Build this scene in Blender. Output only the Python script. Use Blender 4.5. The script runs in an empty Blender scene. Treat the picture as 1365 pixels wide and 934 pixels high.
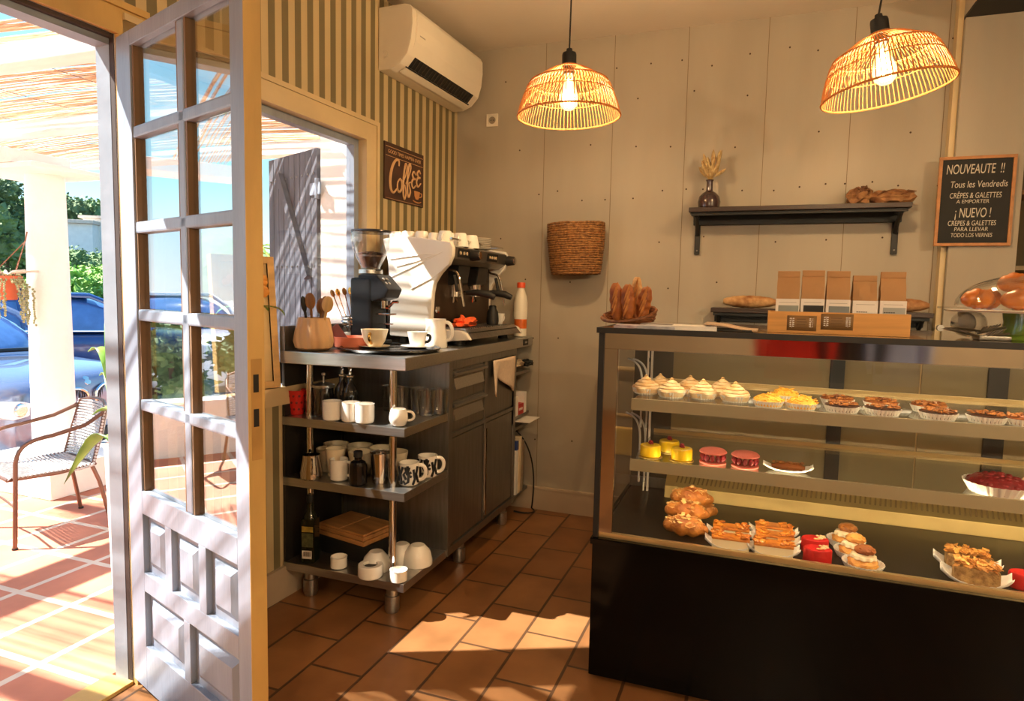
import bpy, bmesh, math, random
from mathutils import Vector, Matrix, Euler
from mathutils import noise as mnoise
random.seed(7)
SC = bpy.context.scene
COL = SC.collection
PI = math.pi

# ------------------------------------------------------------------ camera maths
W, H, F = 1365, 934, 877.06
YAW, PITCH, ROLL = 0.3543, 0.08594, 0.0207
CAM = Vector((0, 0, 1.3))
_f = Vector((-math.sin(YAW) * math.cos(PITCH), math.cos(YAW) * math.cos(PITCH), -math.sin(PITCH)))
_r = Vector((math.cos(YAW), math.sin(YAW), 0))
_u = _r.cross(_f)
_r2 = _r * math.cos(ROLL) + _u * math.sin(ROLL)
_u2 = -_r * math.sin(ROLL) + _u * math.cos(ROLL)

def ray(px, py):
    return _r2 * ((px - W / 2) / F) - _u2 * ((py - H / 2) / F) + _f
def at(px, py, ax, v):            # the real point seen at a pixel on the plane axis = v
    d = ray(px, py)
    return CAM + d * ((v - CAM[ax]) / d[ax])
def atw(px, py, off=0.0):         # the same on the left wall
    d = ray(px, py); n = Vector((1, -.04, 0)); o = Vector((-1.765 + off, 3.728, 0))
    return CAM + d * (n.dot(o - CAM) / n.dot(d))
def atd(px, py, depth):
    return CAM + ray(px, py) * depth
def wx(y):                        # x of the left wall's inner face
    return -1.765 + .04 * (y - 3.728)

# ------------------------------------------------------------------ colour / materials
def S(r, g, b):
    def c(v):
        v /= 255.
        return v / 12.92 if v <= .04045 else ((v + .055) / 1.055) ** 2.4
    return (c(r), c(g), c(b), 1)
_mats = {}
def mat(name, col, rough=.5, metal=0., var=.12, scale=8., bump=0., bscale=None, spec=.5, coat=0., trans=0., col2=None, stretch=None, sss=0., emit=None, es=0., sheen=0.):
    """Principled material whose base colour is broken up by noise."""
    if name in _mats: return _mats[name]
    m = bpy.data.materials.new(name); m.use_nodes = True
    nt = m.node_tree; N = nt.nodes; L = nt.links
    b = N['Principled BSDF']
    b.inputs['Roughness'].default_value = rough
    b.inputs['Metallic'].default_value = metal
    b.inputs['Specular IOR Level'].default_value = spec
    b.inputs['Coat Weight'].default_value = coat
    b.inputs['Transmission Weight'].default_value = trans
    if sss:
        b.inputs['Subsurface Weight'].default_value = sss
        b.inputs['Subsurface Radius'].default_value = (.02, .012, .008)
    if emit:
        b.inputs['Emission Color'].default_value = emit
        b.inputs['Emission Strength'].default_value = es
    tc = N.new('ShaderNodeTexCoord'); mp = N.new('ShaderNodeMapping')
    if stretch: mp.inputs['Scale'].default_value = stretch
    L.new(tc.outputs['Object'], mp.inputs['Vector'])
    no = N.new('ShaderNodeTexNoise'); no.inputs['Scale'].default_value = scale; no.inputs['Detail'].default_value = 4
    L.new(mp.outputs['Vector'], no.inputs['Vector'])
    cr = N.new('ShaderNodeValToRGB')
    c2 = col2 if col2 else tuple(max(0, v * (1 - var)) for v in col[:3]) + (1,)
    c1 = col if col2 else tuple(min(1, v * (1 + var * .5)) for v in col[:3]) + (1,)
    cr.color_ramp.elements[0].position = .3; cr.color_ramp.elements[1].position = .7
    cr.color_ramp.elements[0].color = c2; cr.color_ramp.elements[1].color = c1
    L.new(no.outputs['Fac'], cr.inputs['Fac']); L.new(cr.outputs['Color'], b.inputs['Base Color'])
    if bump:
        bn = N.new('ShaderNodeBump'); bn.inputs['Strength'].default_value = bump; bn.inputs['Distance'].default_value = .01
        n2 = N.new('ShaderNodeTexNoise'); n2.inputs['Scale'].default_value = bscale or scale * 4; n2.inputs['Detail'].default_value = 3
        L.new(mp.outputs['Vector'], n2.inputs['Vector'])
        L.new(n2.outputs['Fac'], bn.inputs['Height']); L.new(bn.outputs['Normal'], b.inputs['Normal'])
    _mats[name] = m
    return m
def glass(name, tint=(1, 1, 1, 1), ior=1.5, rough=0., gain=1.):
    """Thin sheet glass: clear plus a Fresnel reflection, so that light and shade pass through it."""
    if name in _mats: return _mats[name]
    m = bpy.data.materials.new(name); m.use_nodes = True
    nt = m.node_tree; N = nt.nodes; L = nt.links
    N.remove(N['Principled BSDF'])
    t = N.new('ShaderNodeBsdfTransparent'); t.inputs['Color'].default_value = tint
    g = N.new('ShaderNodeBsdfGlossy'); g.inputs['Roughness'].default_value = rough
    fr = N.new('ShaderNodeFresnel'); fr.inputs['IOR'].default_value = ior
    mu = N.new('ShaderNodeMath'); mu.operation = 'MULTIPLY'; mu.inputs[1].default_value = gain; mu.use_clamp = True
    geo = N.new('ShaderNodeNewGeometry')
    mx = N.new('ShaderNodeMixShader')
    # back faces would otherwise give total reflection: use the same index on both sides
    inv = N.new('ShaderNodeMath'); inv.operation = 'DIVIDE'; inv.inputs[0].default_value = 1; inv.inputs[1].default_value = ior
    sw = N.new('ShaderNodeMix'); sw.data_type = 'FLOAT'
    sw.inputs[2].default_value = ior
    L.new(inv.outputs[0], sw.inputs[3]); L.new(geo.outputs['Backfacing'], sw.inputs[0])
    # Fresnel already inverts the index on back faces, so hand it the inverse there
    L.new(sw.outputs[0], fr.inputs['IOR'])
    L.new(fr.outputs[0], mu.inputs[0]); L.new(mu.outputs[0], mx.inputs[0])
    L.new(t.outputs[0], mx.inputs[1]); L.new(g.outputs[0], mx.inputs[2])
    L.new(mx.outputs[0], N['Material Output'].inputs['Surface'])
    _mats[name] = m
    return m
def emis(name, col, st):
    if name in _mats: return _mats[name]
    m = bpy.data.materials.new(name); m.use_nodes = True
    b = m.node_tree.nodes['Principled BSDF']
    b.inputs['Base Color'].default_value = col
    b.inputs['Emission Color'].default_value = col; b.inputs['Emission Strength'].default_value = st
    _mats[name] = m
    return m

# ------------------------------------------------------------------ mesh helpers
def B(): return bmesh.new()
def _xf(bm, vs, M):
    if M is not None: bmesh.ops.transform(bm, matrix=M, verts=vs)
def T(x=0, y=0, z=0, rz=0, rx=0, ry=0, s=1):
    return Matrix.Translation((x, y, z)) @ Euler((rx, ry, rz)).to_matrix().to_4x4() @ Matrix.Scale(s, 4)
def box(bm, x0, x1, y0, y1, z0, z1, bev=0., M=None, seg=2):
    t = bmesh.new()
    r = bmesh.ops.create_cube(t, size=1)
    for v in r['verts']:
        v.co = Vector((x0 + (v.co.x + .5) * (x1 - x0), y0 + (v.co.y + .5) * (y1 - y0), z0 + (v.co.z + .5) * (z1 - z0)))
    if bev: bmesh.ops.bevel(t, geom=t.edges[:], offset=bev, segments=seg, profile=.6, affect='EDGES')
    return merge(bm, t, M)
def merge(bm, t, M=None, mi=0):
    if M is not None: bmesh.ops.transform(t, matrix=M, verts=t.verts[:])
    mp = {v: bm.verts.new(v.co) for v in t.verts}
    for f in t.faces:
        try:
            nf = bm.faces.new([mp[v] for v in f.verts]); nf.material_index = f.material_index or mi
        except ValueError: pass
    t.free()
    return bm
def lathe(bm, prof, n=24, M=None, fl=None, cap0=True, cap1=True):
    """Revolve (radius, z) points; fl(angle, i) may scale the radius."""
    t = bmesh.new(); rings = []
    for i, (r, z) in enumerate(prof):
        if r < 1e-6: rings.append([t.verts.new((0, 0, z))])
        else:
            rings.append([t.verts.new((math.cos(a) * r * (fl(a, i) if fl else 1), math.sin(a) * r * (fl(a, i) if fl else 1), z))
                          for a in (2 * PI * k / n for k in range(n))])
    for a, b in zip(rings, rings[1:]):
        for k in range(n):
            k2 = (k + 1) % n
            if len(a) == 1 and len(b) == 1: continue
            if len(a) == 1: t.faces.new((a[0], b[k2], b[k]))
            elif len(b) == 1: t.faces.new((a[k], a[k2], b[0]))
            else: t.faces.new((a[k], a[k2], b[k2], b[k]))
    if cap0 and len(rings[0]) > 1: t.faces.new(rings[0][::-1])
    if cap1 and len(rings[-1]) > 1: t.faces.new(rings[-1])
    return merge(bm, t, M)
def tube(bm, pts, r, n=8, closed=False, M=None, flat=1.):
    pts = [Vector(p) for p in pts]; m = len(pts)
    rs = r if isinstance(r, (list, tuple)) else [r] * m
    t = bmesh.new(); rings = []; nrm = None
    for i, p in enumerate(pts):
        if closed: d = pts[(i + 1) % m] - pts[i - 1]
        else: d = pts[min(i + 1, m - 1)] - pts[max(i - 1, 0)]
        if d.length < 1e-9: d = Vector((0, 0, 1))
        d.normalize()
        if nrm is None:
            nrm = d.orthogonal() if abs(d.z) > .9 else d.cross(Vector((0, 0, 1)))
            nrm.normalize()
        nrm = (nrm - d * nrm.dot(d))
        if nrm.length < 1e-6: nrm = d.orthogonal()
        nrm.normalize(); bi = d.cross(nrm)
        rings.append([t.verts.new(p + (nrm * math.cos(a) + bi * math.sin(a) * flat) * rs[i]) for a in (2 * PI * k / n for k in range(n))])
    for i in range(m - (0 if closed else 1)):
        a = rings[i]; b = rings[(i + 1) % m]
        for k in range(n): t.faces.new((a[k], a[(k + 1) % n], b[(k + 1) % n], b[k]))
    if not closed:
        t.faces.new(rings[0][::-1]); t.faces.new(rings[-1])
    return merge(bm, t, M)
def prism(bm, poly, d0, d1, axis='y', bev=0., M=None):
    """Extrude a 2-D outline: axis 'y' -> (x,z), 'x' -> (y,z), 'z' -> (x,y)."""
    t = bmesh.new()
    def P(a, b, d): return {'y': (a, d, b), 'x': (d, a, b), 'z': (a, b, d)}[axis]
    A = [t.verts.new(P(a, b, d0)) for a, b in poly]; Bq = [t.verts.new(P(a, b, d1)) for a, b in poly]
    t.faces.new(A); t.faces.new(Bq[::-1]); n = len(poly)
    for i in range(n): t.faces.new((A[i], Bq[i], Bq[(i + 1) % n], A[(i + 1) % n]))
    bmesh.ops.recalc_face_normals(t, faces=t.faces[:])
    if bev: bmesh.ops.bevel(t, geom=t.edges[:], offset=bev, segments=2, profile=.6, affect='EDGES')
    bmesh.ops.triangulate(t, faces=[f for f in t.faces if len(f.verts) > 4])
    return merge(bm, t, M)
def blob(bm, c, r, sub=3, amp=.15, fr=3., seed=0, M=None, cut=None):
    t = bmesh.new()
    bmesh.ops.create_icosphere(t, subdivisions=sub, radius=1)
    r = Vector(r) if not isinstance(r, (int, float)) else Vector((r, r, r))
    for v in t.verts:
        k = 1 + amp * mnoise.noise(v.co * fr + Vector((seed * 3.1, seed * 1.7, seed)))
        v.co = Vector((v.co.x * r.x * k, v.co.y * r.y * k, v.co.z * r.z * k))
        if cut is not None and v.co.z < cut: v.co.z = cut
        v.co += Vector(c)
    return merge(bm, t, M)
def quad(bm, a, b, c, d):
    bm.faces.new([bm.verts.new(p) for p in (a, b, c, d)])
def cyl(bm, x, y, z0, z1, r, n=20, r1=None, M=None):
    return lathe(bm, [(r, z0), (r1 if r1 is not None else r, z1)], n, (M or Matrix()) @ Matrix.Translation((x, y, 0)))
def bez(p0, p1, p2, p3, n=10):
    o = []
    for i in range(n + 1):
        t = i / n; a = (1 - t)
        o.append(Vector(p0) * a ** 3 + Vector(p1) * 3 * a * a * t + Vector(p2) * 3 * a * t * t + Vector(p3) * t ** 3)
    return o
def arc(cx, cy, r, a0, a1, n=8):
    return [(cx + r * math.cos(a0 + (a1 - a0) * i / n), cy + r * math.sin(a0 + (a1 - a0) * i / n)) for i in range(n + 1)]

def obj(name, bm, m, parent=None, loc=(0, 0, 0), rz=0., smooth=35, rot=None):
    me = bpy.data.meshes.new(name)
    bmesh.ops.remove_doubles(bm, verts=bm.verts[:], dist=1e-6)
    bmesh.ops.recalc_face_normals(bm, faces=bm.faces[:])
    bm.to_mesh(me); bm.free()
    if smooth:
        me.polygons.foreach_set('use_smooth', [True] * len(me.polygons))
        me.set_sharp_from_angle(angle=math.radians(smooth))
    for k in (m if isinstance(m, (list, tuple)) else [m]): me.materials.append(k)
    o = bpy.data.objects.new(name, me); COL.objects.link(o)
    o.location = loc; o.rotation_euler = rot if rot else (0, 0, rz)
    if parent: o.parent = parent
    if smooth:
        w_ = o.modifiers.new('weighted_normals', 'WEIGHTED_NORMAL'); w_.keep_sharp = True; w_.weight = 100
    return o
def tag(o, label, cat, group=None):
    o['label'] = label; o['category'] = cat
    if group: o['group'] = group
    return o
def thing(name, label, cat, loc=(0, 0, 0), rz=0., group=None, rot=None):
    o = bpy.data.objects.new(name, None); COL.objects.link(o); o.empty_display_size = .05
    o.location = loc; o.rotation_euler = rot if rot else (0, 0, rz)
    return tag(o, label, cat, group)
def struct(name, bm, m, parent=None, **k):
    o = obj(name, bm, m, parent, **k)
    if not parent: o['kind'] = 'structure'
    return o
_kids = {}
def dup(root, loc, rz=0., label=None, group=None, rot=None, scale=None):
    c = root.copy(); COL.objects.link(c)
    c.location = loc; c.rotation_euler = rot if rot else (0, 0, rz)
    if scale: c.scale = (scale,) * 3 if isinstance(scale, (int, float)) else scale
    if label: c['label'] = label
    if group: c['group'] = group
    def rec(src, dst):
        for ch in src.children:
            d = ch.copy(); COL.objects.link(d); d.parent = dst
            rec(ch, d)
    rec(root, c)
    return c
def text(s, size, loc, rot, m, parent=None, name='lettering', ext=.0004, align='CENTER', shear=0., sx=1.):
    cu = bpy.data.curves.new(name, 'FONT'); cu.body = s; cu.size = size; cu.extrude = ext
    cu.align_x = align; cu.align_y = 'CENTER'; cu.shear = shear
    cu.materials.append(m)
    o = bpy.data.objects.new(name, cu); COL.objects.link(o)
    o.location = loc; o.rotation_euler = rot; o.scale = (sx, 1, 1)
    if parent: o.parent = parent
    return o
SUN_E, SKY_E, FILL_W, EXPO = 18.0, 1.45, 120, 0.35
# ------------------------------------------------------------------ materials
def wall_board():
    m = mat('painted_board', S(168, 157, 140), .6, var=.10, scale=1.6, bump=.05, bscale=90, stretch=(2.5, 2.5, .5)); return m
M_BOARD = wall_board()
M_CEIL = mat('ceiling_plaster', S(212, 200, 184), .8, var=.05, scale=2, bump=.1, bscale=40)
M_CREAM = mat('cream_paint', S(205, 182, 140), .45, var=.08, scale=6, bump=.05)
M_OCHRE = mat('ochre_paint', S(196, 160, 96), .5, var=.2, scale=9, bump=.12, stretch=(1, 1, .3))
M_GREYP = mat('grey_blue_paint', S(138, 147, 162), .38, var=.16, scale=5, bump=.12, bscale=30, stretch=(3, 3, .5))
M_GREYD = mat('dark_grey_paint', S(112, 112, 114), .45, var=.2, scale=12, bump=.1)
M_BASEB = mat('baseboard_paint', S(186, 166, 142), .5, var=.06)
M_STUCCO = mat('white_stucco', S(238, 234, 226), .8, var=.06, scale=5, bump=.25, bscale=60)
M_BLACK = mat('black_lacquer', S(8, 7, 7), .1, var=.3, scale=3, spec=.14)
M_BLACKM = mat('black_matt', S(20, 19, 19), .55, var=.2)
M_STEEL = mat('brushed_steel', S(186, 184, 180), .28, .95, var=.12, scale=14, bump=.03, bscale=160, stretch=(.4, 8, 8))
M_STEELD = mat('dull_steel', S(140, 136, 130), .34, .9, var=.18, scale=10, bump=.03, bscale=120, stretch=(8, 8, .5))
M_CHROME = mat('chrome', S(215, 210, 204), .1, 1., var=.05)
M_MIRROR = mat('polished_steel', S(205, 196, 182), .07, 1., var=.04)
M_WHITE = mat('white_porcelain', S(240, 234, 224), .18, var=.03, spec=.5, coat=.3)
M_OFFW = mat('off_white_ceramic', S(226, 208, 178), .3, var=.06)
M_PLAST = mat('white_plastic', S(232, 222, 204), .35, var=.03)
M_WOODD = mat('dark_stained_wood', S(50, 30, 22), .4, var=.35, scale=5, bump=.1, stretch=(.6, 6, 6))
M_WOOD = mat('bamboo_wood', S(206, 148, 74), .45, var=.22, scale=5, bump=.06, stretch=(.5, 8, 12))
M_WOODB = mat('brown_wood', S(180, 126, 74), .5, var=.3, scale=6, bump=.1, stretch=(1, 8, 8))
M_KRAFT = mat('kraft_paper', S(172, 130, 86), .75, var=.12, scale=14, bump=.25, bscale=20)
M_PAPER = mat('white_paper', S(228, 222, 214), .8, var=.05, scale=10)
M_CRUST = mat('bread_crust', S(176, 104, 44), .6, col2=S(120, 58, 22), scale=14, bump=.5, bscale=40)
M_FLOUR = mat('floured_crust', S(206, 164, 112), .75, col2=S(140, 86, 44), scale=22, bump=.5, bscale=60)
M_RATTAN = None
def rattan():
    m = bpy.data.materials.new('rattan'); m.use_nodes = True
    nt = m.node_tree; N = nt.nodes; L = nt.links; b = N['Principled BSDF']
    b.inputs['Roughness'].default_value = .6
    no = N.new('ShaderNodeTexNoise'); no.inputs['Scale'].default_value = 40
    cr = N.new('ShaderNodeValToRGB'); cr.color_ramp.elements[0].color = S(172, 112, 58); cr.color_ramp.elements[1].color = S(214, 158, 92)
    L.new(no.outputs['Fac'], cr.inputs['Fac']); L.new(cr.outputs['Color'], b.inputs['Base Color'])
    tr = N.new('ShaderNodeBsdfTranslucent'); L.new(cr.outputs['Color'], tr.inputs['Color'])
    mx = N.new('ShaderNodeMixShader'); mx.inputs[0].default_value = .3
    L.new(b.outputs[0], mx.inputs[1]); L.new(tr.outputs[0], mx.inputs[2]); L.new(mx.outputs[0], N['Material Output'].inputs[0])
    return m
M_RATTAN = rattan()
M_LEAF = mat('green_leaf', S(120, 160, 62), .45, col2=S(70, 112, 36), scale=6)
G_PANE = glass('window_glass', (.97, .98, .98, 1), 1.5)
G_DOOR = glass('old_door_glass', (.96, .97, .96, 1), 1.55, gain=3.2)
G_CASE = glass('case_glass', (.985, .985, .98, 1), 1.45, gain=.75)
G_CLEAR = glass('clear_glass', (.975, .975, .97, 1), 1.5, gain=1.4)
G_SHELF = glass('shelf_glass', (.9, .93, .91, 1), 1.45, gain=1.3)

def tex_nodes(name, rough=.5):
    m = bpy.data.materials.new(name); m.use_nodes = True
    nt = m.node_tree; b = nt.nodes['Principled BSDF']; b.inputs['Roughness'].default_value = rough
    return m, nt.nodes, nt.links, b
def tiles(name, c1, c2, mort, bw, rh, off, ox, oy, msize, rough, swap=True, nscale=5., bumpd=.3):
    m, N, L, b = tex_nodes(name, rough)
    geo = N.new('ShaderNodeNewGeometry'); sep = N.new('ShaderNodeSeparateXYZ'); com = N.new('ShaderNodeCombineXYZ')
    ax = N.new('ShaderNodeMath'); ax.operation = 'ADD'; ax.inputs[1].default_value = ox
    ay = N.new('ShaderNodeMath'); ay.operation = 'ADD'; ay.inputs[1].default_value = oy
    L.new(geo.outputs['Position'], sep.inputs[0]); L.new(sep.outputs['X'], ax.inputs[0]); L.new(sep.outputs['Y'], ay.inputs[0])
    if swap: L.new(ay.outputs[0], com.inputs['X']); L.new(ax.outputs[0], com.inputs['Y'])
    else: L.new(ax.outputs[0], com.inputs['X']); L.new(ay.outputs[0], com.inputs['Y'])
    br = N.new('ShaderNodeTexBrick'); br.offset = off; br.squash = 1
    br.inputs['Scale'].default_value = 1; br.inputs['Brick Width'].default_value = bw; br.inputs['Row Height'].default_value = rh
    br.inputs['Mortar Size'].default_value = msize; br.inputs['Mortar Smooth'].default_value = .2; br.inputs['Bias'].default_value = 0
    br.inputs['Color1'].default_value = c1; br.inputs['Color2'].default_value = c2; br.inputs['Mortar'].default_value = mort
    L.new(com.outputs[0], br.inputs['Vector'])
    no = N.new('ShaderNodeTexNoise'); no.inputs['Scale'].default_value = nscale; no.inputs['Detail'].default_value = 6
    L.new(com.outputs[0], no.inputs['Vector'])
    mx = N.new('ShaderNodeMix'); mx.data_type = 'RGBA'; mx.blend_type = 'MULTIPLY'; mx.inputs[0].default_value = .8
    cr = N.new('ShaderNodeValToRGB'); cr.color_ramp.elements[0].position = .25; cr.color_ramp.elements[1].position = .75
    cr.color_ramp.elements[0].color = (.55, .5, .45, 1); cr.color_ramp.elements[1].color = (1.15, 1.15, 1.15, 1)
    L.new(no.outputs['Fac'], cr.inputs['Fac']); L.new(br.outputs['Color'], mx.inputs[6]); L.new(cr.outputs['Color'], mx.inputs[7])
    L.new(mx.outputs[2], b.inputs['Base Color'])
    bp = N.new('ShaderNodeBump'); bp.inputs['Strength'].default_value = bumpd; bp.inputs['Distance'].default_value = .004; bp.invert = True
    L.new(br.outputs['Fac'], bp.inputs['Height']); L.new(bp.outputs['Normal'], b.inputs['Normal'])
    return m
M_FLOOR = tiles('brown_floor_tiles', S(150, 104, 64), S(130, 86, 50), S(80, 54, 34), .332, .2075, .5, 1.19 + 2 * .2075, -1.82 + .332 * 10, .006, .38)
M_PATIO = tiles('terracotta_patio_tiles', S(206, 132, 100), S(192, 116, 86), S(222, 204, 184), .31, .335, 0, 2.25 + 31, -1.465 + 33.5, .016, .7, swap=False, nscale=3)

def stripes():
    m, N, L, b = tex_nodes('striped_wallpaper', .65)
    geo = N.new('ShaderNodeNewGeometry'); sep = N.new('ShaderNodeSeparateXYZ'); L.new(geo.outputs['Position'], sep.inputs[0])
    d = N.new('ShaderNodeMath'); d.operation = 'MULTIPLY'; d.inputs[1].default_value = 1 / .0755
    a = N.new('ShaderNodeMath'); a.operation = 'ADD'; a.inputs[1].default_value = .1
    f = N.new('ShaderNodeMath'); f.operation = 'FRACT'; g = N.new('ShaderNodeMath'); g.operation = 'GREATER_THAN'; g.inputs[1].default_value = .5
    L.new(sep.outputs['Y'], d.inputs[0]); L.new(d.outputs[0], a.inputs[0]); L.new(a.outputs[0], f.inputs[0]); L.new(f.outputs[0], g.inputs[0])
    mx = N.new('ShaderNodeMix'); mx.data_type = 'RGBA'
    mx.inputs[6].default_value = S(206, 184, 140); mx.inputs[7].default_value = S(124, 112, 80)
    L.new(g.outputs[0], mx.inputs[0])
    no = N.new('ShaderNodeTexNoise'); no.inputs['Scale'].default_value = 6
    m2 = N.new('ShaderNodeMix'); m2.data_type = 'RGBA'; m2.blend_type = 'MULTIPLY'; m2.inputs[0].default_value = .2
    L.new(mx.outputs[2], m2.inputs[6]); L.new(no.outputs['Fac'], m2.inputs[7]); L.new(m2.outputs[2], b.inputs['Base Color'])
    return m
M_STRIPE = stripes()

# ------------------------------------------------------------------ the room
XR, YF, YB, ZC = 3.3, -3.2, 3.728, 2.735
DOOR_Y0, DOOR_Y1, DOOR_Z = .06, 1.505, 2.055
WIN_Y0, WIN_Y1, WIN_Z0, WIN_Z1 = 1.61, 2.785, .885, 2.035
TH = .078                                                      # thin front wall between door and window
WT = .26                                                       # wall thickness
bm = B(); box(bm, -1.95, XR + .1, YF - .1, 5.6, -.12, 0); struct('floor', bm, M_FLOOR)
bm = B(); box(bm, -2.1, XR + .1, YF - .1, 5.6, ZC, ZC + .12); struct('ceiling', bm, M_CEIL)
# left wall: four blocks around the door opening and the window, sheared by the wall's small skew
bm = B()
def lw_block(y0, y1, z0, z1, th=None):
    th = th or WT
    t = B(); vs = []
    P = [(wx(y) - (th if o else 0), y, z) for z in (z0, z1) for y in (y0, y1) for o in (0, 1)]
    v = [t.verts.new(p) for p in P]
    for q in ((0, 1, 3, 2), (4, 6, 7, 5), (0, 4, 5, 1), (2, 3, 7, 6)): t.faces.new([v[i] for i in q]).material_index = 1
    t.faces.new([v[i] for i in (1, 5, 7, 3)]).material_index = 1
    t.faces.new([v[i] for i in (0, 2, 6, 4)]).material_index = 0
    merge(bm, t)
for a in ((YF, DOOR_Y0, 0, ZC), (DOOR_Y0, DOOR_Y1, DOOR_Z, ZC, TH), (DOOR_Y1, WIN_Y0, 0, ZC, TH), (WIN_Y0, WIN_Y1, 0, WIN_Z0, TH), (WIN_Y0, WIN_Y1, WIN_Z1, ZC, TH), (WIN_Y1, YB + .12, 0, ZC)): lw_block(*a)
struct('wall_left', bm, [M_STRIPE, M_STUCCO], smooth=0)
# back wall of wide boards with screw holes
bm = B(); box(bm, wx(YB) - .02, 1.09, YB, YB + .1, 0, ZC); struct('wall_back', bm, M_BOARD, smooth=0)
bm = B()
for k in range(7): x = -1.6 + .3985 * k + .395; box(bm, x - .0014, x + .0014, YB - .0008, YB + .002, .14, ZC)
struct('trim_1', bm, mat('board_joint', S(120, 100, 74), .8))
bm = B(); random.seed(3)
for z, st in ((2.55, .17), (2.38, .3), (2.12, .36), (1.87, .17), (1.62, .34), (1.36, .24), (1.02, .25), (.42, .22)):
    x = -1.5 + random.random() * .2
    while x < 1.05:
        if random.random() < .92: cyl(bm, x, 0, 0, .002, .0046, 8, M=T(0, YB + .0005, z + random.uniform(-.03, .03), rx=PI / 2))
        x += st * random.uniform(.5, 1.2)
struct('trim_2', bm, mat('screw_hole', S(70, 50, 34), .9))
# pilaster and beam at the right
bm = B(); box(bm, .83, 1.1, YB - .085, YB + .1, 0, 2.6, .003); struct('pillar_right', bm, M_BOARD)
bm = B(); box(bm, .805, .829, YB - .06, YB, 0, ZC, .002); struct('trim_3', bm, M_CREAM)
bm = B(); box(bm, .828, 1.35, 2.2, YB + .1, 2.612, ZC); beam_ = struct('ceiling_beam', bm, M_BOARD)
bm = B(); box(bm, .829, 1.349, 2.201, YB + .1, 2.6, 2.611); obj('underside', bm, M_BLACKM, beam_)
# room beyond: deeper recess behind the pilaster, and the customers' side behind the photographer
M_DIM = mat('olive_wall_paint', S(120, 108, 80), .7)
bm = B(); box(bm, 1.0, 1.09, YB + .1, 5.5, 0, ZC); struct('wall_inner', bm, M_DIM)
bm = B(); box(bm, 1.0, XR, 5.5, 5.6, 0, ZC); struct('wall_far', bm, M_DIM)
bm = B(); box(bm, XR, XR + .1, YF, 5.6, 0, ZC); struct('wall_right', bm, M_BOARD)
bm = B(); box(bm, -2.3, XR, YF - .1, YF, 0, ZC); struct('wall_front', bm, M_BOARD)
# baseboards
def skirt(x0, x1): 
    b = B(); box(b, x0, x1, YB - .016, YB, 0, .125, .002); box(b, x0, x1, YB - .02, YB, .125, .142, .004); return b
struct('baseboard_back', skirt(wx(YB), .83), M_BASEB)
bm = B()
prism(bm, [(wx(DOOR_Y1 + .09), DOOR_Y1 + .09), (wx(YB), YB), (wx(YB) + .018, YB), (wx(DOOR_Y1 + .09) + .018, DOOR_Y1 + .09)], 0, .135, 'z')
struct('baseboard_left', bm, M_BASEB)
# casings (flat cream boards with a lighter inner bead) round the window and over the door
def casing(y0, y1, z0, z1, d0, d1):
    t = B()
    prism(t, [(wx(y0) + d0, y0), (wx(y1) + d0, y1), (wx(y1) + d1, y1), (wx(y0) + d1, y0)], z0, z1, 'z')
    return t
bm = B()
cw = .085
for a in ((WIN_Y0 - .09, WIN_Y1 + cw, WIN_Z1, WIN_Z1 + cw), (WIN_Y1, WIN_Y1 + cw, WIN_Z0 - .06, WIN_Z1), (WIN_Y0 - .09, WIN_Y1 + cw, WIN_Z0 - .06, WIN_Z0)):
    merge(bm, casing(*a, -.002, .016)); 
merge(bm, casing(WIN_Y0 - .09, WIN_Y1 + cw, WIN_Z1 + cw - .02, WIN_Z1 + cw, .016, .024))
merge(bm, casing(WIN_Y1 + cw - .02, WIN_Y1 + cw, WIN_Z0 - .06, WIN_Z1 + cw - .02, .016, .024))
merge(bm, casing(WIN_Y0, WIN_Y1, WIN_Z1 - .014, WIN_Z1, -.03, .016)); merge(bm, casing(WIN_Y1 - .014, WIN_Y1, WIN_Z0, WIN_Z1 - .014, -.03, .016))
merge(bm, casing(WIN_Y0, WIN_Y1, WIN_Z0, WIN_Z0 + .014, -.03, .02))
struct('trim_4', bm, M_CREAM, smooth=0)
bm = B()
merge(bm, casing(DOOR_Y0 - .1, DOOR_Y1 + .1, DOOR_Z, DOOR_Z + .095, -.002, .016)); merge(bm, casing(DOOR_Y0 - .1, DOOR_Y1 + .1, DOOR_Z + .075, DOOR_Z + .095, .016, .026))
merge(bm, casing(DOOR_Y1, DOOR_Y1 + .1, 0, DOOR_Z, -.002, .016)); merge(bm, casing(DOOR_Y0 - .1, DOOR_Y0, 0, DOOR_Z, -.002, .016))
struct('trim_5', bm, M_OCHRE, smooth=0)
# grey door frame set into the opening (jambs and head), the rebate's shade painted dark
bm = B()
merge(bm, casing(DOOR_Y1 - .003, DOOR_Y1 + .02, 0, DOOR_Z, -.0785, -.022)); merge(bm, casing(DOOR_Y0, DOOR_Y1, DOOR_Z - .03, DOOR_Z, -.082, -.022)); merge(bm, casing(DOOR_Y0, DOOR_Y0 + .02, 0, DOOR_Z, -.082, -.022))
struct('trim_6', bm, mat('jamb_grey_paint', S(138, 146, 156), .4, var=.15, bump=.1), smooth=0)
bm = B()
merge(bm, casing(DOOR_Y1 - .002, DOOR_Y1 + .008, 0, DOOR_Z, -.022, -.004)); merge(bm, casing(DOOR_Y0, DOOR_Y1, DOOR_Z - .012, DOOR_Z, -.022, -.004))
struct('trim_7', bm, mat('rebate_shade_paint', S(60, 46, 40), .7), smooth=0)
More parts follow.
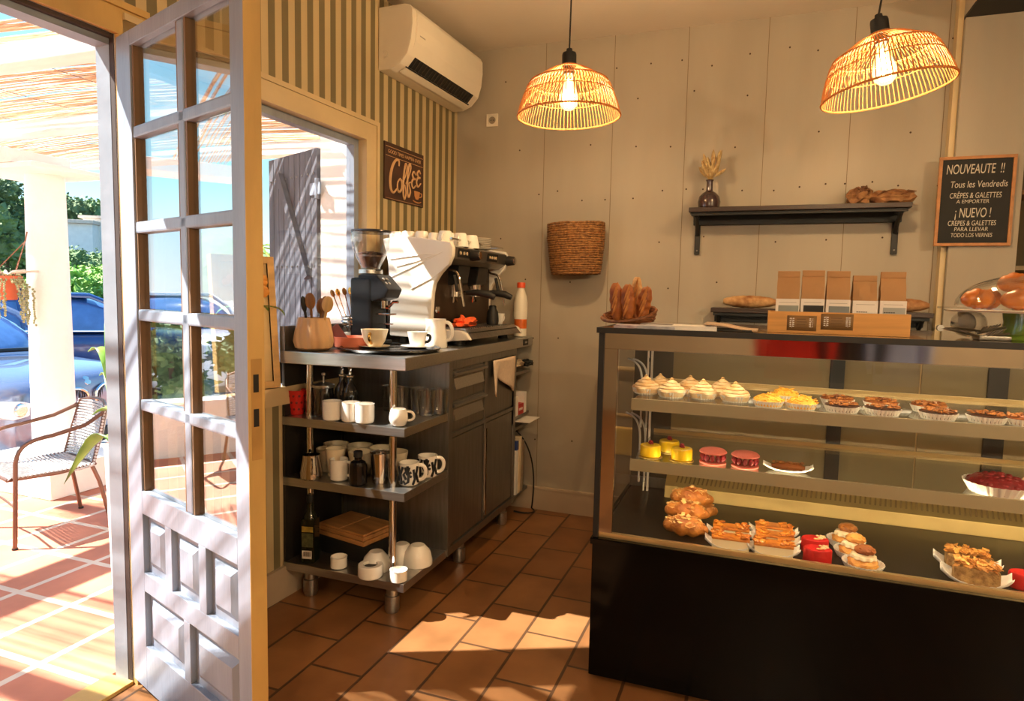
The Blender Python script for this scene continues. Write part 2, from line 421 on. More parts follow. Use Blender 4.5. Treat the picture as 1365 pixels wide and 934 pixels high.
# window: grey frame deep in the opening and one sheet of glass
bm = B()
for a in ((WIN_Y1 - .05, WIN_Y1 - .014, WIN_Z0, WIN_Z1), (WIN_Y0, WIN_Y0 + .03, WIN_Z0, WIN_Z1), (WIN_Y0, WIN_Y1, WIN_Z1 - .045, WIN_Z1 - .014), (WIN_Y0, WIN_Y1, WIN_Z0, WIN_Z0 + .012)):
    merge(bm, casing(*a, -.074, -.03))
wn = struct('window_1', bm, M_GREYP, smooth=0)
wn['label'] = 'large window beside the open door, sunlight and a dark shutter beyond'
bm = B(); merge(bm, casing(WIN_Y0 + .03, WIN_Y1 - .05, WIN_Z0 + .012, WIN_Z1 - .045, -.055, -.051)); struct('pane', bm, G_PANE, wn, smooth=0)
# threshold
bm = B(); box(bm, wx(1) - .09, wx(1) + .02, DOOR_Y0, DOOR_Y1, -.02, .012, .004); struct('trim_8', bm, mat('ochre_threshold', S(206, 168, 92), .6, var=.2))

# ------------------------------------------------------------------ the open door leaf
LA, LB = Vector((-1.842, 1.497, 0)), Vector((-1.142, 1.255, 0))
LR = math.atan2(LB.y - LA.y, LB.x - LA.x)
door = struct('door_1', B(), M_GREYP)          # frame mesh is filled below
LW, LT = .742, .044                            # leaf runs along local +x, its outdoor face is at y = 0
bm = B(); rows = [.672, .94, 1.213, 1.473, 1.75, 1.997]
def grid_face(b):
    Z0, Z1 = .028, 2.04
    box(b, 0, .1, 0, LT, Z0, Z1, .002); box(b, .678, LW, 0, LT, Z0, Z1, .002)
    box(b, .1, .678, 0, LT, 1.997, Z1, .002); box(b, .1, .678, 0, LT, .6, .672, .002)
    box(b, .1, .678, 0, LT, .352, .412, .002); box(b, .1, .678, 0, LT, Z0, .172, .002)
    box(b, .393, .43, .003, LT - .003, .672, 1.997, .006)
    for z in rows[1:-1]: box(b, .1, .678, .003, LT - .003, z - .017, z + .017, .006)
    for x in (.262, .472): box(b, x - .006, x + .036, 0, LT, .412, .6, .002)
    box(b, .366, .404, 0, LT, .172, .352, .002)
grid_face(bm)
# raised fields of the lower panels
for (x0, x1, z0, z1) in ((.1, .256, .412, .6), (.298, .466, .412, .6), (.508, .678, .412, .6), (.1, .366, .172, .352), (.404, .678, .172, .352)):
    box(bm, x0, x1, .017, .029, z0, z1)
    i = .022; j = .045
    t = B()
    for (y, yy) in ((.017, .004), (.029, .04)):
        a = [t.verts.new(p) for p in ((x0 + i, y, z0 + i), (x1 - i, y, z0 + i), (x1 - i, y, z1 - i), (x0 + i, y, z1 - i))]
        c = [t.verts.new(p) for p in ((x0 + j, yy, z0 + j), (x1 - j, yy, z0 + j), (x1 - j, yy, z1 - j), (x0 + j, yy, z1 - j))]
        t.faces.new(c)
        for k in range(4): t.faces.new((a[k], a[(k + 1) % 4], c[(k + 1) % 4], c[k]))
    merge(bm, t)
for f in bm.faces:                              # indoor face and edges are cream, the outdoor face grey-blue
    c = f.calc_center_median(); n = f.normal
bm.normal_update()
bmesh.ops.recalc_face_normals(bm, faces=bm.faces[:])
for f in bm.faces:
    c = f.calc_center_median()
    f.material_index = 1 if (f.normal.y > .5 or c.x > LW - .003) else 0
for (x0, x1) in ((.1, .393), (.43, .678)):      # darker inner stops of the panes
    for k in range(5):
        z0, z1 = rows[k] + .017 * (k > 0), rows[k + 1] - .017 * (k < 4)
        t = B(); box(t, x0, x0 + .009, .006, .038, z0, z1); box(t, x1 - .009, x1, .006, .038, z0, z1)
        for f in t.faces: f.material_index = 2
        merge(bm, t)
old = door.data
o2 = obj('door_1', bm, [M_GREYP, M_OCHRE, mat('door_stop_brown', S(120, 92, 66), .6)], smooth=0)
o2['kind'] = 'structure'; o2['label'] = 'glazed door leaf swung open into the room, grey-blue outside and ochre edge'
bpy.data.objects.remove(door); door = o2; door.name = 'door_1'
door.location = LA; door.rotation_euler = (0, 0, LR)
for (x0, x1) in ((.105, .388), (.435, .673)):
    for k in range(5):
        bm = B(); box(bm, x0, x1, .0195, .0225, rows[k] + .02 * (k > 0), rows[k + 1] - .02 * (k < 4)); obj('pane', bm, G_DOOR, door, smooth=0)
bm = B(); box(bm, LW - .001, LW + .001, .008, .036, .88, 1.13, .001); pl = obj('lock_plate', bm, mat('worn_ochre_metal', S(178, 138, 78), .5, var=.3), door)
bm = B()
for z in (1.07, .985): box(bm, LW + .0005, LW + .0016, .013, .027, z - .022, z + .022)
obj('latch_hole', bm, M_BLACKM, door)
bm = B()
for z in (.25, 1.0, 1.8): cyl(bm, -.004, LT + .002, z - .045, z + .045, .008, 10)
obj('hinge', bm, M_STEELD, door)
# ------------------------------------------------------------------ outside
GZ = -.33                                                     # the car park lies a little lower than the patio
bm = B(); box(bm, -5.0, -1.97, -6, 9, -.12, 0); o = struct('floor_patio', bm, M_PATIO)
bm = B(); box(bm, -90, -5.0, -40, 90, GZ - .1, GZ); struct('street', bm, mat('pale_asphalt', S(176, 170, 164), .9, var=.15, scale=3))
bm = B(); box(bm, -90, wx(5.6) - .27, 9.0, 90, GZ - .1, GZ); struct('ground', bm, mat('pale_ground', S(176, 168, 150), .9))
# reed awning on white rafters
M_REED = mat('dry_reed', S(226, 200, 164), .8, col2=S(178, 138, 100), scale=30, stretch=(.3, 4, 4))
M_RAFT = mat('white_beam_paint', S(240, 236, 230), .6, var=.08, scale=6, stretch=(.5, 4, 4))
def reeds(x0, x1, y0, y1, z, step, seed, skip):
    random.seed(seed); b = B(); y = y0
    while y < y1:
        y += step * random.uniform(.6, 1.5)
        if random.random() < skip: continue
        r = random.uniform(.0026, .0048); a = x0 + random.uniform(-.06, .06); c = x1 + random.uniform(-.06, .06); n = 7
        dy = random.uniform(-.03, .03)
        pts = [(a + (c - a) * i / n, y + dy * i / n + random.uniform(-.004, .004), z + random.uniform(-.006, .006) + .05 * math.sin(i / n * PI)) for i in range(n + 1)]
        tube(b, pts, r, 5)
    return b
mt_ = thing('reed_awning', 'reed mat awning laid over white rafters above the sunny patio', 'awning', (0, 0, 0))
obj('reed_mat', reeds(-5.3, -2.2, 1.74, 3.78, 2.27, .0105, 5, .08), M_REED, mt_)
for x in (-2.5, -3.1, -3.7, -4.3, -4.9):
    bm = B(); tube(bm, [(x, 1.74, 2.29), (x, 2.6, 2.292), (x, 3.74, 2.29)], .0015, 4)
    obj('binding_wire', bm, M_STEELD, mt_)
mt_shade = thing('reed_awning', 'second reed mat of the awning, unseen, added for its streaked shade on the patio', 'awning', (0, 0, 0))  # unseen mat, added to throw streaked shade on patio and door leaf
obj('reed_mat', reeds(-5.2, -2.2, .1, 1.12, 2.27, .014, 9, .12), M_REED, mt_shade)
for x in (-2.5, -3.5, -4.5):
    bm = B(); tube(bm, [(x, .1, 2.29), (x, .6, 2.292), (x, 1.12, 2.29)], .0015, 4)
    obj('binding_wire', bm, M_STEELD, mt_shade)
for i, (y, l) in enumerate(((1.90, 'white awning rafter nearest the shop door'), (2.78, 'middle white rafter under the reed awning'), (3.66, 'last white awning rafter, beside the column head'), (.62, 'white rafter carrying the added second reed mat'))):
    bm = B(); box(bm, -5.35, wx(y) - WT + .002, y - .05, y + .05, 2.18, 2.262, .006)
    tag(obj('rafter', bm, M_RAFT), l, 'beam', 'white rafters of the awning')
# column, plinth and beam
cp = at(70, 640, 2, 0); CX, CY = -4.30, 2.965
col_ = thing('patio_column', 'thick round white column standing at the patio edge', 'column', (CX, CY, 0))
bm = B(); lathe(bm, [(.124, .2), (.122, .5), (.118, 1.1), (.112, 1.7), (.108, 1.99)], 40); obj('shaft', bm, M_STUCCO, col_)
bm = B(); box(bm, -.34, .38, -.30, .30, 0, .2, .012); obj('plinth', bm, M_STUCCO, col_)
bm = B(); box(bm, -.40, .30, -.28, .22, 1.985, 2.017, .008); obj('capital', bm, M_STUCCO, col_)
bm = B(); box(bm, CX - .16, CX + .12, -1.5, 3.05, 2.018, 2.10, .008); tag(obj('roof_beam', bm, M_STUCCO), 'white beam lying across the top of the round column', 'beam')
# hanging succulent on the column
hp = at(42, 375, 1, CY - .3)
pot = thing('hanging_planter', 'terracotta pot of trailing succulents hung on the white column', 'plant', (CX + .02, CY - .27, 1.2))
bm = B(); lathe(bm, [(.05, 0), (.075, .12), (.082, .12), (.082, .145), (.07, .145), (.062, .12), (.05, .02)], 20, cap1=False); obj('pot', bm, mat('terracotta', S(196, 96, 60), .7), pot)
bm = B(); lathe(bm, [(0, .11), (.065, .125), (0, .13)], 16); obj('soil', bm, mat('soil', S(70, 50, 36), .9), pot)
bm = B()
for a in (0, 2.1, 4.2): tube(bm, [(.075 * math.cos(a), .075 * math.sin(a), .14), (.03, .1, .36)], .003, 5)
tube(bm, [(.03, .1, .36), (.02, .12, .42)], .004, 5); obj('hanger', bm, mat('rusty_wire', S(140, 84, 56), .7), pot)
bm = B(); random.seed(2)
for k in range(26):
    a = random.uniform(0, 2 * PI); r = random.uniform(.06, .15); l = random.uniform(.05, .34)
    for q in range(int(l / .014)):
        z = .15 - q * .014; rr = min(r, .06 + q * .012)
        blob(bm, (rr * math.cos(a) + random.uniform(-.006, .006), rr * math.sin(a) + random.uniform(-.006, .006), z), (.008, .008, .009), 1, .1, 2, k)
o = obj('trailing_stems', bm, mat('pale_succulent', S(176, 172, 128), .6, col2=S(120, 124, 76), scale=30), pot); 
bm = B()
for k in range(5): a = k * 1.3; tube(bm, [(0, 0, .14), (.07 * math.cos(a), .07 * math.sin(a), .17), (.17 * math.cos(a), .17 * math.sin(a), .18)], [.012, .011, .006], 6)
obj('dry_branch', bm, mat('bleached_stem', S(216, 200, 180), .8), pot)

# patio armchair
M_TUBE = mat('brown_metal', S(112, 78, 62), .35, .5)
M_WEAVE = mat('grey_weave', S(206, 204, 202), .6, col2=S(150, 150, 152), scale=60)
def armchair(label, loc, rz):
    t = thing('patio_armchair', label, 'chair', loc, rz); t.scale = (.84, .84, .82)       # faces local -y
    for s in (-1, 1):
        bm = B()
        tube(bm, [(s * .285, -.25, 0.0), (s * .275, -.235, .3), (s * .27, -.225, .52)] + [tuple(p) for p in bez((s * .27, -.225, .52), (s * .27, -.21, .63), (s * .27, -.15, .645), (s * .265, -.03, .655), 8)[1:]] + [(s * .25, .15, .69), (s * .215, .262, .745), (s * .2, .275, .76)], .0125, 10)
        obj('arm', bm, M_TUBE, t)
        bm = B(); tube(bm, [(s * .24, .29, 0.), (s * .215, .235, .3), (s * .2, .2, .41)], .0125, 10); obj('leg', bm, M_TUBE, t)
        bm = B(); cyl(bm, s * .285, -.25, -.002, .012, .016, 10); cyl(bm, s * .24, .29, -.002, .012, .016, 10); obj('foot_cap', bm, M_BLACKM, t)
    bm = B(); tube(bm, [(-.27, -.235, .25), (0, -.22, .25), (.27, -.235, .25)], .007, 8); obj('stretcher', bm, M_TUBE, t)
    bm = B()   # woven seat: sagging strips
    for k in range(26):
        x = -.24 + .48 * k / 25
        tube(bm, [(x, -.26, .415), (x, -.24, .43), (x, -.05, .412), (x, .12, .408), (x, .2, .42)], .0075, 5)
    for k in range(20):
        y = -.23 + .42 * k / 19
        tube(bm, [(-.25, y, .425), (-.12, y, .417), (0, y, .415), (.12, y, .417), (.25, y, .425)], .006, 5)
    obj('seat', bm, M_WEAVE, t)
    bm = B()
    for k in range(20):
        u = k / 19; z = .43 + .36 * u; y = .2 + .09 * u; w = .235 - .03 * u * u
        tube(bm, [(-w, y, z), (-w * .5, y + .025, z), (0, y + .03, z), (w * .5, y + .025, z), (w, y, z)], .008, 5)
    for k in range(13):
        x = -.21 + .42 * k / 12
        tube(bm, [(x, .21 + .02 * (1 - abs(x) * 4), .43), (x * .95, .25 + .02, .6), (x * .9, .29 + .02, .78)], .005, 5)
    obj('backrest', bm, M_WEAVE, t)
    bm = B(); tube(bm, [(-.24, -.26, .415), (.24, -.26, .415), (.25, 0, .41), (.22, .21, .42), (-.22, .21, .42), (-.25, 0, .41)], .011, 8, True)
    tube(bm, [(-.22, .2, .42), (-.215, .25, .62), (-.19, .295, .79), (-.1, .32, .81), (0, .325, .815), (.1, .32, .81), (.19, .295, .79), (.215, .25, .62), (.22, .2, .42)], .011, 8)
    obj('frame', bm, M_TUBE, t)
    return t
armchair('brown tubular patio armchair with grey woven seat beside the white column', (-3.52, 2.36, 0), math.radians(-16))
armchair('patio armchair with its back to the street, far from the column', (-4.55, .62, 0), math.radians(80))

# tall white planter with big leaves beside the door
pc = Vector((-2.02, 1.665, 0))
pl_ = thing('tall_planter', 'tall white planter with broad green leaves just outside the door', 'plant', pc); pl_.scale = (.58, .58, .98)
bm = B(); lathe(bm, [(.10, 0), (.135, .3), (.15, .72), (.155, .76), (.13, .76), (.12, .7)], 28, cap1=False); obj('pot', bm, M_STUCCO, pl_)
bm = B(); lathe(bm, [(0, .70), (.125, .71)], 16, cap1=False); obj('soil', bm, mat('soil', S(70, 50, 36), .9), pl_)
def leaf(bm, p0, p1, p2, w, fold=.25):
    """A pointed blade with a midrib along a curve."""
    pts = bez(p0, p0.lerp(p1, .6), p1, p2, 9); n = len(pts); rows_ = []
    for i, p in enumerate(pts):
        d = (pts[min(i + 1, n - 1)] - pts[max(i - 1, 0)]).normalized()
        s = d.cross(Vector((0, 0, 1)));
        if s.length < .1: s = Vector((1, 0, 0))
        s.normalize(); up = s.cross(d)
        ww = w * math.sin(PI * min(1, max(.03, (i / (n - 1)) ** .8 * .97 + .03)))
        rows_.append([bm.verts.new(p - s * ww + up * ww * fold), bm.verts.new(p), bm.verts.new(p + s * ww + up * ww * fold)])
    for a, b in zip(rows_, rows_[1:]):
        for k in (0, 1): bm.faces.new((a[k], a[k + 1], b[k + 1], b[k]))
random.seed(12)
tips = [at(117, 468, 1, 1.66), at(122, 553, 1, 1.60), at(85, 645, 1, 1.68), at(140, 430, 1, 1.72), at(132, 500, 1, 1.75)]
for i, tp_ in enumerate(tips):
    l = tp_ - pc; l = Vector((l.x / .58, l.y / .58, l.z / .98)); b0 = Vector((-.03, .0, .70)); h = max(l.z, .80) + .06
    bm = B(); leaf(bm, b0, Vector((l.x * .35, l.y * .35, h)), l, (.10, .10, .085, .1, .08)[i])
    o = obj('leaf', bm, M_LEAF, pl_)
    md = o.modifiers.new('thick', 'SOLIDIFY'); md.thickness = .002
# palm by the window
pm = thing('potted_palm', 'bright green palm seen through the window beside the shutter', 'plant', (-3.1, 3.95, 0))
bm = B(); lathe(bm, [(.16, 0), (.2, .36), (.17, .36), (.15, .3)], 20, cap1=False); obj('pot', bm, M_STUCCO, pm)
bm = B(); random.seed(4)
for k in range(13):
    a = 2 * PI * k / 13 + random.uniform(-.2, .2); l = random.uniform(.55, .85); h = random.uniform(1.0, 1.75)
    sp = bez((0, 0, .3), (.05 * math.cos(a), .05 * math.sin(a), h * .8), (l * .5 * math.cos(a), l * .5 * math.sin(a), h * 1.1), (l * math.cos(a), l * math.sin(a), h * .85), 14)
    tube(bm, sp, [.008 - .0004 * i for i in range(15)], 5)
    for i in range(5, 15):
        d = (sp[min(i + 1, 14)] - sp[i - 1]).normalized(); s = d.cross(Vector((0, 0, 1))).normalized()
        for sg in (-1, 1):
            e = sp[i] + (s * sg * .8 + d * .6).normalized() * .24 * math.sin(PI * (i - 3) / 13) + Vector((0, 0, -.05)); w = d * .012
            quad(bm, sp[i] - w, sp[i] + w, e + w * .2, e - w * .2)
obj('frond', bm, mat('palm_green', S(170, 200, 80), .5, col2=S(110, 160, 50)), pm)

# plank shutter hung outside the window
sx0, sy0 = wx(WIN_Y1) - WT, WIN_Y1 + .005
sh = thing('window_shutter', 'dark grey plank shutter swung open outside the window', 'shutter', (sx0 - .01, sy0, 0), math.radians(180 - 24))
M_SHUT = mat('weathered_grey_planks', S(92, 94, 104), .6, col2=S(62, 60, 66), scale=3, stretch=(8, 8, .6), bump=.15)
bm = B()
for k in range(9): box(bm, .004 + .058 * k, .058 + .058 * k, -.014, .014, .9, 2.0, .003)
obj('plank_panel', bm, M_SHUT, sh)
bm = B(); 
t = B(); box(t, -.02, .02, -.014, .014, 0, .62, .003); merge(bm, t, T(.07, .03, 1.36, ry=.5)); obj('brace', bm, M_SHUT, sh)
for z in (1.06, 1.42, 1.88):
    for k in range(9): bm = B(); blob(bm, (.03 + .058 * k, .017, z), (.006, .004, .006), 1, 0); obj('bolt', bm, M_STEELD, sh)
bm = B()
for z in (1.1, 1.8): box(bm, -.04, .06, .013, .022, z - .03, z + .03, .002); cyl(bm, -.008, .018, z - .05, z + .05, .012, 8)
obj('hinge', bm, M_GREYP, sh)

# wooden picture frame leaning on the sill
fp = thing('picture_frame', 'light wooden framed picture leaning on the window sill', 'picture', (wx(2.08) - .03, 2.055, WIN_Z0 + .016), PI / 2 - .42, None)
M_FRW = mat('pale_frame_wood', S(214, 170, 108), .5, var=.2, scale=6, stretch=(1, 1, 6))
tilt = -math.radians(6); 
bm = B(); fw, fh = .25, .53
for a in ((-fw / 2, -fw / 2 + .028, 0, fh), (fw / 2 - .028, fw / 2, 0, fh), (-fw / 2 + .028, fw / 2 - .028, 0, .028), (-fw / 2 + .028, fw / 2 - .028, fh - .028, fh)): box(bm, a[0], a[1], -.012, .026, a[2], a[3], .002, T(rx=tilt))
obj('frame', bm, M_FRW, fp)
bm = B(); box(bm, -fw / 2 + .02, fw / 2 - .02, 0, .008, .02, fh - .02, M=T(rx=tilt)); obj('backing', bm, mat('parchment', S(222, 190, 134), .7), fp)
bm = B(); random.seed(6)
for k in range(14): blob(bm, (.02 + random.uniform(-.09, .09), -.012, .40 + random.uniform(-.05, .06)), (.02, .008, .016), 2, .3, 3, k, M=T(rx=tilt))
obj('dried_flower', bm, mat('orange_flower', S(224, 150, 60), .6), fp)
bm = B()
for k in range(5): leaf(bm, Vector((0, -.014, .33)), Vector((.06 * (k - 2), -.03, .33)), Vector((.07 * (k - 2), -.02, .29 + .02 * (k % 2))), .02)
obj('leaf', bm, M_LEAF, fp)

# ------------------------------------------------------------------ cars
M_TYRE = mat('tyre_rubber', S(24, 24, 26), .8)
M_GLASSC = mat('car_glass', S(70, 104, 160), .06, .0, var=.2, spec=1., coat=1.)
def carbody(L, Wd, hood, belt, roof, wsb, wst, rwt, rwb):
    """Lofted lower body; x runs back from the nose (0..L)."""
    st = [(0, .62, .30, hood * .80), (.05, .80, .22, hood * .88), (.18, .90, .20, hood * .93), (.5, .97, .19, hood * .97), (wsb, 1, .19, hood * 1.02), (wsb + .35, 1, .19, belt), (L * .6, 1, .19, belt), (L - .6, .99, .2, belt + .02), (L - .15, .93, .22, belt), (L, .8, .34, belt - .12)]
    t = B(); rings = []
    for (x, w, z0, z1) in st:
        hw = Wd / 2 * w; h = z1 - z0
        prof = [(-.86, 0), (-.97, .08), (-1, .3), (-1, .55), (-.985, .75), (-.93, .92), (-.8, .985), (-.45, 1.02), (0, 1.03)]
        prof += [(-a, b) for a, b in prof[-2::-1]]
        rings.append([t.verts.new((x, a * hw, z0 + b * h)) for a, b in prof])
    for a, b in zip(rings, rings[1:]):
        for k in range(len(a) - 1): t.faces.new((a[k], a[k + 1], b[k + 1], b[k]))
        t.faces.new((a[-1], a[0], b[0], b[-1]))
    t.faces.new(rings[0]); t.faces.new(rings[-1][::-1])
    return t
def greenhouse(Wd, belt, roof, xs, grow=0.):
    wsb, wst, rwt, rwb = xs; t = B(); rings = []
    for (x, z, w) in ((wsb, belt - .03, .86), (wsb + (wst - wsb) * .5, belt + (roof - belt) * .62, .80), (wst, roof - .02, .72), ((wst + rwt) / 2, roof, .70), (rwt, roof - .03, .70), (rwb, belt, .84)):
        hw = Wd / 2 * w + grow; hb = Wd / 2 * .93 + grow
        prof = [(-hb, belt - .04), (-(hb * .5 + hw * .5), belt + (z - belt) * .55), (-hw, z - .06 if z > belt + .1 else z), (-hw * .8, z + grow), (0, z + .015 + grow)]
        prof += [(-a, b) for a, b in prof[-2::-1]]
        rings.append([t.verts.new((x, a, b)) for a, b in prof])
    for a, b in zip(rings, rings[1:]):
        for k in range(len(a) - 1): t.faces.new((a[k], a[k + 1], b[k + 1], b[k]))
    t.faces.new(rings[0]); t.faces.new(rings[-1][::-1])
    return t
def car(name, label, loc, rz, paint, L=4.35, Wd=1.8, hood=.95, belt=1.0, roof=1.52, xs=(1.05, 1.75, 3.5, 4.1), front=True, rails=False):
    t = thing(name, label, 'car', loc, rz)
    o = obj('body', carbody(L, Wd, hood, belt, roof, *xs), paint, t, smooth=60); sub = o.modifiers.new('s', 'SUBSURF'); sub.levels = sub.render_levels = 2
    g = obj('windows', greenhouse(Wd, belt, roof, xs), M_GLASSC, t, smooth=60); sub = g.modifiers.new('s', 'SUBSURF'); sub.levels = sub.render_levels = 1
    bm = B()   # roof skin and pillars
    wsb, wst, rwt, rwb = xs; hw = Wd / 2
    box(bm, wst + .02, rwt + .1, -hw * .71, hw * .71, roof - .035, roof + .02, .03)
    for s in (-1, 1):
        tube(bm, [(wsb, s * hw * .89, belt - .02), ((wsb + wst) / 2, s * hw * .83, belt + (roof - belt) * .62), (wst, s * hw * .73, roof - .03), ((wst + rwt) / 2, s * hw * .71, roof - .005), (rwt, s * hw * .71, roof - .03), (rwb - .05, s * hw * .86, belt)], .035, 8)
        for x in ((wst + rwt) / 2 - .1, rwt - .15): tube(bm, [(x, s * hw * .945, belt - .03), (x + .04, s * hw * .86, belt + .28), (x + .07, s * hw * .73, roof - .04)], .03, 6, flat=.5)
    r_ = obj('roof', bm, paint, t)
    bm = B()
    for s in (-1, 1): tube(bm, [(wsb - .1, s * hw * .97, belt - .03), (2.4, s * hw * .985, belt - .005), (rwb, s * hw * .95, belt)], .012, 6)
    obj('window_trim', bm, M_CHROME, t)
    for x in (.85, L - .85):
        for s in (-1, 1):
            bm = B(); lathe(bm, [(.2, -.11), (.31, -.11), (.33, -.06), (.33, .06), (.31, .11), (.2, .11)], 24, T(rx=PI / 2)); w = obj('wheel', bm, M_TYRE, t, (x, s * (hw - .11), .33))
            bm = B(); lathe(bm, [(0, .085), (.06, .09), (.19, .1), (.2, .09)], 20, T(rx=PI / 2 * (1 if s < 0 else -1)));  obj('rim', bm, M_STEEL, w)
    for s in (-1, 1):
        bm = B(); blob(bm, (wsb + .35, s * (hw + .06), belt + .06), (.07, .1, .075), 2, 0); obj('door_mirror', bm, paint, t)
        for x in (2.2, 3.1):
            bm = B(); tube(bm, [(x, s * (hw - .005), belt - .14), (x + .08, s * (hw + .02), belt - .135), (x + .2, s * (hw - .005), belt - .14)], .012, 6); obj('door_handle', bm, M_CHROME, t)
    if rails:
        bm = B()
        for s in (-1, 1): tube(bm, [(wst + .1, s * hw * .62, roof + .01), (wst + .25, s * hw * .62, roof + .06), (rwt - .2, s * hw * .62, roof + .06), (rwt - .05, s * hw * .62, roof + .01)], .016, 6)
        for x in (wst + .5, rwt - .5): box(bm, x - .03, x + .03, -hw * .63, hw * .63, roof + .05, roof + .075, .005)
        obj('roof_rail', bm, M_BLACKM, t)
    if front:
        for s in (-1, 1):
            bm = B()                     # kidney shaped grille: chrome ring and upright bars
            oc = [(.05 + .13 * (1 + math.cos(a)), .11 * math.sin(a)) for a in (2 * PI * k / 20 for k in range(20))]
            oc = [(max(.045, min(.30, .172 + 1.05 * (y - .18) * (1 if abs(z) < .08 else .95))), z * .9) for y, z in oc]
            tube(bm, [(-.015 + .06 * (y / .3) ** 2, s * y, .655 + z) for y, z in oc], .013, 6, True); k_ = obj('grille', bm, M_CHROME, t)
            bm = B()
            for q in range(9):
                y = .07 + .025 * q; h = .085 * (1 - ((q - 4) / 6.5) ** 2)
                tube(bm, [(.0 + .06 * (y / .3) ** 2, s * y, .655 - h), (-.012 + .06 * (y / .3) ** 2, s * y, .655 + h)], .0045, 5)
            obj('grille_bar', bm, M_BLACKM, k_)
            bm = B(); prism(bm, [(s * y, .655 + z) for y, z in oc], .03, .06, 'x'); obj('grille_shade', bm, M_BLACKM, k_)  # black sheet drawn as the shade behind the grille bars
            bm = B()                     # headlamp
            prism(bm, [(s * .50, .60), (s * .74, .585), (s * .86, .63), (s * .88, .70), (s * .80, .735), (s * .64, .715), (s * .50, .665)], -.02, .5, 'x', .01, M=T(.0)); hl = obj('headlamp', bm, mat('headlamp_cover', S(236, 236, 238), .05, spec=1.), t, (.045, 0, 0))
            bm = B(); lathe(bm, [(.055, 0), (.05, .012), (.03, .016), (0, .012)], 18, T(-.022, s * .68, .655, ry=-PI / 2)); obj('lamp_ring', bm, M_CHROME, hl)
        bm = B(); box(bm, -.02, .1, -.62, .62, .24, .37, .03); obj('lower_grille', bm, M_BLACKM, t)
        bm = B(); box(bm, -.045, -.02, -.26, .26, .44, .55, .006); p = obj('number_plate', bm, mat('plate_white', S(240, 240, 240), .4), t)
        text('H·E', .12, (-.0465, .07, .495), (PI / 2, 0, -PI / 2), M_BLACKM, p, 'plate_lettering')
        bm = B(); box(bm, -.047, -.04, -.26, -.21, .44, .55); obj('plate_band', bm, mat('plate_blue', S(60, 130, 210), .5), p)
        bm = B(); lathe(bm, [(.045, 0), (.04, .008), (0, .012)], 20, T(.035, 0, .80, ry=-PI / 2 + .5)); e = obj('badge', bm, M_CHROME, t)
        bm = B(); tube(bm, [(.9, -.55, hood + .06), (1.0, 0, hood + .075), (.9, .62, hood + .06)], .02, 6); obj('wiper', bm, M_BLACKM, t)
    return t
M_CARA = mat('silver_blue_car_paint', S(112, 124, 150), .22, .5, var=.05, coat=1.)
M_CARB = mat('navy_car_paint', S(40, 62, 112), .15, .3, var=.1, coat=1.)
c1 = at(118, 545, 1, 3.95)
car('parked_car', 'silver blue car parked nose towards the white column', (-5.42, 4.06, GZ), PI + math.radians(13), M_CARA)
p = atd(125, 430, 10.2)
car('parked_car', 'navy car parked side-on behind the silver blue car', (p.x + 1.1, p.y + 1.3, GZ), math.radians(54) + PI, M_CARB, front=False, roof=1.5)
p = atd(70, 400, 14.2)
car('parked_car', 'dark car with roof rails farthest back before the hedge', (p.x + .2, p.y + 1.0, GZ), math.radians(50) + PI, M_CARB, front=False, rails=True, roof=1.62, belt=1.05)
car('parked_car', 'white car on the street beyond the low garden wall', (-9.5, .2, GZ), PI - .3, mat('white_car_paint', S(236, 236, 236), .2, coat=1.), front=False)

# ------------------------------------------------------------------ greenery and the house beyond
def foliage(bm, c, r, n, s, seed):
    random.seed(seed)
    for i in range(n):
        d = Vector((random.gauss(0, 1), random.gauss(0, 1), random.gauss(0, 1))).normalized()
        k = 1 + .25 * mnoise.noise(d * 2.2 + Vector((seed, 0, 0)))
        p = Vector(c) + Vector((d.x * r[0], d.y * r[1], d.z * r[2])) * k * random.uniform(.62, 1.08)
        a = Vector((random.uniform(-1, 1), random.uniform(-1, 1), random.uniform(-.6, .6))).normalized() * s
        b = a.orthogonal().normalized() * s * .6
        quad(bm, p - a, p + b, p + a, p - b)
def tree(name, label, base, h, r, seed, m, trunk=.3, n=700, s=.22, cat='tree', group=None):
    t = thing(name, label, cat, base, 0, group)
    bm = B(); tube(bm, [(0, 0, 0), (.05 * r, 0, h * .35), (0, .06 * r, h * .7)], [trunk * .16 * r + .03, trunk * .12 * r + .02, .02], 8); obj('trunk', bm, mat('bark', S(104, 84, 66), .9), t)
    bm = B(); random.seed(seed)
    for k in range(6):
        a = k * 1.1 + seed; rr = r * random.uniform(.45, .65)
        c = (math.cos(a) * r * .45, math.sin(a) * r * .45, h * random.uniform(.5, .82))
        if k == 0: c = (0, 0, h - rr * .9)
        blob(bm, c, (rr * .72, rr * .72, rr * .66), 3, .5, 3, seed + k)
        foliage(bm, c, (rr, rr, rr * .9), n // 6, s, seed + k)
    obj('crown', bm, m, t, smooth=0)
    return t
M_T1 = mat('pine_green', S(112, 132, 84), .8, col2=S(62, 84, 50), scale=1.5)
M_T2 = mat('fresh_green', S(150, 190, 84), .7, col2=S(86, 132, 48), scale=2.5)
M_T3 = mat('olive_green', S(128, 150, 96), .8, col2=S(80, 108, 62), scale=1.5)
def put(px, py_top, depth): 
    q = atd(px, py_top, depth); return Vector((q.x, q.y, GZ)), q.z - GZ
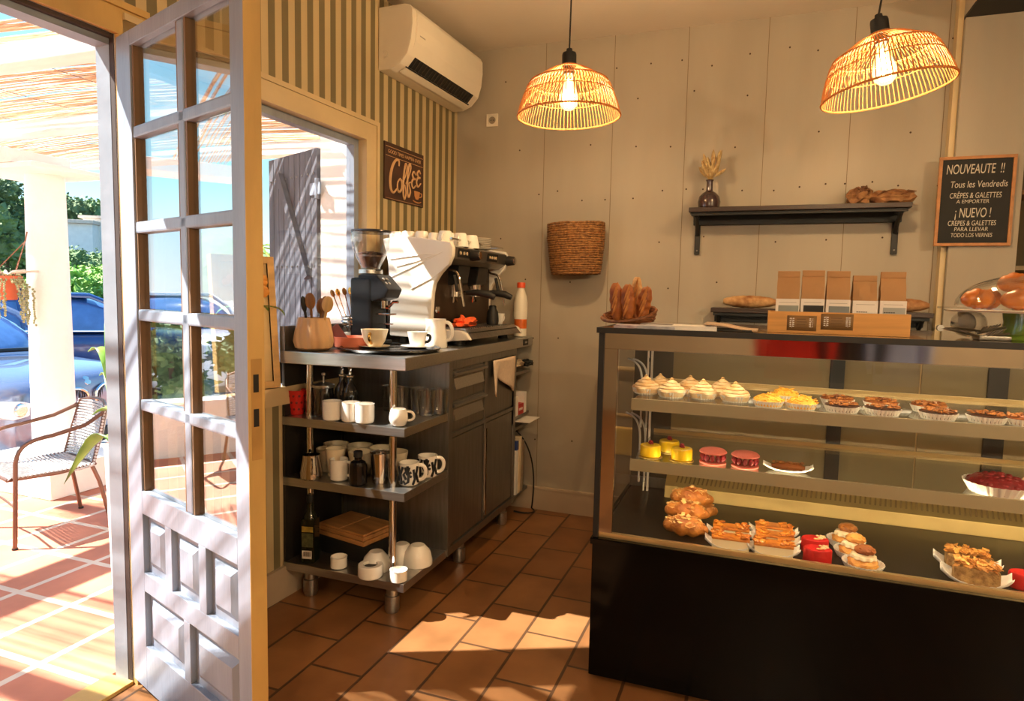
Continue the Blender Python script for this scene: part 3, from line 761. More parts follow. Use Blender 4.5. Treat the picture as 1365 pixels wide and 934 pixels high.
for i, (px, py, dep, r, m, lab) in enumerate(((2, 232, 23, 1.4, M_T1, 'tall dark pine at the left edge beyond the cars'), (28, 262, 29, 1.4, M_T3, 'olive green tree just left of the white column'), (96, 262, 52, 2.6, M_T1, 'hazy pine on the hill right behind the column'), (124, 266, 61, 2.9, M_T3, 'hazy pine on the hill at the centre of the gap'), (150, 268, 70, 3.2, M_T1, 'hazy pine on the hill nearest the door frame'), (64, 285, 80, 3.2, M_T1, 'hillside pine hidden behind the white column'))):
    b, h = put(px, py, dep); tree('pine_tree', lab, b, h, r, i + 3, m, n=3600, s=.0032 * dep, group='trees beyond the car park')
hl_, hh = put(120, 300, 75)
bm = B(); 
for k in range(3): blob(bm, (hl_.x + 9 * (k - 1) * .6, hl_.y + 9 * (k - 1) * .8, GZ), (16, 16, hh * .95), 4, .12, 3, k)
o = struct('hill', bm, M_T3)
for i, (px, py, dep, r, m, lab) in enumerate(((101, 328, 25.5, 1.0, M_T3, 'grey green bush against the white house'), (132, 333, 28.5, 1.1, M_T3, 'grey green bush nearest the door frame'), (97, 352, 19, .8, M_T2, 'bright green bush next to the column'), (120, 354, 21.2, .85, M_T2, 'bright green bush behind the roof rails'), (146, 350, 23.4, .9, M_T2, 'bright green bush beside the door frame'), (6, 362, 19, .85, M_T2, 'bright green bush at the left edge of the doorway'), (30, 368, 21.5, .85, M_T2, 'bright green bush behind the hanging pot'), (4, 325, 24, .8, M_T1, 'dark bush below the tall pine'))):
    b, h = put(px, py, dep); tree('garden_bush', lab, b, h, r * 1.2, i + 40, m, n=2600, s=.055, cat='bush', group='bushes along the car park')
hb, hh = put(118, 296, 40)
hs = thing('white_house', 'white flat roofed villa among the trees beyond the cars', 'house', hb, math.radians(35))
bm = B(); box(bm, -4.0, 1.0, -2.5, 2.5, 0, hh - .3, .03); box(bm, .2, 4.5, -1.5, 3, 0, hh + .1, .03); obj('wall', bm, M_STUCCO, hs)
bm = B(); box(bm, -4.2, 1.1, -2.7, 2.6, hh - .3, hh - .1, .02); box(bm, .0, 4.7, -1.7, 3.1, hh + .1, hh + .25, .02); obj('roof', bm, mat('pale_roof', S(214, 196, 178), .8), hs)
for x in (-3, -1, 2.2):
    bm = B(); y = -2.52 if x < .2 else -1.52; box(bm, x - .35, x + .35, y, y + .1, hh - 1.7, hh - .9, .01); obj('window', bm, mat('dark_window', S(70, 80, 96), .2), hs)
hb2, h2 = put(12, 320, 38)
hs = thing('white_house', 'small white house left of the column behind the pines', 'house', hb2, math.radians(35))
bm = B(); box(bm, -1.3, 1.3, -1.3, 1.3, 0, h2 - .2, .03); obj('wall', bm, M_STUCCO, hs)
bm = B(); box(bm, -1.45, 1.45, -1.45, 1.45, h2 - .2, h2, .02); obj('roof', bm, mat('pale_roof', S(214, 196, 178), .8), hs)
# low white wall on the street side of the patio, mirrored in the door panes
bm = B(); box(bm, -5.25, -5.05, -4, 1.55, GZ, .42, .01); tag(obj('garden_wall', bm, M_STUCCO), 'low white wall closing the street side of the patio', 'wall')
for i, y in enumerate((-.9, -.2, .5, 1.1)):
    tree('garden_bush', ('green shrub behind the low patio wall, farthest from the column', 'green shrub behind the low patio wall, second of four', 'green shrub behind the low patio wall, third of four', 'green shrub behind the low patio wall, nearest the column')[i], Vector((-5.9, y, GZ)), 1.3 + .1 * (i % 2), .36, 70 + i, M_T3, n=500, s=.05, cat='bush', group='shrubs behind the low wall')
# ------------------------------------------------------------------ stainless work counter
KX0, KX1, KY0, KY1 = -1.80, -1.235, 2.185, 3.69
kc = thing('work_counter', 'long stainless steel coffee counter with open end shelves along the striped wall', 'counter', (0, 0, 0))
bm = B(); prism(bm, [(wx(KY0) + .004, KY0), (KX1, KY0), (KX1, KY1), (wx(KY1) + .004, KY1)], .998, 1.05, 'z', .006); obj('worktop', bm, M_STEEL, kc)
bm = B(); prism(bm, [(wx(KY0) + .003, KY0 + .002), (wx(KY0) + .028, KY0 + .002), (wx(KY1) + .028, KY1), (wx(KY1) + .003, KY1)], 1.04, 1.15, 'z', .003); obj('upstand', bm, M_STEELD, kc)
CB0, CB1 = 2.575, 3.43
for z in (.775, .52, .155):
    bm = B(); prism(bm, [(wx(KY0) + .006, KY0 + .01), (KX1 - .01, KY0 + .01), (KX1 - .01, CB0), (wx(CB0) + .006, CB0)], z - .035, z, 'z', .003); obj('shelf', bm, M_STEEL, kc)
for x in (-1.735, -1.335):
    bm = B(); cyl(bm, x, 2.262, .12, 1.0, .0155, 18); obj('upright', bm, M_CHROME, kc)
bm = B(); prism(bm, [(wx(KY0) + .004, KY0 + .014), (wx(KY0) + .016, KY0 + .014), (wx(CB0) + .016, CB0), (wx(CB0) + .004, CB0)], .12, .998, 'z'); obj('side_panel', bm, mat('dark_side_steel', S(58, 54, 50), .4, .6), kc)
bm = B(); box(bm, -1.785, -1.255, CB0, CB1, .14, .998, .003); obj('cabinet_body', bm, M_STEELD, kc)
bm = B(); box(bm, -1.256, -1.24, CB0, CB0 + .035, .125, .998, .002); box(bm, -1.256, -1.24, CB1 - .03, CB1, .125, .998, .002); box(bm, -1.256, -1.24, CB0 + .035, CB1 - .03, .965, .998, .002); box(bm, -1.256, -1.238, CB0 - .001, CB1, .125, .16, .002)
box(bm, -1.256, -1.243, 2.985, 3.01, .16, .965, .002); box(bm, -1.256, -1.244, CB0 + .035, CB1 - .03, .655, .675, .002); obj('face_frame', bm, M_STEELD, kc)
def front(y0, y1, z0, z1, name):
    b = B(); box(b, -1.258, -1.247, y0, y1, z0, z1, .003); return obj(name, b, M_STEELD, kc)
for z0, z1 in ((.825, .955), (.685, .815)):
    d = front(2.615, 2.98, z0, z1, 'drawer')
    bm = B(); prism(bm, [(-1.248, z1 - .028), (-1.225, z1 - .02), (-1.222, z1 - .01), (-1.248, z1 - .004)], 2.62, 2.975, 'y'); obj('pull_lip', bm, M_STEEL, d)
    bm = B(); prism(bm, [(-1.2475, z1 - .085), (-1.236, z1 - .085), (-1.2475, z1 - .035)], 2.635, 2.96, 'y'); obj('recess', bm, M_STEEL, d)
front(3.015, 3.395, .685, .955, 'flap_panel')
d1 = front(2.615, 2.98, .165, .65, 'door'); d2 = front(3.015, 3.395, .165, .65, 'door')
bm = B(); tube(bm, [(-1.238, 2.995, .19), (-1.238, 2.995, .63)], .008, 10); obj('door_handle', bm, M_CHROME, d1)
# open rack at the far end
bm = B(); box(bm, -1.77, -1.75, CB1, KY1, .14, .998, .002); obj('rack_back', bm, M_STEELD, kc)
for z in (.86, .61, .5445, .15):
    bm = B(); box(bm, -1.77, -1.25, CB1, KY1, z - .02, z, .003); obj('rack_shelf', bm, M_STEELD, kc)
for x, y in ((-1.735, 2.262), (-1.335, 2.262), (-1.30, 2.83), (-1.73, 2.83), (-1.30, 3.4), (-1.73, 3.4)):
    bm = B(); lathe(bm, [(.026, 0), (.03, .012), (.03, .07), (.024, .072), (.024, .125)], 20, T(x, y, 0)); obj('leg', bm, M_STEEL, kc)
bm = B(); box(bm, KX1 - .002, KX1 + .0035, 3.52, 3.6, 1.008, 1.042, .001); obj('maker_plate', bm, M_BLACKM, kc)
bm = B(); box(bm, KX1 + .0032, KX1 + .0038, 3.54, 3.58, 1.02, 1.03); obj('plate_mark', bm, M_STEEL, kc)

# -------- crockery prototypes (origin at the base, handle along +x)
def shell(bm, prof, th=.004, n=28, M=None, fl=None):
    """A hollow pot from its outer profile."""
    inner = [(max(r - th, .001), z) for r, z in prof[::-1] if z > prof[0][1] + th]
    inner += [(0, prof[0][1] + th + .001)]
    return lathe(bm, [(0, prof[0][1])] + prof + inner, n, M, fl, cap0=False, cap1=False)
def handle(bm, r0, z0, r1, z1, out, rad=.005, M=None, flat=1.3):
    pts = bez((r0, 0, z0), (r0 + out * 1.25, 0, z0 + .01), (r1 + out * 1.25, 0, z1 - .005), (r1, 0, z1), 12)
    return tube(bm, pts, rad, 8, M=M, flat=flat)
def vessel(name, label, cat, prof, m, loc, rz=0., hd=None, th=.004, group=None, hm=None, rot=None):
    t = thing(name, label, cat, loc, rz, group, rot)
    bm = B(); shell(bm, prof, th); obj('body', bm, m, t)
    if hd: bm = B(); handle(bm, *hd); obj('handle', bm, hm or m, t)
    return t
P_TUMB = [(.028, 0), (.036, .006), (.038, .02), (.038, .078), (.039, .08)]
P_ESP = [(.02, 0), (.024, .004), (.027, .02), (.033, .05), (.035, .058)]
P_CAP = [(.026, 0), (.03, .004), (.045, .025), (.055, .06), (.058, .075)]

# things on the worktop
Z1 = 1.0505
q = at(407, 466, 2, Z1)
ut = thing('utensil_pot', 'beige fluted ceramic pot holding wooden spoons', 'pot', (-1.712, 2.262, Z1)); ut.scale = (.86, .86, 1)
bm = B(); shell(bm, [(.062, 0), (.084, .012), (.093, .04), (.088, .07), (.076, .12), (.073, .135)], .006, 117, fl=lambda a, i: 1 + .035 * math.sin(a * 13 + i * .8) * (1 if 0 < i < 6 else 0)); obj('pot', bm, mat('beige_ceramic', S(214, 172, 126), .4, var=.06), ut)
random.seed(11)
def spoon(label, x, y, tiltx, tilty, rz, zt, m, w=.021, group='spoons in the fluted pot'):
    t = thing('wooden_spoon', label, 'spoon', (x, y, Z1 + .012), rz, group, rot=(tiltx, tilty, rz))
    bm = B(); tube(bm, [(0, 0, 0), (0, 0, zt * .6), (0, 0, zt - .05)], [.005, .0055, .006], 8); obj('handle', bm, m, t)
    bm = B(); blob(bm, (0, 0, zt - .02), (w, .006, .034), 3, .02, 2); obj('bowl', bm, m, t)
M_SP1, M_SP2 = mat('dark_spoon_wood', S(142, 96, 48), .5, var=.25, stretch=(8, 8, 1)), mat('pale_spoon_wood', S(206, 164, 98), .5, var=.2, stretch=(8, 8, 1))
spoon('dark wooden spoon at the left rim of the fluted pot', -1.735, 2.27, .05, -.16, .9, .2, M_BLACKM, .012)
spoon('brown wooden spoon with round bowl, second from the left in the pot', -1.71, 2.262, .08, -.05, .2, .212, M_SP1, .023)
spoon('brown spoon in the middle of the fluted pot', -1.695, 2.28, -.08, .02, .5, .19, M_SP1, .02)
spoon('brown spoon edge-on, right of the middle of the pot', -1.685, 2.265, .08, .09, 1.1, .2, M_SP1, .021)
spoon('pale wooden spoon leaning over the right rim of the pot', -1.68, 2.255, .05, .24, .1, .205, M_SP2, .026)
# terracotta dish with sachets
td = thing('terracotta_dish', 'pink terracotta dish behind the fluted pot', 'dish', (-1.645, 2.44, Z1)); td.scale = (.85, .85, 1)
bm = B(); shell(bm, [(.075, 0), (.09, .008), (.098, .045), (.1, .05)], .006, 32); obj('dish', bm, mat('pink_terracotta', S(214, 120, 92), .55), td)
bm = B(); box(bm, -.05, .02, -.003, .003, 0, .08, .001, T(-.02, -.03, .03, rz=.5, ry=-.6)); tag(obj('sachet', bm, mat('plum_paper', S(120, 70, 74), .6), None, td.location), 'dark plum paper sachet standing in the terracotta dish', 'sachet')
# steel canister with gold spoons and straws
cn = thing('steel_canister', 'clip-top steel and glass canister between pot and grinder', 'jar', (-1.735, 2.585, Z1))
bm = B(); shell(bm, [(.05, 0), (.055, .006), (.055, .085), (.052, .09)], .003, 32); obj('jar', bm, G_CLEAR, cn)
bm = B(); 
for z in (.09, .104, .118): lathe(bm, [(.053, z), (.058, z + .003), (.058, z + .009), (.053, z + .012)], 32, cap0=False, cap1=False)
obj('clip_ring', bm, M_CHROME, cn)
bm = B(); lathe(bm, [(0, .002), (.048, .002), (.048, .06), (0, .062)], 24); obj('contents', bm, mat('sugar_sticks', S(214, 204, 190), .6, col2=S(150, 130, 110), scale=30), cn)
M_GOLD = mat('brass_cutlery', S(210, 160, 80), .25, .9)
random.seed(5)
cs = ('leftmost', 'second', 'third', 'fourth', 'fifth', 'rightmost')
for k in range(6):
    t = thing('gold_teaspoon', 'gold teaspoon standing in the clip-top canister, %s of six' % cs[k], 'teaspoon', (-1.735 + .010 * (k - 2.5), 2.585 + .01 * (k % 3 - 1), Z1 + .064), 0, 'gold teaspoons in the canister', rot=(random.uniform(-.05, .12), -.40 + .085 * k, random.uniform(-.3, .3)))
    bm = B(); tube(bm, [(0, 0, 0), (0, 0, .13), (0, .002, .17)], [.002, .0022, .003], 6); blob(bm, (0, .002, .185), (.011, .003, .018), 2, 0); obj('spoon', bm, M_GOLD if k % 2 else mat('bronze_cutlery', S(130, 86, 40), .35, .8), t)

# grinder
gx, gy = -1.655, 2.60
gr = thing('coffee_grinder', 'black coffee grinder with a clear bean hopper', 'grinder', (gx, gy, Z1)); gr.scale = (.9, .9, .86)
def GZ_(py): return at(500, py, 1, gy)[2] - Z1
bm = B(); box(bm, -.075, .075, -.09, .09, 0, .03, .01); box(bm, -.075, .05, -.075, .075, .02, .36, .02); obj('body', bm, mat('grinder_black', S(20, 20, 21), .45, spec=.25), gr)
bm = B(); prism(bm, [(-.03, .375), (.075, .375), (.145, .30), (.125, .255), (.06, .235), (-.03, .25)], -.07, .07, 'y', .01); hd_ = obj('grinding_head', bm, mat('grinder_graphite', S(26, 26, 28), .4, spec=.25), gr)
bm = B()
for i in range(3):
    for j in range(2): cyl(bm, 0, 0, 0, .004, .008, 12, M=T(.098 + .022 * i * .7, -.04 + .03 * j, .352 - .022 * i, ry=.8))
obj('button', bm, mat('grey_button', S(180, 176, 170), .4), hd_)
bm = B(); cyl(bm, .075, 0, .20, .24, .02, 16); tube(bm, [(.04, 0, .205), (.11, 0, .205)], .012, 10); box(bm, .04, .13, -.035, .035, .165, .175, .003); box(bm, .03, .045, -.03, .03, .12, .21, .003); box(bm, .03, .13, -.005, .005, .115, .122, .002); tube(bm, [(.10, 0, .2), (.14, -.01, .235), (.165, -.01, .235)], .008, 8); obj('dosing_fork', bm, M_CHROME, gr)
bm = B(); lathe(bm, [(.045, .375), (.06, .38), (.06, .40), (.05, .405)], 28); obj('hopper_collar', bm, M_STEEL, gr)
bm = B(); lathe(bm, [(.045, .405), (.05, .42), (.075, .47), (.092, .52), (.097, .56), (.098, .595), (.0955, .595), (.0945, .56), (.0895, .52), (.0725, .47), (.0475, .42), (.0425, .407)], 36, cap0=False, cap1=False); obj('hopper', bm, G_CLEAR, gr)
bm = B(); lathe(bm, [(.1, .593), (.102, .598), (.1, .606), (.06, .611), (0, .612)], 36); obj('hopper_lid', bm, mat('smoked_lid', S(40, 40, 44), .2), gr)
bm = B(); lathe(bm, [(0, .408), (.04, .409), (.047, .425), (.068, .468), (.064, .476), (.03, .485), (0, .488)], 28); random.seed(8)
for k in range(220):
    a = random.uniform(0, 2 * PI); r = .064 * math.sqrt(random.random()); blob(bm, (r * math.cos(a), r * math.sin(a), .482 + .012 * (1 - r / .07) + random.uniform(-.004, .004)), (.0065, .0045, .004), 1, 0)
cbn = obj('coffee_beans', bm, mat('roasted_beans', S(66, 36, 22), .4, var=.4, scale=40), gr); cbn['kind'] = 'stuff'
bm = B(); tube(bm, [(.05, -.03, .398), (.09, -.05, .398)], .004, 6); obj('shutter_lever', bm, M_BLACKM, gr)

# espresso machine
MY0, MY1 = 2.79, 3.5
ms = thing('espresso_machine', 'two-group espresso machine with white side panels and dark front', 'coffee machine', (0, 0, 0))
side = [(510, 318), (533, 314), (560, 316), (600, 322), (603.5, 329), (603, 340), (598, 352), (586, 365), (578.5, 378), (576, 392), (574.5, 420), (574, 437), (614, 441), (620, 444), (626.5, 453.5), (600, 455), (540, 449), (519, 447), (520, 400), (517, 350)]
poly = [(at(x, y, 1, MY0)[0], at(x, y, 1, MY0)[2]) for x, y in side]
MXB = min(p[0] for p in poly); MTOP = max(p[1] for p in poly)
M_MW = mat('machine_white', S(240, 232, 220), .25, var=.03, coat=.4)
for k, y in enumerate((MY0, MY1)):
    bm = B(); prism(bm, poly, y, y + .035, 'y', .008); sp = obj('side_panel', bm, M_MW, ms)
    if k == 0:
        bm = B()
        for pts in (((520, 345), (570, 338), (583, 340)), ((528, 355), (555, 348), (586, 337)), ((515, 372), (545, 358), (590, 335)), ((548, 385), (580, 368), (597, 352))):
            tube(bm, [at(x, y_, 1, MY0 - .001) for x, y_ in pts], .002, 6)
        obj('panel_crease', bm, M_MW, sp)
fx = poly[3][0]; zt = poly[3][1]
xin = at(575, 420, 1, MY0)[0]
zb0 = at(574, 438, 1, MY0)[2]; xb = at(626, 453, 1, MY0)[0]; zb1 = at(626, 453, 1, MY0)[2]; xtip = at(616, 441, 1, MY0)[0]
bm = B(); box(bm, MXB + .01, xin, MY0 + .03, MY1 + .005, zb1 + .01, zt - .03, .004); obj('boiler_housing', bm, mat('dark_inner_steel', S(70, 52, 38), .4, .6), ms)
bm = B(); box(bm, MXB, fx - .01, MY0 + .02, MY1 + .015, zt - .03, zt - .012, .003); ck = obj('cup_deck', bm, M_STEELD, ms)
bm = B(); tube(bm, [(fx - .015, MY0 + .04, zt + .02), (fx - .015, MY1, zt + .02), (MXB + .02, MY1, zt + .02)], .005, 8); obj('deck_rail', bm, M_CHROME, ck)
bm = B(); prism(bm, [(fx - .16, zt - .03), (fx - .0, zt - .012), (fx + .012, zt - .02), (fx + .004, zt - .075), (fx - .035, zt - .10), (fx - .16, zt - .10)], MY0 + .035, MY1, 'y', .003); cpn = obj('control_panel', bm, M_STEELD, ms)
def on_panel(y, dz): return (fx + .012 - .004 - .008 * (dz / .055) + .003, y, zt - .02 - dz)
for y0, y1 in ((2.86, 2.99), (3.02, 3.13), (3.22, 3.36)):
    bm = B(); prism(bm, [(fx + .0125, zt - .026), (fx + .0125, zt - .026), (fx + .0145, zt - .027), (fx + .0085, zt - .066), (fx + .0055, zt - .066)], y0, y1, 'y')
    obj('button_panel', bm, M_BLACKM, cpn)
bm = B()
for y in (2.88, 2.92, 2.955, 3.06, 3.085, 3.11, 3.25, 3.28, 3.31, 3.335): lathe(bm, [(.009, 0), (.008, .004), (0, .005)], 12, T(fx + .0115, y, zt - .046, ry=PI / 2))
obj('button', bm, mat('pale_button', S(190, 170, 140), .4), cpn)
for y in (3.02, MY1 + .015):
    bm = B(); lathe(bm, [(.026, 0), (.028, .012), (.024, .045), (.02, .05), (0, .05)], 20, T(fx + .004, y, zt - .05, ry=PI / 2)); kn = obj('steam_knob', bm, M_BLACKM, cpn)
    bm = B(); lathe(bm, [(.019, 0), (.019, .004), (.012, .005), (0, .005)], 20, T(fx + .054, y, zt - .05, ry=PI / 2)); obj('knob_cap', bm, M_CHROME, kn)
for gy_ in (3.03, 3.27):
    bm = B(); prism(bm, [(xin - .01, zt - .10), (fx - .03, zt - .10), (fx - .045, zt - .19), (xin - .01, zt - .20)], gy_ - .065, gy_ + .065, 'y', .006); g_ = obj('group_head', bm, mat('black_group_plastic', S(24, 24, 25), .3), ms)
    bm = B(); cyl(bm, fx - .085, gy_, zt - .225, zt - .185, .036, 24); obj('portafilter_collar', bm, M_CHROME, g_)
    pf = B(); cyl(pf, fx - .085, gy_, zt - .255, zt - .215, .034, 24, .032); tube(pf, [(fx - .06, gy_, zt - .235), (fx - .01, gy_, zt - .235)], .01, 10); tube(pf, [(fx - .085, gy_ - .02, zt - .255), (fx - .085, gy_ - .02, zt - .28), (fx - .085, gy_, zt - .255), (fx - .085, gy_ + .02, zt - .28)], .006, 6); pf_ = obj('portafilter', pf, M_CHROME, ms)
    bm = B(); tube(bm, [(fx - .02, gy_, zt - .235), (fx + .03, gy_, zt - .232), (fx + .09, gy_ + .01, zt - .24), (fx + .125, gy_ + .015, zt - .255)], [.012, .016, .019, .014], 12); obj('grip', bm, M_BLACKM, pf_)
for y, s in ((2.88, 1), (3.42, 1)):
    bm = B(); tube(bm, [(fx - .09, y, zt - .10), (fx - .05, y, zt - .125), (fx - .02, y, zt - .13)] + [tuple(p) for p in bez((fx - .02, y, zt - .13), (fx + .01, y, zt - .14), (fx + .012, y, zt - .18), (fx + .03, y + .01, zt - .30), 8)[1:]], .006, 10); w_ = obj('steam_wand', bm, M_CHROME, ms)
    bm = B(); tube(bm, [(fx - .03, y + .02, zt - .15), (fx - .01, y + .02, zt - .23)], .009, 8); obj('wand_grip', bm, M_BLACKM, w_)
bm = B(); lathe(bm, [(.02, 0), (.018, .006), (.012, .008), (0, .008)], 20, T(xin + .001, 2.85, zb0 + .09, ry=PI / 2)); obj('gauge', bm, M_CHROME, ms)
bm = B(); prism(bm, [(xin - .02, zb0), (xtip, zb0), (xb, zb1), (xin - .02, zb1)], MY0 + .034, MY1 + .002, 'y', .004); dt = obj('drip_tray', bm, M_STEELD, ms)
bm = B()
for k in range(24): y = MY0 + .06 + k * .027; box(bm, xin + .005, xtip - .012, y, y + .012, zb0, zb0 + .004)
obj('drip_grid', bm, M_STEEL, dt)
bm = B(); tube(bm, [(xtip + (xb - xtip) * .35 + .001, MY0 + .05, zb0 + (zb1 - zb0) * .35), (xtip + (xb - xtip) * .35 + .001, MY1 - .01, zb0 + (zb1 - zb0) * .35)], .0025, 6); obj('tray_seam', bm, M_BLACKM, dt)
for y in (MY0 + .08, MY1 - .05):
    for x in (MXB + .08, xb - .09): bm = B(); cyl(bm, x, y, Z1, zb1 + .02, .028, 18, .024); obj('foot', bm, M_BLACKM, ms)
# items on the machine
bm = B(); blob(bm, (0, 0, 0), (.045, .10, .034), 3, .9, 2.6, 9, cut=-.014)
tag(obj('cleaning_cloth', bm, mat('orange_cloth', S(244, 104, 52), .8, var=.25, scale=30), None, (xin + .075, 3.0, zb0 + .021), .1), 'bright orange cleaning cloth crumpled on the drip tray', 'cloth')
bm = B(); blob(bm, (0, 0, 0), (.03, .10, .02), 3, .9, 2.2, 4, cut=-.01)
tag(obj('cleaning_cloth', bm, M_BLACKM, None, (xin + .03, 3.05, zb0 + .02), .1), 'black cloth bunched behind the orange cloth on the drip tray', 'cloth')
vessel('espresso_cup', 'small white cup on the far end of the drip tray', 'cup', P_ESP, M_WHITE, (xtip - .06, 3.4, zb0 + .005), 1.2, (.03, .045, .024, .015, .02, .004))
bm = B(); lathe(bm, [(.03, 0), (.034, .02), (.03, .07), (.02, .085), (.02, .1), (.012, .105), (0, .105)], 20); tag(obj('tamper', bm, M_BLACKM, None, (xtip - .055, 3.3, zb0 + .005)), 'black conical tamper on the drip tray under the far group', 'tamper')
# upturned cups on the deck
random.seed(21)
cupd = None
PR_UP = {'e': P_ESP, 'c': [(.027, 0), (.03, .004), (.036, .03), (.042, .06), (.043, .066)]}
def upcup(kind, x, y, rz, label, m=M_WHITE, lift=0., tip=0.):
    t = thing('upturned_cup', label, 'cup', (x, y, zt - .011 + lift + PR_UP[kind][-1][1]), 0, 'upturned cups on the espresso machine', rot=(PI, tip, rz))
    bm = B(); shell(bm, PR_UP[kind], .003, 24); obj('body', bm, m, t)
    bm = B(); k = PR_UP[kind]; handle(bm, k[2][0] + .004, k[-1][1] * .72, k[2][0] - .003, .016, .02, .004); obj('handle', bm, m, t)
ucs = [('c', -1.575, 2.85, 'front'), ('c', -1.51, 2.845, 'front'), ('c', -1.44, 2.85, 'front'), ('e', -1.37, 2.84, 'front'), ('c', -1.315, 2.85, 'front'), ('e', -1.585, 2.95, 'second'), ('c', -1.52, 2.94, 'second'), ('c', -1.41, 2.95, 'second'), ('c', -1.345, 2.945, 'second'), ('c', -1.29, 2.965, 'second'), ('c', -1.33, 3.06, 'third'), ('c', -1.43, 3.06, 'third'), ('c', -1.52, 3.06, 'third'), ('c', -1.285, 3.09, 'third')]
nth = ('first', 'second', 'third', 'fourth', 'fifth')
cnt = {}
for kind, x, y, row in ucs:
    i = cnt.get(row, 0); cnt[row] = i + 1
    dx = fx + .03 - (-1.25)
    upcup(kind, x + dx - .02, y, random.uniform(-2.5, 2.5), '%s white cup upturned on the machine, %s from the wall in the %s row' % ('small' if kind == 'e' else 'large', nth[i], {'front': 'near', 'second': 'second', 'third': 'third'}[row]))
for k in range(7):
    bm = B(); lathe(bm, [(.03, 0), (.035, .001), (.068, .008), (.07, .0105), (.066, .0105), (.034, .004), (0, .004)], 32)
    tag(obj('saucer', bm, M_WHITE, None, (fx - .06, 3.26, zt - .011 + .0092 * k)), ('lowest', 'second lowest', 'third', 'middle', 'fifth', 'second highest', 'topmost')[k] + ' white saucer of the stack on the espresso machine', 'saucer', 'saucers stacked on the espresso machine')

# tray with two cups, jug
tr = (-1.448, 2.43, Z1)
bm = B(); lathe(bm, [(0, 0), (.19, 0), (.205, .004), (.212, .014), (.209, .015), (.2, .007), (0, .005)], 48)
tag(obj('serving_tray', bm, mat('black_tray', S(22, 22, 24), .25), None, tr), 'round black serving tray at the near end of the counter', 'tray')
cz = Z1 + .0065
def saucer(label, loc, m=M_WHITE, r=.07):
    bm = B(); k = r / .07; lathe(bm, [(.03 * k, 0), (.035 * k, .001), (.068 * k, .008), (r, .0105), (.066 * k, .0105), (.034 * k, .004), (0, .004)], 36)
    return tag(obj('saucer', bm, m, None, loc), label, 'saucer')
p = at(493, 466, 2, cz)
vessel('cappuccino_cup', 'wide cream cup with a gold handle on the black tray', 'cup', P_CAP, M_OFFW, (-1.53, 2.435, cz + .005), math.radians(-78), (.05, .056, .036, .02, .022, .0065), hm=M_GOLD)
saucer('cream saucer under the gold-handled cup', (-1.53, 2.435, cz), M_OFFW, .066)
saucer('white saucer under the small white cup on the tray', (-1.375, 2.53, cz), M_WHITE, .074)
vessel('espresso_cup', 'small white cup with dark handle on a saucer beside the jug', 'cup', [(.028, 0), (.031, .004), (.036, .03), (.043, .062), (.044, .066)], M_WHITE, (-1.375, 2.53, cz + .005), math.radians(20), (.04, .05, .034, .022, .02, .005), hm=M_BLACKM)
bm = B(); tube(bm, [(-.05, 0, .003), (.03, 0, .006)], .003, 6); blob(bm, (.045, 0, .006), (.016, .011, .003), 2, 0); tag(obj('teaspoon', bm, M_BLACKM, None, (-1.46, 2.42, cz + .001), .9), 'dark teaspoon lying on the tray between the two cups', 'spoon')
vessel('milk_jug', 'tall white jug with a large handle behind the black tray', 'jug', [(.05, 0), (.053, .006), (.05, .05), (.043, .10), (.046, .125), (.047, .13)], M_WHITE, (-1.352, 2.66, Z1), math.radians(12), (.043, .115, .048, .035, .032, .0065))
bm = B(); prism(bm, [(-.025, -.01), (.025, -.01), (.03, .02), (-.03, .02)], -.06, .06, 'x', .004); tag(obj('tamping_mat', bm, mat('black_rubber', S(26, 26, 28), .6), None, (-1.44, 2.74, Z1 + .011), .35), 'black rubber tamping rest between grinder and jug', 'mat')
# kefir bottle
bt = thing('milk_bottle', 'white plastic bottle with orange cap and label at the wall end of the counter', 'bottle', (-1.29, 3.62, Z1))
bm = B(); lathe(bm, [(0, 0), (.03, 0), (.036, .006), (.036, .10), (.04, .12), (.04, .2), (.034, .235), (.02, .275), (.019, .29)], 28); obj('body', bm, M_PLAST, bt)
bm = B(); lathe(bm, [(.0365, .05), (.0368, .052), (.0368, .12), (.0365, .122)], 28, cap0=False, cap1=False); obj('label', bm, mat('orange_label', S(222, 110, 36), .4, col2=S(190, 84, 24), scale=20), bt)
bm = B(); lathe(bm, [(.023, .285), (.0245, .288), (.0245, .312), (.022, .316), (0, .316)], 24, fl=lambda a, i: 1 + .02 * math.sin(a * 24)); obj('cap', bm, mat('orange_cap', S(226, 84, 44), .4), bt)

# -------- first shelf
z = .7755
rc = thing('punched_cup', 'red cup with punched dots on the top shelf', 'cup', (-1.80, 2.262, z))
bm = B(); shell(bm, [(.026, 0), (.028, .003), (.04, .1), (.042, .104)], .003, 28); obj('cup', bm, mat('red_enamel', S(200, 36, 30), .35), rc)
bm = B()
for j in range(3):
    for k in range(10): a = 2 * PI * (k + .5 * (j % 2)) / 10; rr = .0275 + .0125 * ((.025 + .028 * j) / .1); lathe(bm, [(.0055, 0), (.005, .0012), (0, .0014)], 10, T(rr * math.cos(a), rr * math.sin(a), .025 + .028 * j) @ Euler((0, PI / 2, 0)).to_matrix().to_4x4() if False else Matrix.Translation((rr * math.cos(a), rr * math.sin(a), .025 + .028 * j)) @ Matrix.Rotation(a, 4, 'Z') @ Matrix.Rotation(PI / 2, 4, 'Y'))
obj('dot', bm, mat('dark_red', S(110, 14, 16), .5), rc)
fp_ = thing('french_press', 'black glass cafetiere next to the left upright on the top shelf', 'coffee pot', (-1.685, 2.29, z))
bm = B(); shell(bm, [(.04, 0), (.042, .004), (.042, .125)], .002, 28); obj('beaker', bm, G_CLEAR, fp_)
bm = B(); lathe(bm, [(0, .004), (.039, .004), (.039, .118), (0, .118)], 28); obj('coffee', bm, mat('black_coffee', S(16, 15, 18), .2), fp_)
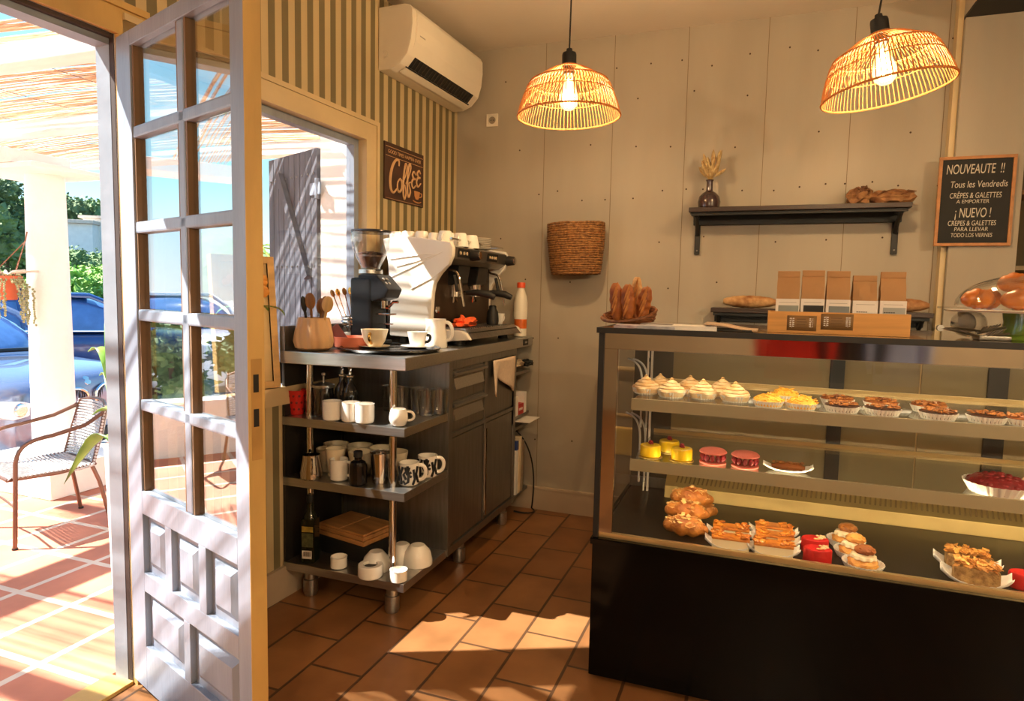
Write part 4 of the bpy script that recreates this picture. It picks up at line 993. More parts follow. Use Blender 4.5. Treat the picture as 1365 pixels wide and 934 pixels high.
bm = B(); lathe(bm, [(.043, .118), (.045, .122), (.045, .13), (.02, .138), (.004, .14), (.004, .165), (.009, .17), (.009, .178), (0, .182)], 28); obj('lid', bm, M_STEEL, fp_)
for i, (x, y, lab) in enumerate(((-1.625, 2.335, 'dark glass oil bottle with steel pourer, left of the pair'), (-1.575, 2.32, 'dark glass oil bottle with steel pourer, right of the pair'))):
    t = thing('oil_bottle', lab, 'bottle', (x, y, z), 0, 'oil bottles on the top shelf')
    bm = B(); lathe(bm, [(0, 0), (.029, 0), (.032, .005), (.032, .1), (.027, .118), (.013, .14), (.012, .165)], 24); obj('bottle', bm, mat('smoked_glass', S(34, 32, 30), .08, spec=.8), t)
    bm = B(); lathe(bm, [(.013, .163), (.017, .166), (.017, .172), (.008, .176), (.006, .19)], 16); tube(bm, [(0, 0, .188), (.004, 0, .2), (.014, 0, .207)], .004, 6); tube(bm, [(0, 0, .188), (-.006, 0, .2), (-.012, 0, .206)], .003, 6); obj('pourer', bm, M_CHROME, t)
for i, (x, y) in enumerate(((-1.59, 2.215), (-1.507, 2.225), (-1.44, 2.222))):
    vessel('white_tumbler', ('white handleless cup, left of the three on the top shelf', 'white handleless cup, middle of the three on the top shelf', 'white handleless cup, right of the three on the top shelf')[i], 'cup', P_TUMB, M_WHITE, (x, y, z), 0, None, group='white cups on the top shelf')
vessel('creamer', 'small white round creamer beside the right upright', 'jug', [(.022, 0), (.028, .004), (.037, .025), (.036, .045), (.03, .065), (.029, .068)], M_WHITE, (-1.295, 2.235, z), math.radians(28), (.031, .055, .036, .022, .028, .004))
i = 0
for (x, y) in ((-1.36, 2.52), (-1.30, 2.48), (-1.44, 2.5), (-1.50, 2.52), (-1.27, 2.54)):
    t = thing('pressed_glass', 'clear pressed glass tumbler on the top shelf, %s from the cabinet front' % ('third', 'second', 'fourth', 'fifth', 'first')[i], 'glass', (x, y, z), 0, 'pressed glass tumblers'); i += 1
    bm = B(); shell(bm, [(.03, 0), (.033, .004), (.04, .105), (.041, .11)], .003, 32, fl=lambda a, k: 1 + .03 * math.sin(a * 12 + k * 2)); obj('tumbler', bm, glass('pressed_glass', (.96, .96, .95, 1), 1.5, gain=3.), t)

# -------- second shelf
z = .5205
vessel('steel_milk_pitcher', 'small polished steel milk pitcher at the left of the middle shelf', 'jug', [(.04, 0), (.045, .006), (.046, .03), (.037, .08), (.036, .1)], M_CHROME, (-1.70, 2.225, z), math.radians(-50), (.036, .09, .044, .03, .03, .004))
vessel('latte_mug', 'tall beige footed mug behind the steel pitcher', 'mug', [(.03, 0), (.032, .005), (.025, .015), (.034, .03), (.037, .07), (.042, .115), (.043, .118)], M_OFFW, (-1.635, 2.30, z), math.radians(170), (.037, .1, .034, .04, .026, .006))
vessel('white_mug', 'straight white mug near the middle of the middle shelf', 'mug', [(.03, 0), (.036, .005), (.037, .085), (.038, .088)], M_WHITE, (-1.585, 2.255, z), math.radians(10), (.037, .075, .036, .02, .024, .005))
random.seed(9)
for i, (x, y, lab) in enumerate(((-1.73, 2.44, 'rearmost beige bowl by the wall on the middle shelf'), (-1.62, 2.46, 'rearmost beige bowl, second from the wall'), (-1.51, 2.46, 'rearmost beige bowl, third from the wall'), (-1.70, 2.35, 'beige bowl behind the tall footed mug'), (-1.545, 2.36, 'beige bowl behind the dark bottle'), (-1.42, 2.42, 'beige bowl behind the steel shaker'))):
    vessel('latte_bowl', lab, 'bowl', [(.03, 0), (.034, .005), (.045, .04), (.055, .085), (.057, .1)], M_OFFW, (x, y, z), 0, None, group='stacked bowls at the back of the middle shelf')
db = thing('syrup_bottle', 'squat black syrup bottle with black cap on the middle shelf', 'bottle', (-1.478, 2.232, z))
bm = B(); lathe(bm, [(0, 0), (.032, 0), (.036, .005), (.036, .078), (.03, .092), (.015, .1), (.015, .116)], 24); obj('bottle', bm, mat('black_syrup_glass', S(16, 14, 16), .08), db)
bm = B(); lathe(bm, [(.0155, .112), (.018, .113), (.018, .134), (.015, .137), (0, .137)], 20, fl=lambda a, k: 1 + .02 * math.sin(a * 20)); obj('cap', bm, M_BLACKM, db)
vessel('cocktail_shaker', 'steel shaker tumbler beside the right upright on the middle shelf', 'tumbler', [(.032, 0), (.034, .004), (.043, .11), (.044, .125), (.045, .127)], M_CHROME, (-1.408, 2.29, z), 0, None, th=.002)
def bwmug(label, x, y, rz):
    t = vessel('patterned_mug', label, 'mug', [(.034, 0), (.04, .005), (.042, .05), (.041, .088), (.042, .092)], M_WHITE, (x, y, z), rz, (.041, .08, .04, .02, .03, .006), group='black and white mugs')
    bm = B(); random.seed(1)
    def P(a, zz): return (.0425 * math.cos(a), .0425 * math.sin(a), zz)
    A0 = -PI / 2 - rz + .35
    for pts in ([(-.1, .03), (-.35, .05), (-.1, .065), (.15, .05), (.1, .02), (-.2, .012), (-.4, .025)], [(0, .05), (.2, .08)], [(0, .05), (.05, .085)], [(0, .05), (-.2, .08)], [(0, .05), (.4, .06)], [(0, .05), (.42, .04)], [(-.6, .01), (-.7, .05), (-.45, .08)], [(.6, .07), (.75, .03), (.55, .008)], [(-1.0, .08), (-.8, .05), (-1.1, .02)], [(1.1, .08), (.9, .05), (1.2, .015)]):
        pp = [P(A0 + a, zz) for a, zz in pts]
        tube(bm, pp, .0055, 6, flat=1.)
    obj('brush_pattern', bm, M_BLACKM, t)
bwmug('white mug with black brush pattern, nearer the shelf corner', -1.292, 2.315, .35)
bwmug('white mug with black brush pattern, behind the nearer one', -1.278, 2.45, .45)
# -------- bottom shelf
z = .1555
ob = thing('olive_oil_bottle', 'tall square dark olive oil bottle on the bottom shelf', 'bottle', (-1.722, 2.245, z), .25)
bm = B(); box(bm, -.03, .03, -.03, .03, 0, .19, .008); lathe(bm, [(.03, .186), (.026, .2), (.014, .222), (.013, .26)], 20); obj('bottle', bm, mat('dark_green_glass', S(26, 30, 16), .08), ob)
bm = B(); lathe(bm, [(.014, .255), (.0155, .257), (.0155, .285), (.013, .287), (0, .287)], 18); obj('cap', bm, M_BLACKM, ob)
bm = B(); box(bm, -.024, .024, -.0312, -.0302, .135, .158); obj('label', bm, mat('gold_label', S(196, 164, 70), .4, col2=S(110, 100, 40), scale=40), ob)
bm = B(); box(bm, -.024, .024, -.0311, -.0302, .07, .13); obj('label', bm, mat('olive_label', S(92, 96, 62), .5, col2=S(40, 44, 28), scale=60), ob)
bm = B(); box(bm, -.024, .018, -.0312, -.0302, .02, .055); lb = obj('barcode_label', bm, M_PAPER, ob)
bm = B(); random.seed(3); x = -.018
while x < .012: w = random.choice((.0008, .0014, .002)); box(bm, x, x + w, -.0316, -.0311, .03, .05); x += w + .0014
obj('barcode', bm, M_BLACKM, lb)
cb = thing('chopping_board', 'stack of brown wooden boards lying on the flat black box on the bottom shelf', 'board', (-1.60, 2.42, z + .0755), math.radians(-12))
bm = B(); box(bm, -.15, .13, -.10, .10, 0, .02, .003); box(bm, -.15, .13, -.10, .10, .023, .04, .003); box(bm, -.145, -.02, -.095, .095, .041, .05, .003); box(bm, -.012, .125, -.095, .095, .041, .05, .003); obj('board', bm, M_WOODB, cb)
bm = B(); box(bm, -.15, .14, -.10, .11, 0, .0752, .004); tag(obj('storage_box', bm, M_BLACKM, None, (-1.60, 2.42, z), math.radians(-12)), 'flat black box under the brown wooden boards', 'box')
for (lab, x, y) in (('white ramekin near the olive oil bottle', -1.575, 2.238), ('white ramekin at the front corner of the bottom shelf', -1.283, 2.222)):
    vessel('ramekin', lab, 'ramekin', [(.03, 0), (.034, .003), (.034, .044), (.035, .046)], M_WHITE, (x, y, z), 0, None, th=.004, group='ramekins on the bottom shelf')
t = thing('ring_holder', 'thick white ceramic ring dish in front of the upturned bowl', 'dish', (-1.408, 2.215, z))
bm = B(); lathe(bm, [(0, 0), (.046, 0), (.05, .006), (.05, .045), (.047, .05), (.03, .05), (.027, .045), (.027, .02), (0, .02)], 32); obj('ring', bm, M_WHITE, t)
bm = B(); lathe(bm, [(0, .0205), (.0265, .0205), (.0265, .04), (0, .041)], 24); obj('felt', bm, M_BLACKM, t)
PB = [(.026, 0), (.03, .003), (.05, .03), (.058, .07), (.059, .088)]
for (lab, x, y, s) in (('white bowl upturned behind the ring dish', -1.425, 2.285, 1), ('white bowl upturned behind the right upright', -1.37, 2.40, 1), ('white bowl upturned alone at the right of the bottom shelf', -1.295, 2.40, 1.08)):
    t = thing('breakfast_bowl', lab, 'bowl', (x, y, z + .088 * s * .85), 0, 'upturned bowls on the bottom shelf', rot=(PI, 0, .4)); t.scale = (s, s, s * .85)
    bm = B(); shell(bm, PB, .004, 30); obj('bowl', bm, M_WHITE, t)
# towel over the flap
bm = B(); random.seed(14)
g = []
prof = [(-1.262, .9), (-1.238, .955), (-1.230, .965), (-1.226, .94), (-1.224, .88), (-1.222, .8)]
for i in range(15):
    u = i / 14; y = 3.06 + .32 * u; row = []
    ln = .05 + .15 * (u ** .8) + (.12 if i < 2 else 0)
    for k in range(9):
        v = k / 8; row.append(bm.verts.new((-1.236 + .010 * math.sin(u * 9 + v * 2) * v + .004, y + .01 * v, .962 - ln * v)))
    g.append(row)
for a, b in zip(g, g[1:]):
    for k in range(8): bm.faces.new((a[k], a[k + 1], b[k + 1], b[k]))
o = obj('tea_towel', bm, mat('cream_towel', S(226, 204, 182), .9, var=.08, scale=60)); md = o.modifiers.new('t', 'SOLIDIFY'); md.thickness = .004
tag(o, 'cream tea towel draped over the right drawer front', 'towel')
# things in the far rack
vt = thing('cloth_pile', 'crumpled pale cloth on the top rack shelf by the back wall', 'cloth', (-1.30, 3.53, .861))
bm = B(); blob(bm, (0, 0, .03), (.06, .08, .035), 3, .7, 2.5, 3, cut=.0); obj('cloth', bm, mat('pale_check_cloth', S(206, 186, 156), .9, col2=S(140, 120, 96), scale=40), vt)
bm = B(); blob(bm, (0, 0, .02), (.035, .07, .02), 3, .5, 2.5, 8, cut=-.02); tag(obj('black_pouch', bm, M_BLACKM, None, (-1.245, 3.62, .881), .2), 'black pouch lying beside the pale cloth on the rack', 'pouch')
bx = thing('capsule_box', 'red and white carton on the middle rack shelf', 'box', (-1.29, 3.53, .611))
bm = B(); box(bm, -.06, .045, -.09, .09, 0, .06, .002); obj('carton', bm, mat('red_carton', S(176, 40, 34), .5), bx)
bm = B(); box(bm, -.06, .046, -.095, -.045, .0, .11, .002); obj('flap', bm, M_PAPER, bx); bm = B(); box(bm, -.06, .046, .05, .095, .0, .12, .002); obj('flap', bm, M_PAPER, bx)
bm = B()
for k in range(4): box(bm, .0455, .0462, -.03 + .016 * k, -.02 + .016 * k, .024, .038)
obj('carton_mark', bm, M_PAPER, bx)
bm = B(); box(bm, -1.3, -1.17, 3.47, 3.66, .575, .579, .001); tag(obj('paper_sheet', bm, M_PAPER), 'white sheet sticking out of the rack below the red carton', 'paper')
bm = B(); box(bm, -1.75, -1.252, 3.45, 3.67, .545, .574, .003); tag(obj('dark_folder', bm, M_BLACKM), 'dark folder lying under the sticking-out white sheet', 'folder')
for i, (y, w, h, rx, m, lab) in enumerate(((3.46, .035, .31, 0, M_PAPER, 'white binder nearest the cabinet on the lowest rack shelf'), (3.505, .03, .33, -.05, mat('cream_binder', S(222, 200, 166), .6), 'cream binder leaning second on the lowest rack shelf'), (3.555, .03, .3, -.03, mat('grey_binder', S(150, 132, 108), .6), 'grey binder third on the lowest rack shelf'))):
    t = thing('binder', lab, 'binder', (-1.36, y, .1525), 0, 'binders on the lowest rack shelf', rot=(rx, 0, 0))
    bm = B(); box(bm, -.12, .12, 0, w, 0, h, .003); obj('cover', bm, m, t)
    if i == 0: bm = B(); box(bm, -.1, .1205, -.0005, w + .0005, h - .05, h + .0005, .002); obj('spine_band', bm, mat('blue_band', S(40, 60, 120), .5), t)
bm = B(); tube(bm, bez((-1.30, 3.6, .5), (-1.2, 3.66, .4), (-1.19, 3.68, .2), (-1.22, 3.695, .012), 14) + bez((-1.22, 3.695, .012), (-1.16, 3.66, .0), (-1.2, 3.6, .0), (-1.3, 3.6, .01), 8)[1:], .0045, 6)
tag(obj('power_cable', bm, M_BLACKM), 'thin dark cable hanging from the rack to the floor by the back wall', 'cable')
# ------------------------------------------------------------------ refrigerated display case
VX0, VX1, VY0, VY1 = -.472, 1.32, 2.1, 2.8
vc = thing('display_case', 'glass fronted pastry display case on a glossy black base', 'display case', (0, 0, 0))
bm = B(); box(bm, VX0 - .004, VX1, VY0 - .006, VY1, .022, .485, .004); obj('base', bm, M_BLACK, vc)
bm = B(); box(bm, VX0 + .05, VX1 - .05, VY0 + .05, VY1 - .05, 0, .024); obj('plinth', bm, M_BLACKM, vc)
bm = B(); box(bm, VX0 - .01, VX1, VY0 - .014, VY0 + .02, .478, .5, .004); box(bm, VX0 - .01, VX0 + .01, VY0, VY1, .478, .5, .004); obj('ledge', bm, M_BLACK, vc)
bm = B(); box(bm, VX0 + .01, VX1, VY0 + .006, VY0 + .022, .499, .517, .002); obj('sill_strip', bm, mat('satin_gold_steel', S(206, 180, 130), .3, .7), vc)
bm = B(); box(bm, VX0, VX1, VY0 + .02, VY1, .484, .499, .002); obj('deck', bm, mat('dark_deck', S(30, 26, 22), .35, var=.2, spec=.25), vc)
TOPZ = 1.197
bm = B(); box(bm, VX0 - .004, VX1 + .01, VY0 - .006, VY1 - .02, TOPZ - .016, TOPZ, .002)
tp = obj('top_slab', bm, mat('smoked_top_glass', S(112, 96, 70), .08, var=.05, coat=.5), vc)
bm = B(); box(bm, VX0 - .008, VX1 + .012, VY0 - .011, VY0 - .004, TOPZ - .017, TOPZ + .001, .001); box(bm, VX0 - .011, VX0 - .003, VY0 - .01, VY1 - .02, TOPZ - .017, TOPZ + .001, .001); obj('slab_edge', bm, M_BLACKM, tp)
bm = B(); box(bm, VX0 - .004, VX0 + .014, VY0 - .003, VY0 + .012, .5, TOPZ - .016, .001); obj('corner_post', bm, M_BLACKM, vc)
HZ = at(836, 466, 1, VY0)[2]
bm = B(); box(bm, VX0 + .014, VX1, VY0 + .004, VY0 + .016, HZ, TOPZ - .017, .001); obj('header_rail', bm, M_MIRROR, vc)
bm = B(); box(bm, VX0 + .014, VX0 + .058, VY0 + .004, VY0 + .016, .517, HZ, .001); obj('side_post', bm, M_MIRROR, vc)
bm = B(); box(bm, VX0 + .058, VX1, VY0 + .006, VY0 + .012, .517, HZ); obj('front_glass', bm, G_CASE, vc, smooth=0)
bm = B(); box(bm, VX0, VX0 + .006, VY0 + .016, VY1 - .05, .5, TOPZ - .02); obj('side_glass', bm, G_CASE, vc, smooth=0)
# rear frame, sliding doors and dark posts
M_TANP = mat('tan_door_panel', S(140, 122, 86), .3, var=.08, scale=3, coat=.6)
bm = B(); box(bm, VX0, VX1, VY1 - .05, VY1, 1.075, 1.10, .002); box(bm, VX0, VX1, VY1 - .05, VY1, .5, .54, .002); obj('rear_rail', bm, M_STEELD, vc)
bm = B(); box(bm, VX0, VX0 + .16, VY1 - .03, VY1, .5, 1.09); obj('rear_panel', bm, mat('charcoal_panel', S(70, 64, 54), .35, coat=.3), vc)
for i, (a, b_) in enumerate(((898, 1107), (1126, 1228), (1230, 1318), (1345, 1470))):
    x0, x1 = at(a, 480, 1, VY1 - .03)[0], at(b_, 490, 1, VY1 - .03)[0]
    bm = B(); y = VY1 - .034 + .012 * (i % 2); box(bm, x0, x1, y, y + .008, .54, 1.075, .002); obj('sliding_door', bm, M_TANP, vc)
for a, b_ in ((1107, 1126), (1318, 1345)):
    x0, x1 = at(a, 480, 1, VY1 - .03)[0], at(b_, 490, 1, VY1 - .03)[0]
    bm = B(); box(bm, x0, x1, VY1 - .045, VY1 - .005, .54, 1.078, .002); obj('rear_post', bm, M_BLACKM, vc)
# rear air grille
bm = B(); prism(bm, [(VY1 - .16, .499), (VY1 - .15, .545), (VY1 - .06, .60), (VY1 - .03, .60), (VY1 - .03, .499)], VX0 + .16, VX1, 'x', .002); gr_ = obj('air_duct', bm, mat('warm_duct_metal', S(190, 166, 108), .35, .6), vc)
bm = B()
t0, t1 = Vector((0, VY1 - .148, .5475)), Vector((0, VY1 - .062, .6005))
for k in range(96):
    x = VX0 + .2 + k * .0165
    quad(bm, (x, t0.y + .015, t0.z + .0105), (x + .006, t0.y + .015, t0.z + .0105), (x + .014, t1.y - .015, t1.z - .008), (x + .008, t1.y - .015, t1.z - .008))
obj('duct_slot', bm, mat('dark_slot', S(128, 104, 58), .8), gr_, smooth=0)
# slotted uprights, shelves with clear fronts, curved brackets
for x, y in ((VX0 + .075, VY1 - .10),):
    bm = B(); box(bm, x - .01, x - .004, y - .008, y + .008, .5, 1.17, .001); box(bm, x + .004, x + .012, y - .008, y + .008, .5, 1.17, .001); u_ = obj('shelf_upright', bm, M_PLAST, vc)
    bm = B()
    for k in range(9): box(bm, x - .004, x + .004, y - .002, y + .002, .56 + .068 * k, .575 + .068 * k)
    obj('slot', bm, M_BLACKM, u_)
SX0 = VX0 + .11
SH1, SH2 = .968, .764
for z, y0 in ((SH1, VY0 + .035), (SH2, VY0 + .05)):
    bm = B(); box(bm, SX0, VX1 - .05, y0, VY1 - .16, z - .006, z); s_ = obj('shelf', bm, G_SHELF, vc)
    bm = B(); prism(bm, [(y0 - .012, z + .002), (y0 - .002, z + .002), (y0 + .004, z - .036), (y0 - .016, z - .036)], SX0 - .006, VX1 - .05, 'x', .002); obj('price_rail', bm, mat('milky_rail', S(150, 138, 110), .25, var=.04, coat=.4), s_)
    bm = B(); box(bm, SX0, VX1 - .05, VY1 - .17, VY1 - .16, z - .004, z + .012, .001); obj('rear_lip', bm, mat('satin_gold_steel', S(206, 180, 130), .3, .7), s_)
    bm = B()
    for k in (0, 1):
        xx = SX0 - .02 + .02 * k
        tube(bm, [(xx - .06, VY1 - .35, z + .10)] + [tuple(p) for p in bez((xx - .06, VY1 - .35, z + .10), (xx - .01, VY1 - .37, z + .09), (xx, VY1 - .38, z + .06), (xx, VY1 - .38, z - .01), 8)] + [(xx, VY1 - .38, z - .15)], .004, 8)
    obj('shelf_bracket', bm, mat('milky_acrylic', S(220, 216, 204), .2, trans=.4), s_)
# light tube under the case head; hidden lower one added to brighten the deck
M_LED = emis('warm_led', (1, .80, .5, 1), 42)
for z, y in ((HZ + .008, VY0 + .04), (SH2 - .023, VY0 + .062)):
    bm = B(); tube(bm, [(SX0 + .02, y, z), (VX1 - .08, y, z)], .005, 10); l_ = obj('light_tube', bm, M_LED, vc)
    bm = B(); box(bm, SX0, SX0 + .025, y - .01, y + .01, z - .01, z + .012, .002); box(bm, VX1 - .085, VX1 - .06, y - .01, y + .01, z - .01, z + .012, .002); obj('tube_holder', bm, M_PLAST, l_)

# ------------------------------------------------------------------ pastries
M_PCUP = mat('white_pastry_cup', S(236, 230, 222), .7, var=.04)
M_MER = mat('toasted_meringue', S(244, 226, 188), .55, col2=S(214, 160, 92), scale=22, bump=.1)
M_NUT = mat('caramel_nuts', S(200, 130, 62), .35, col2=S(112, 56, 26), scale=45, coat=.4)
M_CHOC = mat('dark_chocolate', S(58, 32, 22), .3)
M_YEL = mat('shredded_cheese', S(250, 206, 84), .55, col2=S(236, 168, 44), scale=30)
M_CREMEY = mat('yellow_glaze', S(240, 196, 30), .25, var=.08, coat=.6)
M_PINK = mat('pink_macaron', S(214, 112, 100), .55, var=.1, scale=30)
M_RED = mat('red_velour', S(196, 26, 26), .5, var=.12, scale=40)
M_RASP = mat('raspberry', S(150, 26, 40), .4, col2=S(110, 14, 28), scale=60)
M_ALM = mat('toasted_almond', S(246, 190, 100), .5, col2=S(184, 108, 44), scale=26, bump=.3)
M_CREAM2 = mat('vanilla_cream', S(240, 222, 186), .5, var=.05, sss=.1)
M_GOLDB = mat('gold_card', S(202, 168, 90), .3, .6)
def fluted(bm, r0, r1, h, n=96, M=None):
    k = 28
    prof = [(r0, 0), (r0 + (r1 - r0) * .5, h * .5), (r1, h), (r1 - .0015, h), (r0 + (r1 - r0) * .5 - .0015, h * .5), (r0 - .0015, .002), (0, .002)]
    return lathe(bm, [(0, 0)] + prof, n, M, lambda a, i: 1 + (.03 * math.sin(a * k) if 0 < i < 6 else 0), cap0=False, cap1=False)
def paper_cup(t, r=.046, h=.02):
    bm = B(); fluted(bm, r * .8, r, h); obj('paper_cup', bm, M_PCUP, t)
def meringue(label, loc, rz):
    t = thing('meringue_tart', label, 'tart', loc, rz, 'meringue tarts on the top case shelf'); paper_cup(t)
    bm = B(); prof = [(0, .004), (.04, .005), (.045, .02), (.043, .027), (.036, .030), (.039, .034), (.034, .040), (.027, .042), (.029, .046), (.023, .052), (.016, .054), (.017, .058), (.01, .064), (.005, .069), (.006, .073), (0, .078)]
    prof = [(r * 1.03, .004 + (z - .004) * (1 if z < .021 else .78) + (0 if z < .021 else .004)) for r, z in prof]; lathe(bm, prof, 40, None, lambda a, i: 1 + .05 * math.sin(a * 5 + i * .9)); obj('meringue', bm, M_MER, t)
lab = [('front', ('first', 'second', 'third', 'fourth')), ('back', ('first', 'second', 'third'))]
mer = {'front': ((861, 524), (895, 529), (937, 531), (980, 535)), 'back': ((892, 517), (932, 520), (975, 523))}
for row, names in lab:
    for (px, py), nm in zip(mer[row], names):
        q = at(px, py, 2, SH1); y = max(q.y, VY0 + .10)
        if row == 'back': y = 2.33
        q = at(px + (-12 if row == 'back' else 0), py - 6, 1, y)
        meringue('swirled meringue tart in the %s row of the top case shelf, %s from the left' % (row, nm), (q.x, y, SH1 + .0005), random.uniform(0, 6))
M_ZT = SH1 + .0005
def shredded(label, loc, seed):
    t = thing('shredded_tart', label, 'tart', loc, 0, 'yellow topped tarts'); paper_cup(t)
    bm = B(); lathe(bm, [(0, .004), (.04, .005), (.043, .018), (.03, .032), (0, .038)], 28); random.seed(seed)
    for k in range(85):
        a = random.uniform(0, 2 * PI); r = .040 * math.sqrt(random.random()); z = .036 - .018 * (r / .04) ** 2 + random.uniform(-.002, .006)
        d = Vector((random.uniform(-1, 1), random.uniform(-1, 1), random.uniform(-.25, .35))).normalized() * random.uniform(.007, .014); p = Vector((r * math.cos(a), r * math.sin(a), z))
        tube(bm, [p - d, p, p + d], [.0016, .0024, .0016], 5)
    obj('topping', bm, M_YEL, t)
for i, (px, py, y, l) in enumerate(((1024, 541, 2.17, 'yellow shredded tart next to the last front meringue'), (1068, 545, 2.17, 'yellow shredded tart next to the nut tarts, front row'), (1046, 530, 2.33, 'yellow shredded tart heaped behind the two front ones'))):
    q = at(px, py - 4, 1, y); shredded(l, (q.x, y, M_ZT), i)
def nut_tart(label, loc, seed):
    t = thing('nut_tart', label, 'tart', loc, 0, 'caramel nut tarts'); paper_cup(t, .05, .02)
    bm = B(); lathe(bm, [(0, .004), (.042, .005), (.0475, .018), (.0475, .022), (.043, .023), (0, .0225)], 32); obj('crust', bm, M_CHOC if seed % 2 else M_CRUST, t)
    bm = B(); random.seed(seed)
    for k in range(46):
        a = random.uniform(0, 2 * PI); r = .042 * math.sqrt(random.random()); blob(bm, (0, 0, 0), (.008, .005, .0035), 1, .2, 4, k, M=T(r * math.cos(a), r * math.sin(a), .024 + random.uniform(0, .005) + .003 * (1 - r / .042), rz=random.uniform(0, 6), rx=random.uniform(-.5, .5)))
    obj('nuts', bm, M_NUT, t)
for i, (px, py, y, l) in enumerate(((1122, 549, 2.17, 'caramel nut tart, first from the left in the front row'), (1116, 536, 2.31, 'caramel nut tart, first from the left in the back row'), (1176, 554, 2.17, 'caramel nut tart, second from the left in the front row'), (1174, 543, 2.30, 'caramel nut tart, second from the left in the back row'), (1250, 558, 2.17, 'caramel nut tart, third from the left in the front row'), (1238, 546, 2.30, 'caramel nut tart, third from the left in the back row'), (1315, 564, 2.17, 'caramel nut tart standing alone, fourth in the front row'), (1364, 569, 2.17, 'caramel nut tart cut by the right edge of the photo'))):
    q = at(px, py - 4, 1, y); nut_tart(l, (q.x, y, M_ZT), i + 1)
Z2 = SH2 + .0005
def mousse(label, loc):
    t = thing('yellow_mousse', label, 'cake', loc, 0, 'yellow mousse cakes')
    bm = B(); lathe(bm, [(0, 0), (.04, 0), (.04, .0015), (0, .0015)], 32); obj('card', bm, M_GOLDB, t)
    bm = B(); lathe(bm, [(0, .0015), (.032, .0015), (.0345, .005), (.0345, .036), (.032, .041), (0, .042)], 36); obj('mousse', bm, M_CREMEY, t)
    bm = B(); random.seed(4)
    for k in range(16): a = k * 2.4; z = .044 + .010 * (k / 16); r = .0065 * (1 - .5 * k / 16); blob(bm, (r * math.cos(a), r * math.sin(a), z), .0036, 1, 0)
    blob(bm, (0, 0, .049), (.006, .006, .007), 2, 0); obj('raspberry', bm, M_RASP, t)
for px, py, y, l in ((867, 607, 2.205, 'yellow mousse cake with a raspberry, left front'), (892, 599, 2.30, 'yellow mousse cake with a raspberry, behind the other two'), (908.6, 612, 2.20, 'yellow mousse cake with a raspberry, right front')):
    q = at(px, py - 4, 1, y); mousse(l, (q.x, y, Z2))
def macaron(label, loc):
    t = thing('macaron_cake', label, 'cake', loc, 0, 'pink macaron cakes')
    bm = B(); lathe(bm, [(0, 0), (.036, 0), (.042, .003), (.042, .007), (.036, .010), (0, .011)], 36); lathe(bm, [(0, .034), (.036, .034), (.043, .037), (.043, .041), (.036, .047), (.02, .051), (0, .052)], 36); obj('shell', bm, M_PINK, t)
    bm = B(); lathe(bm, [(0, .013), (.026, .013), (.026, .033), (0, .033)], 24); obj('cream', bm, M_CREAM2, t)
    bm = B()
    for k in range(12): a = 2 * PI * k / 12; blob(bm, (.0335 * math.cos(a), .0335 * math.sin(a), .0225), (.0085, .0085, .0115), 2, .06, 8, k)
    obj('raspberry', bm, M_RASP, t)
for px, py, y, l in ((950, 618, 2.20, 'pink macaron cake with raspberries, left of the two'), (993, 624, 2.195, 'pink macaron cake with raspberries, right of the two')):
    q = at(px, py - 2, 1, y); macaron(l, (q.x, y, Z2))
def liner(t, L, Wd, h, curl=.012, rz=0):
    """Open boat-shaped paper with raised ends."""
    bm = B(); n = 16; rows_ = []
    for i in range(n + 1):
        u = i / n * 2 - 1; row = []
        for k in range(9):
            v = k / 8 * 2 - 1
            x = u * L / 2; w = Wd / 2 * math.sqrt(max(.02, 1 - .75 * u * u)); z = h * (abs(u) ** 3) + h * .55 * abs(v) ** 3
            row.append(bm.verts.new((x, v * w, z + .0012 * math.sin(i * 3 + k * 2))))
        rows_.append(row)
    for a, b in zip(rows_, rows_[1:]):
        for k in range(8): bm.faces.new((a[k], a[k + 1], b[k + 1], b[k]))
    o = obj('paper_liner', bm, M_PCUP, t); m_ = o.modifiers.new('t', 'SOLIDIFY'); m_.thickness = .0008; m_.offset = 1
q = at(1050, 629, 1, 2.20)
ec = thing('praline_eclair', 'flat brown praline eclair in white paper on the middle case shelf', 'pastry', (q.x, 2.20, Z2), 0)
liner(ec, .145, .06, .016)
bm = B(); tube(bm, [(-.048, 0, .012), (-.03, 0, .015), (0, 0, .016), (.03, 0, .015), (.048, 0, .012)], [.010, .015, .016, .015, .010], 12, flat=.7); obj('choux', bm, M_CRUST, ec)
bm = B(); random.seed(3)
for k in range(50): blob(bm, (random.uniform(-.046, .046), random.uniform(-.012, .012), .0265 + random.uniform(-.002, .003)), (.004, .003, .002), 1, .2, 3, k)
obj('praline', bm, M_NUT, ec)
q = at(1329, 660, 1, 2.21)
rt = thing('raspberry_tart', 'large raspberry tart in fluted white paper at the right of the middle case shelf', 'tart', (q.x, 2.21, Z2))
paper_cup(rt, .085, .03)
bm = B(); lathe(bm, [(0, .004), (.07, .006), (.078, .026), (.06, .042), (.03, .05), (0, .052)], 40); random.seed(5)
for k in range(46):
    a = k * 2.4; r = .070 * math.sqrt(k / 46); blob(bm, (r * math.cos(a), r * math.sin(a), .050 - .022 * (r / .07) ** 2), (.0095, .0095, .008), 2, .08, 8, k)
obj('raspberry_jelly', bm, M_RASP, rt)
bm = B(); tube(bm, [(.05, .0, .035), (.075, .01, .055), (.095, .01, .058)], .004, 6); obj('white_chocolate', bm, M_CREAM2, rt)
ZD = .4995
